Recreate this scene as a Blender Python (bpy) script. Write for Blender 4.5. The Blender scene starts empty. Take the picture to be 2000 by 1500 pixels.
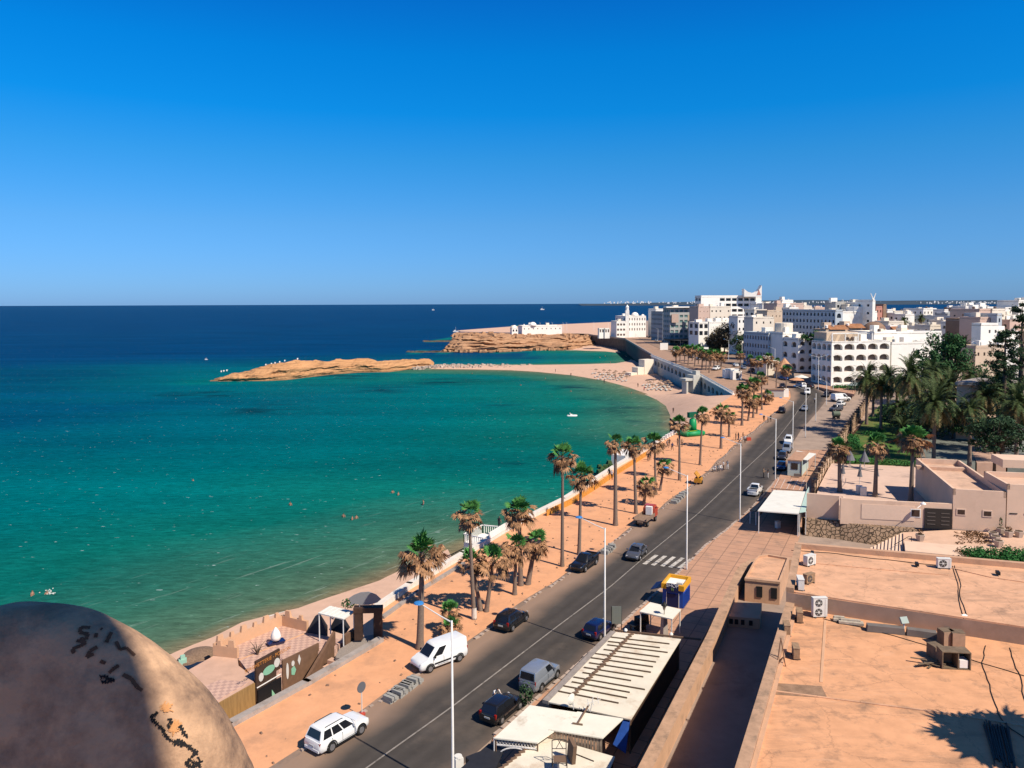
import bpy, bmesh, math, random
import numpy as np
from mathutils import Vector, Matrix, noise
from mathutils.geometry import delaunay_2d_cdt
random.seed(7)
S = bpy.context.scene
COL = S.collection
R = math.radians
# ------------------------------------------------------------------ camera
CZ = 32.0; FPX = 1500.0; PITCH = R(3.0); ROLL = R(0.21); SY = -(157.5 - 78.6) / 1500.0
_F = Vector((0, math.cos(PITCH), -math.sin(PITCH))); _U = Vector((0, math.sin(PITCH), math.cos(PITCH))); _R = Vector((1, 0, 0))
CR = _R * math.cos(ROLL) - _U * math.sin(ROLL); CU = _U * math.cos(ROLL) + _R * math.sin(ROLL)
cam_d = bpy.data.cameras.new("camera"); cam = bpy.data.objects.new("camera", cam_d); COL.objects.link(cam)
cam_d.sensor_width = 36; cam_d.lens = 36 * FPX / 2000; cam_d.shift_y = SY * FPX / 2000; cam_d.clip_start = 0.1; cam_d.clip_end = 90000
M3 = Matrix((CR, CU, -_F)).transposed()
cam.matrix_world = Matrix.Translation((0, 0, CZ)) @ M3.to_4x4(); S.camera = cam
def ray(u, v):
    return _F + CR * ((u - 1000) / FPX) + CU * ((750 - v) / FPX + SY)
def sm(a, b, x):
    t = min(1, max(0, (x - a) / (b - a))); return t * t * (3 - 2 * t)
def T(x, y):                       # height of the ground: flat by the near road, rising to the far promenade
    return 5.0 * sm(195, 320, y)
def P(u, v, z=None):               # where the sight line through a picture point meets the ground (or height z)
    d = ray(u, v); h = 0.0 if z is None else z
    for _ in range(1 if z is not None else 25):
        t = (h - CZ) / d.z; x, y = d.x * t, d.y * t
        if z is None: h = 0.5 * h + 0.5 * T(x, y)
    return Vector((x, y, h if z is not None else T(x, y)))
def Pd(u, v, y):                   # point at depth y
    d = ray(u, v); t = y / d.y
    return Vector((d.x * t, y, CZ + d.z * t))
def Zat(u, v, y): return Pd(u, v, y).z
# ------------------------------------------------------------------ light and sky
SUN_AZ = Vector((0.76, -0.65)).normalized(); SUN_EL = R(48.5)
sd = bpy.data.lights.new("sun", 'SUN'); so = bpy.data.objects.new("sun", sd); COL.objects.link(so)
sd.energy = 4.2; sd.angle = R(0.5); sd.color = (1.0, 0.90, 0.77)
sdir = Vector((SUN_AZ.x * math.cos(SUN_EL), SUN_AZ.y * math.cos(SUN_EL), math.sin(SUN_EL)))
so.rotation_euler = sdir.to_track_quat('Z', 'Y').to_euler(); so.location = (60, -60, 90)
W = bpy.data.worlds.new("World"); S.world = W; W.use_nodes = True
nt = W.node_tree; nd = nt.nodes; lk = nt.links
bg = nd["Background"]
sky = nd.new('ShaderNodeTexSky'); sky.sky_type = 'NISHITA'; sky.sun_disc = False; sky.sun_elevation = SUN_EL
sky.sun_rotation = math.atan2(SUN_AZ.x, SUN_AZ.y); sky.altitude = 0; sky.air_density = 1.0; sky.dust_density = 0.3; sky.ozone_density = 2.5
mx = nd.new('ShaderNodeMix'); mx.data_type = 'RGBA'; mx.blend_type = 'MULTIPLY'; mx.inputs[0].default_value = 1.0
tcw = nd.new('ShaderNodeTexCoord'); sxw = nd.new('ShaderNodeSeparateXYZ'); lk.new(tcw.outputs['Generated'], sxw.inputs[0])
rpw = nd.new('ShaderNodeValToRGB'); lk.new(sxw.outputs[2], rpw.inputs[0])   # deep dry-air blue: absorbs red towards the zenith
for i_, (p_, c_) in enumerate([(0.0, (.27, .56, 1.3)), (0.045, (.26, .58, 1.2)), (0.10, (.25, .63, 1.12)), (0.18, (.12, .70, 1.20)), (0.235, (.02, .72, 1.34)), (0.30, (.008, .73, 1.42)), (0.37, (.012, .60, 1.38)), (0.52, (.10, .46, 1.0)), (0.75, (.30, .42, .66)), (1.0, (.34, .40, .55))]):
    e_ = rpw.color_ramp.elements[i_] if i_ < 2 else rpw.color_ramp.elements.new(p_)
    e_.position = p_; e_.color = (*[q / 1.5 for q in c_], 1)
lk.new(sky.outputs[0], mx.inputs[6]); lk.new(rpw.outputs[0], mx.inputs[7]); lk.new(mx.outputs[2], bg.inputs[0])
bg.inputs[1].default_value = 0.075 * 1.5
S.view_settings.view_transform = 'Standard'; S.view_settings.look = 'None'; S.view_settings.exposure = 0.55; S.view_settings.gamma = 1
S.cycles.max_bounces = 5; S.cycles.diffuse_bounces = 2; S.cycles.glossy_bounces = 2; S.cycles.transparent_max_bounces = 4
S.cycles.use_denoising = True; S.cycles.caustics_reflective = False; S.cycles.caustics_refractive = False
# ------------------------------------------------------------------ materials
MATS = {}
def mat(name, c, rough=0.85, var=0.12, scale=3.0, c2=None, c2amt=0.0, c2scale=None, bump=0.0, bscale=None, metal=0.0, spec=0.3, detail=6, stretch=None, coat=0.0):
    if name in MATS: return MATS[name]
    m = bpy.data.materials.new(name); m.use_nodes = True; MATS[name] = m
    n = m.node_tree.nodes; l = m.node_tree.links; b = n["Principled BSDF"]
    b.inputs['Roughness'].default_value = rough; b.inputs['Metallic'].default_value = metal
    b.inputs['Specular IOR Level'].default_value = spec
    if coat: b.inputs['Coat Weight'].default_value = coat
    if var == 0 and not c2:
        b.inputs['Base Color'].default_value = (*c, 1); return m
    tc = n.new('ShaderNodeNewGeometry'); src = tc.outputs['Position']
    if stretch:
        mp = n.new('ShaderNodeMapping'); mp.inputs['Scale'].default_value = stretch; l.new(src, mp.inputs['Vector']); src = mp.outputs[0]
    nz = n.new('ShaderNodeTexNoise'); nz.inputs['Scale'].default_value = scale; nz.inputs['Detail'].default_value = detail; nz.inputs['Roughness'].default_value = 0.65
    l.new(src, nz.inputs['Vector'])
    rp = n.new('ShaderNodeValToRGB'); rp.color_ramp.elements[0].position = 0.3; rp.color_ramp.elements[1].position = 0.7
    rp.color_ramp.elements[0].color = (*[x * (1 - var) for x in c], 1); rp.color_ramp.elements[1].color = (*[min(1, x * (1 + var)) for x in c], 1)
    l.new(nz.outputs[0], rp.inputs[0]); out = rp.outputs[0]
    if c2:
        n2 = n.new('ShaderNodeTexNoise'); n2.inputs['Scale'].default_value = c2scale or scale * 0.3; n2.inputs['Detail'].default_value = 8; n2.inputs['Roughness'].default_value = 0.7
        l.new(src, n2.inputs['Vector'])
        r2 = n.new('ShaderNodeValToRGB'); r2.color_ramp.elements[0].position = 0.62 - c2amt * 0.3; r2.color_ramp.elements[1].position = 0.78 - c2amt * 0.2
        l.new(n2.outputs[0], r2.inputs[0])
        mm = n.new('ShaderNodeMix'); mm.data_type = 'RGBA'; l.new(r2.outputs[0], mm.inputs[0]); l.new(out, mm.inputs[6]); mm.inputs[7].default_value = (*c2, 1); out = mm.outputs[2]
    l.new(out, b.inputs['Base Color'])
    if bump:
        nb = n.new('ShaderNodeTexNoise'); nb.inputs['Scale'].default_value = bscale or scale * 4; nb.inputs['Detail'].default_value = 5; l.new(src, nb.inputs['Vector'])
        bp = n.new('ShaderNodeBump'); bp.inputs['Strength'].default_value = 0.6; bp.inputs['Distance'].default_value = bump
        l.new(nb.outputs[0], bp.inputs['Height']); l.new(bp.outputs[0], b.inputs['Normal'])
    return m
def nodes_of(m):
    n = m.node_tree.nodes; return n, m.node_tree.links, n["Principled BSDF"]
def flat(name, c, rough=0.6, **k): return mat(name, c, rough, var=0.05, scale=8, **k)
# ------------------------------------------------------------------ mesh builder
class MB:
    def __init__(s): s.v = []; s.f = []; s.m = []; s.X = Matrix.Identity(4)
    def add(s, vs, fs, mi=0):
        o = len(s.v); s.v += [s.X @ Vector(p) for p in vs]; s.f += [tuple(i + o for i in f) for f in fs]; s.m += [mi] * len(fs); return s
    def quad(s, a, b, c, d, mi=0): return s.add([a, b, c, d], [(0, 1, 2, 3)], mi)
    def box(s, c, d, rz=0.0, mi=0, taper=1.0, tilt=None):
        hx, hy, hz = d[0] / 2, d[1] / 2, d[2] / 2
        M = Matrix.Translation(c) @ Matrix.Rotation(rz, 4, 'Z')
        if tilt: M = M @ tilt
        vs = [M @ Vector((x * (taper if z > 0 else 1), y * (taper if z > 0 else 1), z)) for z in (-hz, hz) for x, y in ((-hx, -hy), (hx, -hy), (hx, hy), (-hx, hy))]
        return s.add(vs, [(3, 2, 1, 0), (4, 5, 6, 7), (0, 1, 5, 4), (1, 2, 6, 5), (2, 3, 7, 6), (3, 0, 4, 7)], mi)
    def prism(s, poly, z0, z1, mi=0, mtop=None, zt=None):
        n = len(poly); a = sum(poly[i][0] * poly[(i + 1) % n][1] - poly[(i + 1) % n][0] * poly[i][1] for i in range(n))
        if a < 0: poly = poly[::-1]; zt = zt[::-1] if zt else None
        vs = [(p[0], p[1], z0) for p in poly] + [(p[0], p[1], zt[i] if zt else z1) for i, p in enumerate(poly)]
        s.add(vs, [tuple(range(n - 1, -1, -1))] + [(i, (i + 1) % n, n + (i + 1) % n, n + i) for i in range(n)], mi)
        s.add(vs[n:], [tuple(range(n))], mi if mtop is None else mtop); return s
    def tube(s, pts, rad, n=8, mi=0, caps=True):
        pts = [Vector(p) for p in pts]
        if not hasattr(rad, '__len__'): rad = [rad] * len(pts)
        vs = []; fs = []
        for i, p in enumerate(pts):
            t = (pts[min(i + 1, len(pts) - 1)] - pts[max(i - 1, 0)]).normalized()
            up = Vector((0, 0, 1)) if abs(t.z) < 0.95 else Vector((1, 0, 0))
            a = t.cross(up).normalized(); b = a.cross(t)
            vs += [p + (a * math.cos(k * 2 * math.pi / n) + b * math.sin(k * 2 * math.pi / n)) * rad[i] for k in range(n)]
        for i in range(len(pts) - 1):
            fs += [(i * n + k, (i + 1) * n + k, (i + 1) * n + (k + 1) % n, i * n + (k + 1) % n) for k in range(n)]
        if caps: fs += [tuple(range(n)), tuple(range(len(pts) * n - 1, (len(pts) - 1) * n - 1, -1))]
        return s.add(vs, fs, mi)
    def lathe(s, c, prof, n=16, mi=0):
        vs = []; fs = []
        for r, z in prof: vs += [(c[0] + r * math.cos(k * 2 * math.pi / n), c[1] + r * math.sin(k * 2 * math.pi / n), c[2] + z) for k in range(n)]
        for i in range(len(prof) - 1): fs += [(i * n + k, i * n + (k + 1) % n, (i + 1) * n + (k + 1) % n, (i + 1) * n + k) for k in range(n)]
        fs.append(tuple(range(n - 1, -1, -1))); fs.append(tuple(range((len(prof) - 1) * n, len(prof) * n)))
        return s.add(vs, fs, mi)
    def build(s, name, mats, parent=None, smooth=False, local=False, origin=None):
        me = bpy.data.meshes.new(name)
        if parent is not None: off = Vector((0, 0, 0)) if local else parent.location.copy()
        elif local: off = Vector((0, 0, 0))
        elif origin is not None: off = Vector(origin)
        else:
            xs = [v[0] for v in s.v]; ys = [v[1] for v in s.v]; off = Vector(((min(xs) + max(xs)) / 2, (min(ys) + max(ys)) / 2, min(v[2] for v in s.v)))
        me.from_pydata([(v[0] - off.x, v[1] - off.y, v[2] - off.z) for v in s.v], [], s.f)
        for mm in (mats if isinstance(mats, (list, tuple)) else [mats]): me.materials.append(mm)
        me.polygons.foreach_set('material_index', s.m)
        if smooth: me.polygons.foreach_set('use_smooth', [True] * len(s.f))
        me.update()
        o = bpy.data.objects.new(name, me); COL.objects.link(o)
        if parent is not None: o.parent = parent
        else: o.location = off
        return o
def tag(o, label, cat, group=None):
    o['label'] = label; o['category'] = cat
    if group: o['group'] = group
    return o
def struct(o, kind='structure', label=None, cat=None):
    o['kind'] = kind
    if label: o['label'] = label
    if cat: o['category'] = cat
    return o
def thing(name, loc, label, cat, group=None, rz=0.0):
    o = bpy.data.objects.new(name, None); COL.objects.link(o); o.empty_display_size = 0.3
    o.location = loc; o.rotation_euler = (0, 0, rz)
    return tag(o, label, cat, group)
KIDS = {}
def dup(src, loc, rz, label, group=None, scale=None, paint=None):
    r = src.copy(); COL.objects.link(r); r.location = loc; r.rotation_euler = (0, 0, rz); r['label'] = label
    if group: r['group'] = group
    if scale: r.scale = (scale, scale, scale) if not hasattr(scale, '__len__') else scale
    def rec(a, b):
        for ch in KIDS.setdefault(a.name, [c for c in bpy.data.objects if c.parent == a]):
            c = ch.copy(); COL.objects.link(c); c.parent = b
            if paint and c.material_slots and c.material_slots[0].material and c.material_slots[0].material.name.startswith('paint'):
                c.material_slots[0].link = 'OBJECT'; c.material_slots[0].material = paint
            rec(ch, c)
    rec(src, r)
    return r
def sort_dist(pt, poly):
    best = 1e9
    for a, b in zip(poly[:-1], poly[1:]):
        ax, ay = a[0], a[1]; bx, by = b[0] - ax, b[1] - ay
        t = max(0, min(1, ((pt[0] - ax) * bx + (pt[1] - ay) * by) / (bx * bx + by * by + 1e-9)))
        best = min(best, math.hypot(pt[0] - ax - t * bx, pt[1] - ay - t * by))
    return best
def inside(p, poly):
    c = False; n = len(poly); j = n - 1
    for i in range(n):
        if (poly[i][1] > p[1]) != (poly[j][1] > p[1]) and p[0] < (poly[j][0] - poly[i][0]) * (p[1] - poly[i][1]) / (poly[j][1] - poly[i][1]) + poly[i][0]: c = not c
        j = i
    return c
def resample(poly, step):
    out = []
    for a, b in zip(poly[:-1], poly[1:]):
        a = Vector(a); b = Vector(b); n = max(1, int((b - a).length / step))
        out += [a.lerp(b, i / n) for i in range(n)]
    return out + [Vector(poly[-1])]
def spaced(poly, n):               # n points evenly along a polyline
    poly = [Vector(p) for p in poly]; L = [0]
    for a, b in zip(poly[:-1], poly[1:]): L.append(L[-1] + (b - a).length)
    out = []
    for k in range(n):
        t = L[-1] * k / (n - 1); i = 0
        while i < len(L) - 2 and L[i + 1] < t: i += 1
        out.append(poly[i].lerp(poly[i + 1], (t - L[i]) / max(1e-9, L[i + 1] - L[i])))
    return out
def sheet(name, poly, zf, step, m, holes=()):
    pts = [Vector((p[0], p[1])) for p in poly]; nb = len(pts)
    edges = [(i, (i + 1) % nb) for i in range(nb)]
    xs = [p.x for p in pts]; ys = [p.y for p in pts]
    y = min(ys)
    while y < max(ys):
        st = step if y < 450 else step * 4
        x = min(xs)
        while x < max(xs):
            q = (x + random.uniform(-.2, .2) * st, y + random.uniform(-.2, .2) * st)
            if inside(q, pts) and sort_dist(q, pts + [pts[0]]) > st * 0.25: pts.append(Vector(q))
            x += st
        y += st
    vs, es, fs, *_ = delaunay_2d_cdt(pts, edges, [], 1, 1e-5)
    b = MB(); b.add([(p.x, p.y, zf(p.x, p.y)) for p in vs], [tuple(f) for f in fs])
    o = b.build(name, m, smooth=True, origin=(0, 0, 0)); me = o.data
    if len(me.polygons) and me.polygons[0].normal.z < 0: me.flip_normals()
    return o
def strip(name, A, B, m, off=0.03, nx=6, zf=None, parent=None):
    b = MB(); zf = zf or (lambda x, y: T(x, y)); n = len(A)
    vs = [];
    for a, c in zip(A, B):
        for k in range(nx + 1):
            p = Vector(a).lerp(Vector(c), k / nx); vs.append((p.x, p.y, zf(p.x, p.y) + off))
    fs = [(i * (nx + 1) + k, i * (nx + 1) + k + 1, (i + 1) * (nx + 1) + k + 1, (i + 1) * (nx + 1) + k) for i in range(n - 1) for k in range(nx)]
    b.add(vs, fs); o = b.build(name, m, parent, smooth=True, origin=(0, 0, 0))
    if o.data.polygons[0].normal.z < 0: o.data.flip_normals()
    return o
# ------------------------------------------------------------------ setting: sand, ground, road, sea, rocks
m_sand = mat('sand', (0.66, 0.325, 0.165), 0.95, var=0.09, scale=0.45, c2=(0.47, 0.245, 0.135), c2amt=0.42, c2scale=0.28, bump=0.04, bscale=2.5)
m_beach = mat('beach_sand', (0.60, 0.385, 0.27), 0.95, var=0.08, scale=0.6, c2=(0.45, 0.28, 0.2), c2amt=0.2, c2scale=0.2, bump=0.03, bscale=3)
m_asph = mat('asphalt', (0.068, 0.058, 0.050), 0.9, var=0.16, scale=0.35, c2=(0.12, 0.095, 0.075), c2amt=0.3, c2scale=0.12, bump=0.008, bscale=30)
m_dust = mat('dusty_shoulder', (0.22, 0.155, 0.115), 0.95, var=0.22, scale=0.9, c2=(0.34, 0.22, 0.15), c2amt=0.5, c2scale=0.4)
m_pave = mat('paving', (0.36, 0.225, 0.15), 0.9, var=0.14, scale=0.7, c2=(0.22, 0.15, 0.11), c2amt=0.3, c2scale=0.3)
m_town = mat('town_ground', (0.33, 0.245, 0.19), 0.95, var=0.2, scale=0.25, c2=(0.16, 0.12, 0.10), c2amt=0.35, c2scale=0.1)
m_paint = mat('road_paint', (0.52, 0.48, 0.42), 0.8, var=0.2, scale=3, c2=(0.15, 0.13, 0.11), c2amt=0.55, c2scale=1.6)
m_centre = mat('worn_centre_line', (0.26, 0.23, 0.20), 0.8, var=0.2, scale=2, c2=(0.10, 0.09, 0.08), c2amt=0.4, c2scale=1.1)
m_conc = mat('concrete', (0.34, 0.29, 0.25), 0.9, var=0.16, scale=1.5, c2=(0.2, 0.16, 0.13), c2amt=0.3, c2scale=0.8)
m_white = mat('white_plaster', (0.80, 0.76, 0.70), 0.85, var=0.05, scale=0.6, c2=(0.62, 0.56, 0.50), c2amt=0.1, c2scale=0.3)
ROADL = [(300, 1690), (430, 1590), (580, 1477), (712, 1391), (770, 1352), (850, 1300), (912, 1261), (950, 1234), (1010, 1192), (1100, 1130), (1175, 1079), (1231, 1038), (1294, 994), (1334, 964), (1377, 931), (1431, 878), (1487, 832), (1510, 811), (1535, 790), (1545, 776), (1543, 764), (1535, 755)]
ROADR = [(700, 1690), (790, 1590), (900, 1500), (965, 1441), (1045, 1371), (1105, 1322), (1197, 1237), (1255, 1185), (1318, 1128), (1379, 1067), (1419, 1037), (1466, 996), (1504, 954), (1520, 935), (1547, 868), (1566, 838), (1590, 812), (1612, 785), (1613, 770), (1590, 757)]
FARL = [(1535, 755), (1505, 741), (1470, 735), (1425, 721), (1385, 706), (1330, 694), (1290, 682), (1262, 669), (1240, 655)]
FARR = [(1590, 757), (1560, 738), (1520, 720), (1480, 706), (1440, 694), (1400, 686), (1340, 677), (1300, 668), (1275, 660), (1252, 648)]
SEAW = [(150, 1640), (380, 1462), (445, 1415), (742, 1251), (748, 1213), (738, 1190), (800, 1147), (905, 1086), (1000, 1029), (1100, 979), (1200, 914), (1300, 856), (1332, 838), (1362, 815), (1392, 797), (1432, 771)]
WALLTOP = [(1432, 771), (1400, 752), (1364, 733), (1320, 714), (1272, 696), (1240, 674), (1222, 663), (1190, 659)]
xy = lambda px, z=None: [(P(u, v, z).x, P(u, v, z).y) for u, v in px]
roadl, roadr, farl, farr, seaw, walltop = map(xy, (ROADL, ROADR, FARL, FARR, SEAW, WALLTOP))
def back(a, c, L): d = (Vector(a) - Vector(c)).normalized() * L; return (a[0] + d.x, a[1] + d.y)
roadl = [back(roadl[0], roadl[2], 45)] + roadl; roadr = [back(roadr[0], roadr[2], 45)] + roadr
seaw = [(-58, 2)] + seaw
struct(sheet('promenade_sand', seaw + roadl[::-1], T, 6, m_sand))
struct(sheet('far_promenade', walltop + farl[::-1], T, 8, m_pave))
plateau = [(P(u, v, 5).x, P(u, v, 5).y) for u, v in [(1190, 659), (1150, 652.5), (1100, 651), (1000, 650), (930, 649), (900, 648), (892, 646), (930, 643), (1000, 638), (1200, 629)]]
town_poly = roadl + farl[1:] + plateau + [(260, 1250), (900, 1300), (1500, 1300), (1500, 100), (500, -25), (-20, -25)]
struct(sheet('ground', town_poly, T, 11, m_town))
N = 66
rl, rr = spaced(roadl, N), spaced(roadr, N)
struct(strip('road', rl, rr, m_asph, 0.07, 8))
fl, fr = spaced(farl, 30), spaced(farr, 30)
struct(strip('far_road', fl, fr, m_asph, 0.09, 5))
# dust blown over the seaward side of the asphalt (lateral coordinate stored on the mesh)
rd_ = bpy.data.objects['road'].data; at_ = rd_.attributes.new('lateral', 'FLOAT', 'POINT'); at_.data.foreach_set('value', [(i % 9) / 8 for i in range(len(rd_.vertices))])
n_, l_, b_ = nodes_of(m_asph); s0 = b_.inputs['Base Color'].links[0].from_socket; a_ = n_.new('ShaderNodeAttribute'); a_.attribute_name = 'lateral'; g_ = n_.new('ShaderNodeNewGeometry')
z_ = n_.new('ShaderNodeTexNoise'); z_.inputs['Scale'].default_value = .16; z_.inputs['Detail'].default_value = 8; l_.new(g_.outputs['Position'], z_.inputs['Vector'])
k_ = n_.new('ShaderNodeMath'); k_.operation = 'MULTIPLY_ADD'; k_.inputs[1].default_value = .22; l_.new(z_.outputs[0], k_.inputs[0]); l_.new(a_.outputs['Fac'], k_.inputs[2])
mr_ = n_.new('ShaderNodeMapRange'); mr_.inputs[1].default_value = .21; mr_.inputs[2].default_value = .40; mr_.inputs[3].default_value = 1; mr_.inputs[4].default_value = 0; l_.new(k_.outputs[0], mr_.inputs[0])
x_ = n_.new('ShaderNodeMix'); x_.data_type = 'RGBA'; l_.new(mr_.outputs[0], x_.inputs[0]); l_.new(s0, x_.inputs[6]); x_.inputs[7].default_value = (.30, .20, .14, 1)
m2_ = n_.new('ShaderNodeMapRange'); m2_.inputs[1].default_value = .98; m2_.inputs[2].default_value = 1.12; m2_.inputs[3].default_value = 0; m2_.inputs[4].default_value = .55; l_.new(k_.outputs[0], m2_.inputs[0])
x2_ = n_.new('ShaderNodeMix'); x2_.data_type = 'RGBA'; l_.new(m2_.outputs[0], x2_.inputs[0]); l_.new(x_.outputs[2], x2_.inputs[6]); x2_.inputs[7].default_value = (.24, .165, .12, 1); tr_ = n_.new('ShaderNodeValToRGB'); l_.new(a_.outputs['Fac'], tr_.inputs[0])   # darker wheel tracks worn along the lanes
for i_, (p_, v_) in enumerate([(0.0, 1.0), (.30, 1.0), (.37, .80), (.43, 1.02), (.50, .84), (.56, 1.08), (.64, .82), (.70, 1.02), (.77, .84), (.86, 1.05)]):
    e_ = tr_.color_ramp.elements[i_] if i_ < 2 else tr_.color_ramp.elements.new(p_)
    e_.position = p_; e_.color = (v_ * .9, v_ * .9, v_ * .9, 1)
x4_ = n_.new('ShaderNodeMix'); x4_.data_type = 'RGBA'; x4_.blend_type = 'MULTIPLY'; x4_.inputs[0].default_value = 1; l_.new(x2_.outputs[2], x4_.inputs[6]); l_.new(tr_.outputs[0], x4_.inputs[7]); l_.new(x4_.outputs[2], b_.inputs['Base Color'])
sh_in = [a.lerp(b, 0.02) for a, b in zip(rl, rr)]; sh_out = [a.lerp(b, -0.05 - 0.02 * math.sin(i * 1.7)) for i, (a, b) in enumerate(zip(rl, rr))]
struct(strip('road_shoulder', sh_out[:58], sh_in[:58], m_dust, 0.06, 3))
CEN = [(600, 1590), (720, 1499), (877, 1387), (1077, 1234), (1189, 1150), (1262, 1087), (1365, 1003), (1447, 925), (1511, 866), (1560, 800), (1580, 775)]
cen = spaced(xy(CEN), 90)
def band(pts, w):
    A, B = [], []
    for i, p in enumerate(pts):
        t = (Vector(pts[min(i + 1, len(pts) - 1)]) - Vector(pts[max(0, i - 1)])).normalized(); nrm = Vector((-t.y, t.x)) * w / 2
        A.append(Vector(p) + nrm); B.append(Vector(p) - nrm)
    return A, B
A, B = band(cen, 0.14); struct(strip('centre_line', A, B, m_centre, 0.10, 1))
# zebra crossing
b = MB()
for u0, v0, u1, v1 in [(1254.5, 1103, 1279, 1085), (1271, 1105, 1296, 1086.5), (1289, 1107, 1313, 1088.5), (1305, 1109, 1330, 1090.5), (1321, 1111, 1347, 1092.5)]:
    a, c = P(u0, v0, 0), P(u1, v1, 0); t = (c - a).normalized(); nn = Vector((t.y, -t.x, 0)) * 0.5
    b.quad(*[Vector((q.x, q.y, 0.112)) for q in (a, c, c + nn, a + nn)])
struct(b.build('zebra_crossing', m_paint))
# pavement east of the road with kerb
m_tile = mat('pavement_tiles', (0.46, 0.255, 0.16), 0.9, var=0.1, scale=0.5, c2=(0.26, 0.17, 0.12), c2amt=0.3, c2scale=0.35)
nn_, ll_, bb_ = nodes_of(m_tile)
src = bb_.inputs['Base Color'].links[0].from_socket
g_ = nn_.new('ShaderNodeNewGeometry'); mp_ = nn_.new('ShaderNodeMapping'); mp_.inputs['Rotation'].default_value = (0, 0, R(27)); ll_.new(g_.outputs['Position'], mp_.inputs['Vector'])
br_ = nn_.new('ShaderNodeTexBrick'); br_.offset = 0; br_.inputs['Scale'].default_value = 1; br_.inputs['Brick Width'].default_value = 2.2; br_.inputs['Row Height'].default_value = 1.7; br_.inputs['Mortar Size'].default_value = 0.05
ll_.new(mp_.outputs[0], br_.inputs['Vector']); br_.inputs['Mortar'].default_value = (0, 0, 0, 1); br_.inputs['Color1'].default_value = br_.inputs['Color2'].default_value = (1, 1, 1, 1)
mm_ = nn_.new('ShaderNodeMix'); mm_.data_type = 'RGBA'; ll_.new(br_.outputs['Fac'], mm_.inputs[0]); ll_.new(src, mm_.inputs[6]); mm_.inputs[7].default_value = (0.24, 0.145, 0.095, 1); ll_.new(mm_.outputs[2], bb_.inputs['Base Color'])
pv = xy([(1045, 1371), (1105, 1322), (1197, 1237), (1255, 1185), (1318, 1128), (1379, 1067), (1419, 1037), (1466, 996), (1504, 954), (1520, 935), (1556, 880), (1660, 880), (1600, 960), (1575, 1010), (1545, 1095), (1440, 1110), (1400, 1200), (1240, 1500), (900, 1640), (800, 1590), (965, 1441)])
pv = [pv[20]] + pv[:19]
b = MB(); b.prism(pv, -0.3, 0.16); struct(b.build('pavement', m_tile))
# kerb of loose stone blocks along the pavement edge and along the sand edge
m_kerb = mat('kerb_stone', (0.40, 0.31, 0.25), 0.9, var=0.2, scale=2)
kp = resample(xy([(965, 1441), (1045, 1371), (1105, 1322), (1197, 1237), (1255, 1185), (1318, 1128), (1379, 1067), (1419, 1037), (1466, 996), (1504, 954), (1520, 935)]), 0.9)
b = MB()
for a, c in zip(kp[:-1], kp[1:]):
    if random.random() < 0.12: continue
    d = c - a; b.box((*((a + c) / 2 + Vector((random.uniform(-.05, .05), random.uniform(-.05, .05)))), 0.13), (d.length * random.uniform(.8, .96), 0.28, 0.24), math.atan2(d.y, d.x) + random.uniform(-.06, .06), 0)
struct(b.build('pavement_kerb', m_kerb))
kp = resample(roadl[3:20], 0.75); b = MB()
for a, c in zip(kp[:-1], kp[1:]):
    if random.random() < 0.3: continue
    d = c - a; s_ = random.uniform(.5, 1)
    b.box((a.x + random.uniform(-.25, .1), a.y + random.uniform(-.1, .1), T(a.x, a.y) + 0.08), (0.7 * s_, 0.26 * random.uniform(.6, 1.3), 0.26 * s_), math.atan2(d.y, d.x) + random.uniform(-.3, .3))
struct(b.build('rubble_kerb', m_kerb), 'stuff', 'broken kerb stones and rubble along the sandy edge of the road', 'rubble')
struct(sheet('headland_sand', [(x * .998, y * 1.004) for x, y in plateau], lambda x, y: 5.14, 14, m_beach))
b = MB()
for i in range(520):
    f = random.random() ** .8; k = int(f * 50); e = random.uniform(.02, .95); a_ = Vector(rl[k]).lerp(Vector(rl[k + 1]), random.random()); w_ = Vector((-.86, .5)) * 15; p = a_ + w_ * (e ** 2.2)
    if not inside(p, seaw + roadl[::-1]): continue
    s_ = random.uniform(.05, .2); b.box((p.x, p.y, T(p.x, p.y) + s_ * .3), (s_ * 1.6, s_, s_ * .7), random.uniform(0, 3), 0, .7)
struct(b.build('sand_debris', mat('debris', (.24, .15, .10), .95, var=.5, scale=3)), 'stuff', 'small stones and litter scattered over the promenade sand', 'debris')
# ------------------------------------------------------------------ beaches
ZS = -4.0
near_w = [(250, 1330), (330, 1290), (375, 1270), (420, 1254), (480, 1221), (560, 1194), (605, 1188), (650, 1171), (720, 1149), (770, 1131), (800, 1113), (880, 1080), (915, 1062)]
wall_w = [(915, 1062), (1000, 1033), (1095, 987), (1200, 922), (1295, 865), (1316, 838)]
bay_w = [(1316, 838), (1318, 812), (1308, 792), (1290, 780), (1262, 768), (1225, 755), (1180, 743), (1120, 733), (1050, 726), (1000, 723), (930, 721.5), (845, 720.5)]
cove_w = [(845, 714.5), (930, 714.2), (1000, 714), (1100, 713), (1190, 710.5), (1222, 705), (1233, 698), (1220, 691), (1180, 686.5), (1120, 684.5), (1060, 684)]
head_w = [(1060, 684), (1000, 686), (930, 688), (870, 687), (800, 688.5), (868, 684), (872, 672), (868, 668), (832, 667), (878, 664), (885, 655), (895, 648), (1000, 637), (1200, 629)]
nw, ww, bw, cw, hw_ = [[(P(u, v, ZS).x, P(u, v, ZS).y) for u, v in L] for L in (near_w, wall_w, bay_w, cove_w, head_w)]
nw = [back(nw[0], nw[3], 80)] + nw
def beach_z(water, top, k):
    def f(x, y):
        d = sort_dist((x, y), water); return ZS - 0.25 + min(top - ZS, d * k)
    return f
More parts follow.
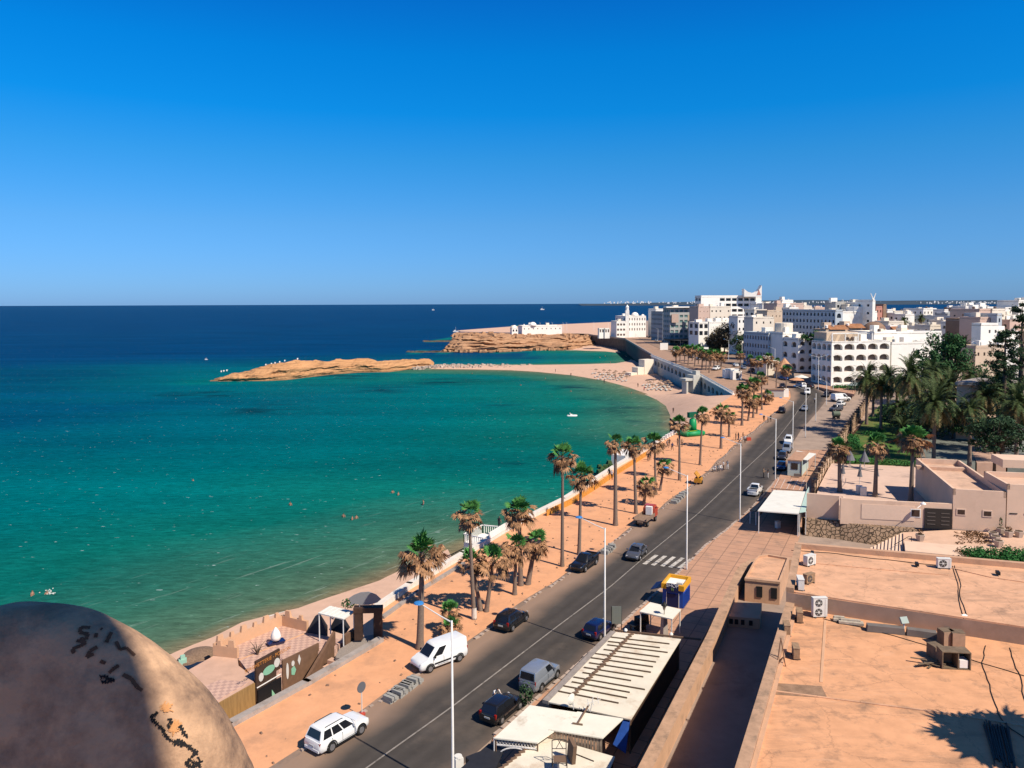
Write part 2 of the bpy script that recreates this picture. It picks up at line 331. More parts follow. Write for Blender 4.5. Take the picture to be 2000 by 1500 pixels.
# near beach, below the sea wall
inner = xy([(905, 1086), (800, 1147), (738, 1190), (748, 1213), (742, 1251), (445, 1415), (380, 1462), (250, 1450)], -0.0) + [(-58, 2), (-70, -6)]
off = lambda L, dx, dy: [(x + dx, y + dy) for x, y in L]
struct(sheet('near_beach', off(nw, -4, 2.5) + inner, beach_z(off(nw, -4, 2.5), -2.6, 0.07), 4, m_beach))
basew = [(P(u, v, -2).x, P(u, v, -2).y) for u, v in [(1380, 790), (1350, 772), (1310, 748), (1270, 722), (1240, 700), (1222, 690), (1200, 676), (1165, 668)]]
far_b = off(bw[1:], -2, -1) + [(x, y) for x, y in cw] + basew[::-1]
wl = off(bw[1:], -2, -1); 
def fbz(x, y):
    d = min(sort_dist((x, y), wl), sort_dist((x, y), cw))
    z = ZS - 0.2 + min(2.0, d * 0.11)
    dl = sort_dist((x, y), seaw[-5:])
    return min(max(z, T(x, y) - 0.05 - dl * 0.16), ZS - .2 + d * .45) if y < 330 else z
ramp = xy([(1432, 771), (1392, 797), (1362, 815), (1332, 838)], None)
bp = off(bw[1:], -2, -1) + cw + [(x, y) for x, y in basew[::-1]] + ramp
struct(sheet('far_beach', bp, fbz, 5, m_beach))
struct(sheet('beach_toe', [bw[0], bw[1], (bw[1][0] + 8, bw[1][1]), ramp[2], ramp[3], seaw[-5]], lambda x, y: min(max(ZS - .2, T(x, y) - 0.05 - sort_dist((x, y), seaw[-5:]) * 0.25), ZS - .25 + sort_dist((x, y), bw[:3]) * .5), 3, m_beach))
# ------------------------------------------------------------------ sea
m_sea = bpy.data.materials.new('sea_water'); m_sea.use_nodes = True
n, l, b0 = nodes_of(m_sea)
at = n.new('ShaderNodeAttribute'); at.attribute_name = 'depth'
geo = n.new('ShaderNodeNewGeometry')
nz = n.new('ShaderNodeTexNoise'); nz.inputs['Scale'].default_value = 0.022; nz.inputs['Detail'].default_value = 5; nz.inputs['Roughness'].default_value = 0.6
mp = n.new('ShaderNodeMapping'); mp.inputs['Scale'].default_value = (0.55, 1.3, 1); l.new(geo.outputs['Position'], mp.inputs[0]); l.new(mp.outputs[0], nz.inputs['Vector'])
ma = n.new('ShaderNodeMath'); ma.operation = 'MULTIPLY_ADD'; ma.inputs[1].default_value = 0.16; l.new(nz.outputs[0], ma.inputs[0])
sb = n.new('ShaderNodeMath'); sb.operation = 'SUBTRACT'; sb.inputs[1].default_value = 0.08; l.new(at.outputs['Fac'], sb.inputs[0]); l.new(sb.outputs[0], ma.inputs[2])
rp = n.new('ShaderNodeValToRGB'); l.new(ma.outputs[0], rp.inputs[0])
def lin(c): return tuple(((x / 255 / 12.92) if x / 255 <= 0.04045 else ((x / 255 + 0.055) / 1.055) ** 2.4) for x in c)
stops = [(0.0, (156, 138, 108)), (0.06, (98, 130, 106)), (0.16, (66, 125, 105)), (0.30, (14, 122, 112)), (0.45, (0, 117, 122)), (0.58, (0, 107, 124)), (0.70, (0, 88, 120)), (0.82, (0, 74, 120)), (1.0, (0, 66, 117))]
els = rp.color_ramp.elements
for i, (p_, c_) in enumerate(stops):
    e = els[i] if i < 2 else els.new(p_)
    e.position = p_; e.color = (*[x * 0.69 for x in lin(c_)], 1)
# seagrass patches and fine chop tint
sg = n.new('ShaderNodeAttribute'); sg.attribute_name = 'weed'
wn = n.new('ShaderNodeTexNoise'); wn.inputs['Scale'].default_value = 0.12; wn.inputs['Detail'].default_value = 7; l.new(mp.outputs[0], wn.inputs['Vector'])
wm = n.new('ShaderNodeMath'); wm.operation = 'MULTIPLY'; l.new(sg.outputs['Fac'], wm.inputs[0])
wr = n.new('ShaderNodeValToRGB'); wr.color_ramp.elements[0].position = 0.42; wr.color_ramp.elements[1].position = 0.62; l.new(wn.outputs[0], wr.inputs[0]); l.new(wr.outputs[0], wm.inputs[1])
mw = n.new('ShaderNodeMix'); mw.data_type = 'RGBA'; l.new(wm.outputs[0], mw.inputs[0]); l.new(rp.outputs[0], mw.inputs[6]); mw.inputs[7].default_value = (0.002, 0.028, 0.05, 1)
ch = n.new('ShaderNodeTexNoise'); ch.inputs['Scale'].default_value = 0.9; ch.inputs['Detail'].default_value = 6; ch.inputs['Roughness'].default_value = 0.75
mp2 = n.new('ShaderNodeMapping'); mp2.inputs['Scale'].default_value = (0.5, 1.5, 1); mp2.inputs['Rotation'].default_value = (0, 0, R(-20)); l.new(geo.outputs['Position'], mp2.inputs[0]); l.new(mp2.outputs[0], ch.inputs['Vector'])
cr = n.new('ShaderNodeValToRGB'); cr.color_ramp.elements[0].position = 0.36; cr.color_ramp.elements[0].color = (0.72, 0.72, 0.72, 1); cr.color_ramp.elements[1].position = 0.66; cr.color_ramp.elements[1].color = (1.25, 1.25, 1.25, 1); l.new(ch.outputs[0], cr.inputs[0])
mc = n.new('ShaderNodeMix'); mc.data_type = 'RGBA'; mc.blend_type = 'MULTIPLY'; mc.inputs[0].default_value = 1; l.new(mw.outputs[2], mc.inputs[6]); l.new(cr.outputs[0], mc.inputs[7])
# small whitecaps
fo = n.new('ShaderNodeTexNoise'); fo.inputs['Scale'].default_value = 1.3; fo.inputs['Detail'].default_value = 4; l.new(mp2.outputs[0], fo.inputs['Vector'])
fr_ = n.new('ShaderNodeValToRGB'); fr_.color_ramp.elements[0].position = 0.705; fr_.color_ramp.elements[1].position = 0.76; l.new(fo.outputs[0], fr_.inputs[0])
mf = n.new('ShaderNodeMix'); mf.data_type = 'RGBA'; l.new(fr_.outputs[0], mf.inputs[0]); wd = n.new('ShaderNodeTexNoise'); wd.inputs['Scale'].default_value = 0.02; wd.inputs['Detail'].default_value = 7; wd.inputs['Roughness'].default_value = 0.6
mp3 = n.new('ShaderNodeMapping'); mp3.inputs['Scale'].default_value = (0.35, 1.9, 1); mp3.inputs['Rotation'].default_value = (0, 0, R(-12)); l.new(geo.outputs['Position'], mp3.inputs[0]); l.new(mp3.outputs[0], wd.inputs['Vector'])
wc = n.new('ShaderNodeValToRGB'); wc.color_ramp.elements[0].position = .35; wc.color_ramp.elements[0].color = (.80, .80, .82, 1); wc.color_ramp.elements[1].position = .65; wc.color_ramp.elements[1].color = (1.14, 1.14, 1.12, 1); l.new(wd.outputs[0], wc.inputs[0])
md = n.new('ShaderNodeMix'); md.data_type = 'RGBA'; md.blend_type = 'MULTIPLY'; md.inputs[0].default_value = 1; l.new(mc.outputs[2], md.inputs[6]); l.new(wc.outputs[0], md.inputs[7]); mc = md
l.new(mc.outputs[2], mf.inputs[6]); mf.inputs[7].default_value = (0.4, 0.5, 0.48, 1)
ln = n.new('ShaderNodeTexNoise'); ln.inputs['Scale'].default_value = 1.0; ln.inputs['Detail'].default_value = 6; ln.inputs['Roughness'].default_value = .62
mp4 = n.new('ShaderNodeMapping'); mp4.inputs['Rotation'].default_value = (0, 0, R(-54)); mp5 = n.new('ShaderNodeMapping'); mp5.inputs['Scale'].default_value = (.085, .95, 1); l.new(geo.outputs['Position'], mp4.inputs[0]); l.new(mp4.outputs[0], mp5.inputs[0]); l.new(mp5.outputs[0], ln.inputs['Vector'])
lr = n.new('ShaderNodeValToRGB'); lr.color_ramp.elements[0].position = .60; lr.color_ramp.elements[1].position = .70; l.new(ln.outputs[0], lr.inputs[0])
dm = n.new('ShaderNodeMapRange'); dm.inputs[1].default_value = .05; dm.inputs[2].default_value = .30; dm.inputs[3].default_value = .55; dm.inputs[4].default_value = 0; l.new(at.outputs['Fac'], dm.inputs[0])
lm = n.new('ShaderNodeMath'); lm.operation = 'MULTIPLY'; l.new(lr.outputs[0], lm.inputs[0]); l.new(dm.outputs[0], lm.inputs[1])
m6 = n.new('ShaderNodeMix'); m6.data_type = 'RGBA'; l.new(lm.outputs[0], m6.inputs[0]); l.new(mf.outputs[2], m6.inputs[6]); m6.inputs[7].default_value = (.36, .44, .38, 1)
l.new(m6.outputs[2], b0.inputs['Base Color']); b0.inputs['Roughness'].default_value = 0.22; b0.inputs['IOR'].default_value = 1.015; b0.inputs['Specular IOR Level'].default_value = 0.02
w1 = n.new('ShaderNodeTexNoise'); w1.inputs['Scale'].default_value = 0.8; w1.inputs['Detail'].default_value = 8; w1.inputs['Roughness'].default_value = 0.65; l.new(mp2.outputs[0], w1.inputs['Vector'])
bu = n.new('ShaderNodeBump'); bu.inputs['Strength'].default_value = 1.0; bu.inputs['Distance'].default_value = 0.35; l.new(w1.outputs[0], bu.inputs['Height']); l.new(bu.outputs[0], b0.inputs['Normal'])
ys = np.concatenate([np.linspace(25, 500, 150), np.geomspace(506, 40000, 70)]); xs = np.concatenate([np.linspace(-1.6, 1.6, 190)])
YY, XX = np.meshgrid(ys, xs, indexing='ij'); XW = XX * (YY + 60); nY, nX = XW.shape
def dist_np(poly):
    D = np.full(XW.shape, 1e9)
    for a, c in zip(poly[:-1], poly[1:]):
        bx, by = c[0] - a[0], c[1] - a[1]; t = np.clip(((XW - a[0]) * bx + (YY - a[1]) * by) / (bx * bx + by * by + 1e-9), 0, 1)
        D = np.minimum(D, np.hypot(XW - a[0] - t * bx, YY - a[1] - t * by))
    return D
isl = [(P(u, v, ZS).x, P(u, v, ZS).y) for u, v in [(412, 745), (560, 742), (700, 728), (845, 716)]]
d1 = np.minimum(dist_np(nw), dist_np(bw)); d1 = np.minimum(d1, dist_np(ww) + 30); d2 = dist_np(cw) * 1.6 + 8; d3 = dist_np(hw_) * 3.0 + 25; d4 = dist_np(isl) * 5 + 6
d = np.minimum(np.minimum(d1, d2), np.minimum(d3, d4 + 20))
d = np.where((YY < 352) & (XW < 20), np.minimum(d, np.maximum(d4 - 2, 0) + 14), d)   # rocky shelf in front of the island
dep = np.interp(d, [0, 4, 14, 34, 75, 125, 190, 300, 900], [0, .06, .16, .30, .45, .57, .70, .82, 1.0])
far = np.clip((YY + 0.35 * np.abs(XW + 40) - 235) / 400, 0, 1); dep = np.maximum(dep, np.where(d > 30, 0.6 * far + 0.1, 0) * np.where((XW > 20) & (YY < 620), 0.0, 1.0) + np.where(d > 30, far * 0.25, 0) * np.where((XW > 20) & (YY < 620), 0.0, 1.0))
dep = np.where((XW > -40) & (YY > 420) & (YY < 620) & (XW < 140) & (d2 < 90), np.minimum(dep, .5 + .12 * np.clip((20 - XW) / 60, 0, 1)), dep)
weed = np.zeros_like(dep)
for u, v, ru, rv in [(520, 800, 60, 12), (880, 745, 70, 7), (1240, 800, 60, 16), (1165, 780, 45, 6), (1265, 822, 40, 14), (880, 905, 40, 5), (750, 760, 60, 8), (1120, 757, 60, 6), (640, 735, 120, 9), (1010, 905, 30, 4), (400, 770, 90, 8), (980, 790, 40, 4), (1290, 805, 20, 20)]:
    c = P(u, v, ZS); rx = (P(u + ru, v, ZS) - c).length; ry = abs(P(u, v - rv, ZS).y - P(u, v + rv, ZS).y) / 2
    weed = np.maximum(weed, np.clip(1.35 - np.hypot((XW - c.x) / rx, (YY - c.y) / ry), 0, 1) * 0.8)
me = bpy.data.meshes.new('sea'); V = np.stack([XW, YY, np.full_like(XW, ZS)], -1).reshape(-1, 3)
I = np.arange(nY * nX).reshape(nY, nX); Fq = np.stack([I[:-1, :-1], I[:-1, 1:], I[1:, 1:], I[1:, :-1]], -1).reshape(-1, 4)
me.from_pydata(V.tolist(), [], Fq.tolist()); me.materials.append(m_sea)
for nm, arr in (('depth', dep), ('weed', weed)):
    a_ = me.attributes.new(nm, 'FLOAT', 'POINT'); a_.data.foreach_set('value', arr.reshape(-1).astype(np.float32))
me.polygons.foreach_set('use_smooth', [True] * len(me.polygons)); me.update()
sea = bpy.data.objects.new('sea', me); COL.objects.link(sea); struct(sea)
# surf lines lapping the near beach
m_foam = mat('foam', (0.62, 0.62, 0.56), 0.9, var=0.25, scale=1.5)
for k, (dx, i0, i1, ww_) in enumerate([(-0.2, 2, 13, .13)]):
    pts = [Vector(p) + Vector((dx, -dx * 0.45)) for p in resample(nw[i0:i1], 1.2)]
    pts = [p + Vector((math.sin(i * .55 + k) * .35, math.cos(i * .37) * .3)) for i, p in enumerate(pts)]
    b = MB()
    for i in range(len(pts) - 1):
        if noise.noise((i * .23, k * 9.1, 0)) < (-0.05 if k == 0 else 0.08): continue
        t = (pts[i + 1] - pts[i]).normalized(); nn = Vector((-t.y, t.x)) * ww_ * (0.5 + abs(noise.noise((i * .4, k, 3))))
        b.quad(*[Vector((q.x, q.y, ZS + 0.03 + .006 * k)) for q in (pts[i] - nn, pts[i + 1] - nn, pts[i + 1] + nn, pts[i] + nn)])
    struct(b.build('surf', m_foam), 'stuff', 'thin white surf lapping the near beach', 'surf')
# ------------------------------------------------------------------ rocks
def rockmat(name, ca, cb, cc, sc, zs=.9):
    m = bpy.data.materials.new(name); m.use_nodes = True; n, l, b = nodes_of(m); b.inputs['Roughness'].default_value = 0.95; b.inputs['Specular IOR Level'].default_value = 0.1
    g = n.new('ShaderNodeNewGeometry'); mp = n.new('ShaderNodeMapping'); mp.inputs['Scale'].default_value = (0.035, 0.05, zs); mp.inputs['Rotation'].default_value = (0, R(4), 0); l.new(g.outputs['Position'], mp.inputs[0])
    a = n.new('ShaderNodeTexNoise'); a.inputs['Scale'].default_value = sc; a.inputs['Detail'].default_value = 9; a.inputs['Roughness'].default_value = 0.7; l.new(mp.outputs[0], a.inputs['Vector'])
    r = n.new('ShaderNodeValToRGB'); r.color_ramp.elements[0].position = 0.36; r.color_ramp.elements[0].color = (*cc, 1); r.color_ramp.elements[1].position = 0.62; r.color_ramp.elements[1].color = (*ca, 1)
    e = r.color_ramp.elements.new(0.47); e.color = (*cb, 1); l.new(a.outputs[0], r.inputs[0])
    # dark wet band at the waterline (stain that stays put)
    sx = n.new('ShaderNodeSeparateXYZ'); l.new(g.outputs['Position'], sx.inputs[0])
    mr = n.new('ShaderNodeMapRange'); mr.inputs[1].default_value = -4.2; mr.inputs[2].default_value = -3.0; mr.inputs[3].default_value = 0.75; mr.inputs[4].default_value = 0; l.new(sx.outputs[2], mr.inputs[0])
    mx = n.new('ShaderNodeMix'); mx.data_type = 'RGBA'; l.new(mr.outputs[0], mx.inputs[0]); l.new(r.outputs[0], mx.inputs[6]); mx.inputs[7].default_value = (0.05, 0.035, 0.025, 1); l.new(mx.outputs[2], b.inputs['Base Color'])
    nb = n.new('ShaderNodeTexNoise'); nb.inputs['Scale'].default_value = 0.6; nb.inputs['Detail'].default_value = 9; l.new(g.outputs['Position'], nb.inputs['Vector'])
    bp = n.new('ShaderNodeBump'); bp.inputs['Strength'].default_value = 0.9; bp.inputs['Distance'].default_value = 0.9; l.new(nb.outputs[0], bp.inputs['Height']); l.new(bp.outputs[0], b.inputs['Normal'])
    return m
m_isl = rockmat('island_rock', (0.56, 0.30, 0.14), (0.46, 0.24, 0.11), (0.22, 0.12, 0.06), 1.6)
m_head = rockmat('headland_rock', (0.50, 0.30, 0.17), (0.40, 0.215, 0.115), (0.075, 0.05, 0.035), 2.0, 1.5)
m_wet = mat('wet_rock', (0.10, 0.075, 0.05), 0.8, var=0.4, scale=0.5)
def loft(name, rows, m, amp=0.5, fr=0.35, sub=5, strata=0.0):
    n0 = 90; rows = [spaced(r_, n0) for r_ in rows]; rr = []
    for i in range(len(rows) - 1):
        for k in range(sub): rr.append([a.lerp(c, k / sub) for a, c in zip(rows[i], rows[i + 1])])
    rr.append(rows[-1]); b = MB(); vs = []
    for i, r_ in enumerate(rr):
        for p in r_:
            q = Vector((p.x * fr, p.y * fr, p.z * fr * 3)); e = min(1, i / 3)
            st_ = noise.noise((p.x * .018, 5.0, p.z * 1.0)) * strata * min(1, i / 3) * (1 if i < len(rr) - 4 else 0)
            vs.append(p + Vector((0, -st_, 0)) + Vector((noise.noise(q), noise.noise(q + Vector((9, 0, 0))) * 1.3, noise.noise(q + Vector((0, 7, 0))) * 0.8)) * amp * e + Vector((0, 0, noise.noise(q * 3.3) * amp * .45 * e)))
    fs = [(i * n0 + k, i * n0 + k + 1, (i + 1) * n0 + k + 1, (i + 1) * n0 + k) for i in range(len(rr) - 1) for k in range(n0 - 1)]
    b.add(vs, fs); return b.build(name, m)
fb = [(410, 746), (430, 746.5), (450, 746), (520, 745.5), (560, 743.5), (600, 738.5), (650, 732.5), (700, 729), (760, 728), (800, 723), (846, 717)]
rd = [(412, 743), (430, 737), (450, 731), (500, 718.5), (560, 705.5), (600, 703), (640, 704.5), (690, 701), (705, 697.5), (740, 705), (790, 702), (835, 699.5), (846, 706)]
front = [P(u, v, ZS - .3) for u, v in fb]
def rowat(px, dy, k=0.0):
    out = []
    for u, v in px:
        yb = np.interp(u, [q[0] for q in fb], [P(*q, ZS).y for q in fb]); out.append(Pd(u, v, yb + dy))
    return out
mid = [((a[0]), a[1] + (np.interp(a[0], [q[0] for q in fb], [q[1] for q in fb]) - a[1]) * 0.45) for a in rd]
back = [Vector((p.x, p.y + 9, ZS - .5)) for p in rowat(rd, 15)]
tag(loft('rock_island', [front, rowat(mid, 4), rowat(rd, 12), back], m_isl, 1.0, 0.16, 7, 1.6), 'long low orange rock island lying at the end of the stone causeway', 'rock island')
hb = [(862, 688), (900, 689), (960, 689), (1000, 687.5), (1050, 685), (1100, 685), (1150, 680), (1185, 677), (1215, 673)]
hm = [(868, 680), (900, 676), (960, 678), (1000, 677), (1050, 676), (1100, 676), (1150, 672), (1180, 668), (1205, 664)]
ht = [(884, 664), (910, 657), (960, 656), (1000, 661), (1050, 659), (1100, 660), (1150, 660), (1175, 660), (1195, 659)]
ht2 = [(884, 652), (910, 650.5), (960, 650.5), (1000, 652), (1050, 652), (1100, 653), (1150, 655), (1175, 657), (1195, 658)]
f1 = [P(u, v, ZS - .3) for u, v in hb]; yb = lambda u: np.interp(u, [q[0] for q in hb], [P(*q, ZS).y for q in hb])
r1 = [Pd(u, v, yb(u) + 7) for u, v in hm]; r2 = [Pd(u, v, yb(u) + 22) for u, v in ht]; r3 = [Pd(u, v, yb(u) + 75) for u, v in ht2]
r4 = [Vector((p.x, p.y + 60, 4.4)) for p in r3]
tag(loft('rocky_headland', [f1, r1, r2, r3, r4], m_head, 1.6, 0.12, 9, 5.0), 'layered orange and grey rock headland rising above the small cove', 'headland')
b = MB()
for i in range(90):     # low wet reef at the foot of the headland
    u = random.uniform(795, 880); v = 687.2 + random.uniform(-1.2, 1.4); p = P(u, v, ZS); s_ = random.uniform(1, 3.2) * (0.4 + (u - 795) / 100)
    b.box((p.x, p.y, ZS + .05), (s_ * 2.6, s_ * 1.5, .8), random.uniform(-.3, .3), 0, .6)
for i in range(40):
    u = random.uniform(832, 890); v = 667 + random.uniform(-.8, .8); p = P(u, v, ZS); s_ = random.uniform(1, 3)
    b.box((p.x, p.y, ZS + .3), (s_ * 3, s_ * 1.5, 1.2), random.uniform(-.3, .3), 0, .6)
struct(b.build('reef', m_wet), 'stuff', 'dark low reef running out into the sea from the headland', 'reef')
# far rim of the headland
b = MB()
# stone causeway between island and beach
m_boul = mat('boulder', (0.42, 0.33, 0.26), 0.95, var=0.3, scale=0.8)
b = MB()
for i in range(520):
    u = random.uniform(700, 1040); v = 717.5 + random.uniform(-2.6, 2.6) * (1 if u > 830 else .6) + (3 if u < 830 else 0); p = P(u, v, ZS); s_ = random.uniform(.5, 1.6)
    b.box((p.x, p.y, ZS + random.uniform(.1, .9)), (s_ * 1.4, s_, s_), random.uniform(0, 3), 0, .7, Matrix.Rotation(random.uniform(-.4, .4), 4, 'X'))
struct(b.build('causeway_boulders', m_boul), 'stuff', 'pale boulder causeway linking the beach and the rock island', 'boulders')
b = MB()
for i in range(230):   # boulders fallen round the headland
    f = random.random(); k = int(f * 88); up = random.random() < .55; q = spaced(r2 if up else f1, 90)[k].lerp(spaced(r3 if up else r1, 90)[k], random.random() * (.7 if up else .3)); s_ = random.uniform(.6, 2.6)
    b.box((q.x, q.y - 2, q.z + s_ * .25), (s_ * 2.2, s_ * 1.5, s_), random.uniform(0, 3), 0, .65, Matrix.Rotation(random.uniform(-.3, .3), 4, 'X'))
struct(b.build('headland_boulders', m_head), 'stuff', 'broken boulders scattered over the headland rock', 'boulders')
# hills and the town across the far bay
m_hill = mat('far_hills', (0.035, 0.055, 0.075), 0.95, var=0.25, scale=0.002)  # blue of the hazy distance is put into this hill colour
b = MB(); pr = []
for i in range(200):
    u = 1130 + i * 5.2; y = 11000; v = 594 - 7.5 * sm(1130, 1520, u) - 1.2 * noise.noise((u * .013, 1.0, 0)) + 2.2 * sm(1650, 1700, u) * sm(1900, 1800, u) * .4
    pr.append((Pd(u, v, y), Pd(u, v, y + 900)))
vs = []; 
for a, c in pr: vs += [(a.x, a.y - 500, ZS), (a.x, a.y, a.z), (c.x, c.y, a.z + 4)]
b.add(vs, [(i * 3 + k, (i + 1) * 3 + k, (i + 1) * 3 + k + 1, i * 3 + k + 1) for i in range(len(pr) - 1) for k in (0, 1)])
struct(b.build('far_coast', m_hill, smooth=True))
b = MB()
for i in range(230):
    u = random.choice([random.uniform(1480, 1720), random.uniform(1780, 2150), random.uniform(1180, 1360), random.uniform(1850, 2100)]); v = random.uniform(587.5, 591); p = Pd(u, v, 10300 + random.uniform(0, 600)); w = random.uniform(4, 15)
    b.box((p.x, p.y, p.z - 10), (w * 1.4, w, random.uniform(8, 22)), 0)
struct(b.build('distant_town', m_white), 'stuff', 'tiny white houses of a town along the far side of the bay', 'distant town')
# ------------------------------------------------------------------ vegetation
def leafmat(name, c, var=0.35, trans=0.0, scale=2.2):
    m = mat(name, c, 0.7, var=var, scale=scale, detail=3, spec=0.2); return m
m_green = leafmat('palm_green', (0.060, 0.19, 0.042)); m_brown = leafmat('palm_dead', (0.33, 0.175, 0.085), 0.45, scale=3.0)
m_brown2 = leafmat('palm_dead_dark', (0.17, 0.09, 0.045), 0.5, scale=3.0)
m_bark = mat('palm_bark', (0.20, 0.145, 0.11), 0.95, var=0.3, scale=6, stretch=(1, 1, 5), bump=0.03, bscale=12)
m_wash = mat('whitewash', (0.6, 0.55, 0.48), 0.9, var=0.15, scale=5)
m_date = leafmat('date_green', (0.055, 0.080, 0.024), 0.5); m_date2 = leafmat('date_old', (0.20, 0.15, 0.06), 0.4)
m_fruit = leafmat('date_stalks', (0.34, 0.15, 0.03), 0.3)
m_dark = leafmat('conifer_green', (0.028, 0.060, 0.024), 0.5); m_leaf = leafmat('broad_leaf', (0.030, 0.090, 0.026), 0.5)
m_hedge = leafmat('hedge_leaf', (0.030, 0.130, 0.028), 0.5); m_twig = mat('branch_bark', (0.12, 0.085, 0.06), 0.95, var=0.3, scale=5)
m_pine = leafmat('pine_brown_green', (0.10, 0.075, 0.040), 0.5)
def fan_leaf(b, d, pet, rad, droop, mi, rng, nseg=9, spread=78):
    d = d.normalized(); side = d.cross(Vector((0, 0, 1))); side = side.normalized() if side.length > 1e-3 else Vector((1, 0, 0)); up = side.cross(d)
    roll = Matrix.Rotation(rng.uniform(-.7, .7), 3, d); side = roll @ side; up = roll @ up
    c = d * pet + Vector((0, 0, -droop * pet * .25))
    b.add([side * .025, -side * .025, c - side * .02, c + side * .02], [(0, 1, 2, 3)], mi)
    for k in range(nseg):
        a = R(-spread + 2 * spread * k / (nseg - 1) + rng.uniform(-4, 4)); r = rad * (1 - .18 * abs(math.sin(a))) * rng.uniform(.85, 1.08)
        t = d * math.cos(a) + side * math.sin(a); w = t.cross(up).normalized() * rad * .105
        m1 = c + t * r * .58 + up * .03; e = c + t * r - Vector((0, 0, droop * r * .45))
        b.add([c, m1 - w, e - w * .12, e + w * .12, m1 + w], [(0, 1, 4), (1, 2, 3, 4)], mi)
def fan_crown(seed, ng, nb, rad=1.0):
    rng = random.Random(seed); g = MB(); d = MB()
    for i in range(ng):
        el = R(rng.uniform(24, 88)); az = rng.uniform(0, 6.283); v = Vector((math.cos(az) * math.cos(el), math.sin(az) * math.cos(el), math.sin(el)))
        fan_leaf(g, v, rng.uniform(.55, 1.15) * rad, rng.uniform(.7, 1.0) * rad, rng.uniform(.1, .35), 0, rng)
    for i in range(nb):
        el = R(rng.uniform(-58, 34)); az = rng.uniform(0, 6.283); v = Vector((math.cos(az) * math.cos(el), math.sin(az) * math.cos(el), math.sin(el)))
        fan_leaf(d, v, rng.uniform(.6, 1.45) * rad, rng.uniform(.65, 1.0) * rad, rng.uniform(.4, 1.3), 0 if rng.random() < .68 else 1, rng, 8, 62)
    return g.build('green_fronds', m_green, local=True), d.build('dead_fronds', [m_brown, m_brown2], local=True)
CROWNS = [fan_crown(s, ng, nb) for s, ng, nb in ((1, 24, 50), (2, 19, 52), (3, 28, 42), (4, 11, 54), (5, 14, 44), (6, 22, 60))]
def trunk_mesh(name, prof, mats, n=10):
    b = MB(); b.tube([(0, 0, z) for r, z in prof], [r for r, z in prof], n); return b.build(name, mats, smooth=True, local=True)
TRUNK = trunk_mesh('trunk', [(.52, -0.01), (.42, .03), (.36, .1), (.33, .25), (.29, .5), (.25, .75), (.22, .93), (.26, .97), (.30, 1.0)], m_bark)
LIB = [TRUNK] + [o for c in CROWNS for o in c]
def kid(src, parent, loc=(0, 0, 0), rz=0.0, sc=(1, 1, 1), rot=None):
    c = src.copy(); COL.objects.link(c); c.parent = parent; c.location = loc; c.rotation_euler = rot or (0, 0, rz); c.scale = sc if hasattr(sc, '__len__') else (sc, sc, sc); return c
def fan_palm(base, h, crown, rad, label, group, lean=(0, 0), thick=1.0, wash=False, top=None):
    r = thing('fan_palm', base, label, 'palm tree', group)
    tx, ty = lean
    L = math.sqrt(h * h + tx * tx + ty * ty); q = Vector((tx, ty, h)).to_track_quat('Z', 'Y').to_euler()
    kid(TRUNK, r, sc=(thick, thick, L), rot=q)
    rz = random.uniform(0, 6.28); g, d = CROWNS[random.choice([crown, crown, 5 if crown in (0, 2) else 4])]; rad *= random.uniform(.92, 1.1)
    kid(g, r, (tx, ty, h), rz, rad); kid(d, r, (tx, ty, h - .1), rz, (rad, rad, rad * random.uniform(.9, 1.15)))
    if wash:
        b = MB(); b.tube([(0, 0, -.01), (0, 0, 1.2)], [.47 * thick, .42 * thick], 10, caps=False); b.build('whitewash_band', m_wash, r, local=True, smooth=True)
    return r
def frond(b, az, el, L, rng, mi):
    pts = []; p = Vector((0, 0, 0)); d = Vector((math.cos(az) * math.cos(el), math.sin(az) * math.cos(el), math.sin(el))); n = 9
    for i in range(n + 1):
        pts.append(p.copy()); p = p + d * L / n; d = (d + Vector((0, 0, -.155 - .02 * i))).normalized()
    for i in range(n):
        a, c = pts[i], pts[i + 1]; t = (c - a).normalized(); s = t.cross(Vector((0, 0, 1))); s = s.normalized() if s.length > .01 else Vector((1, 0, 0)); u = s.cross(t)
        b.add([a + s * .03, a - s * .03, c - s * .02, c + s * .02], [(0, 1, 2, 3)], mi)
        if i == 0: continue
        for k in range(2):
            q = a.lerp(c, k / 2); ll = .62 * math.sin(.35 + 2.6 * (i + k / 2) / n) * L / 4.2
            for sg in (-1, 1):
                e = q + (s * sg * .8 + t * .55 + u * rng.uniform(.0, .35)).normalized() * ll - Vector((0, 0, .12 * ll)); w = t * .11
                b.add([q - w, q + w, e + w * .2], [(0, 1, 2)], mi)
def date_crown(seed, n, L):
    rng = random.Random(seed); g = MB(); o = MB(); f = MB()
    for i in range(n): frond(g, rng.uniform(0, 6.283), R(rng.uniform(5, 82)), L * rng.uniform(.85, 1.1), rng, 0)
    for i in range(n // 2): frond(o, rng.uniform(0, 6.283), R(rng.uniform(-45, 10)), L * rng.uniform(.7, .95), rng, 0)
    for i in range(14):
        az = rng.uniform(0, 6.28); p = Vector((math.cos(az), math.sin(az), 0)); f.tube([p * .1, p * .7 + Vector((0, 0, .25)), p * 1.05 - Vector((0, 0, .35)), p * 1.1 - Vector((0, 0, .9))], [.06, .08, .16, .05], 5)
    return g.build('fronds', m_date, local=True), o.build('old_fronds', m_date2, local=True), f.build('fruit_stalks', m_fruit, local=True)
DATES = [date_crown(11, 80, 4.8), date_crown(12, 62, 4.5)]
DTRUNK = trunk_mesh('trunk', [(.5, -.01), (.42, .06), (.36, .3), (.34, .7), (.36, .9), (.48, .96), (.4, 1.0)], m_bark, 9)
LIB += [DTRUNK] + [o for c in DATES for o in c]
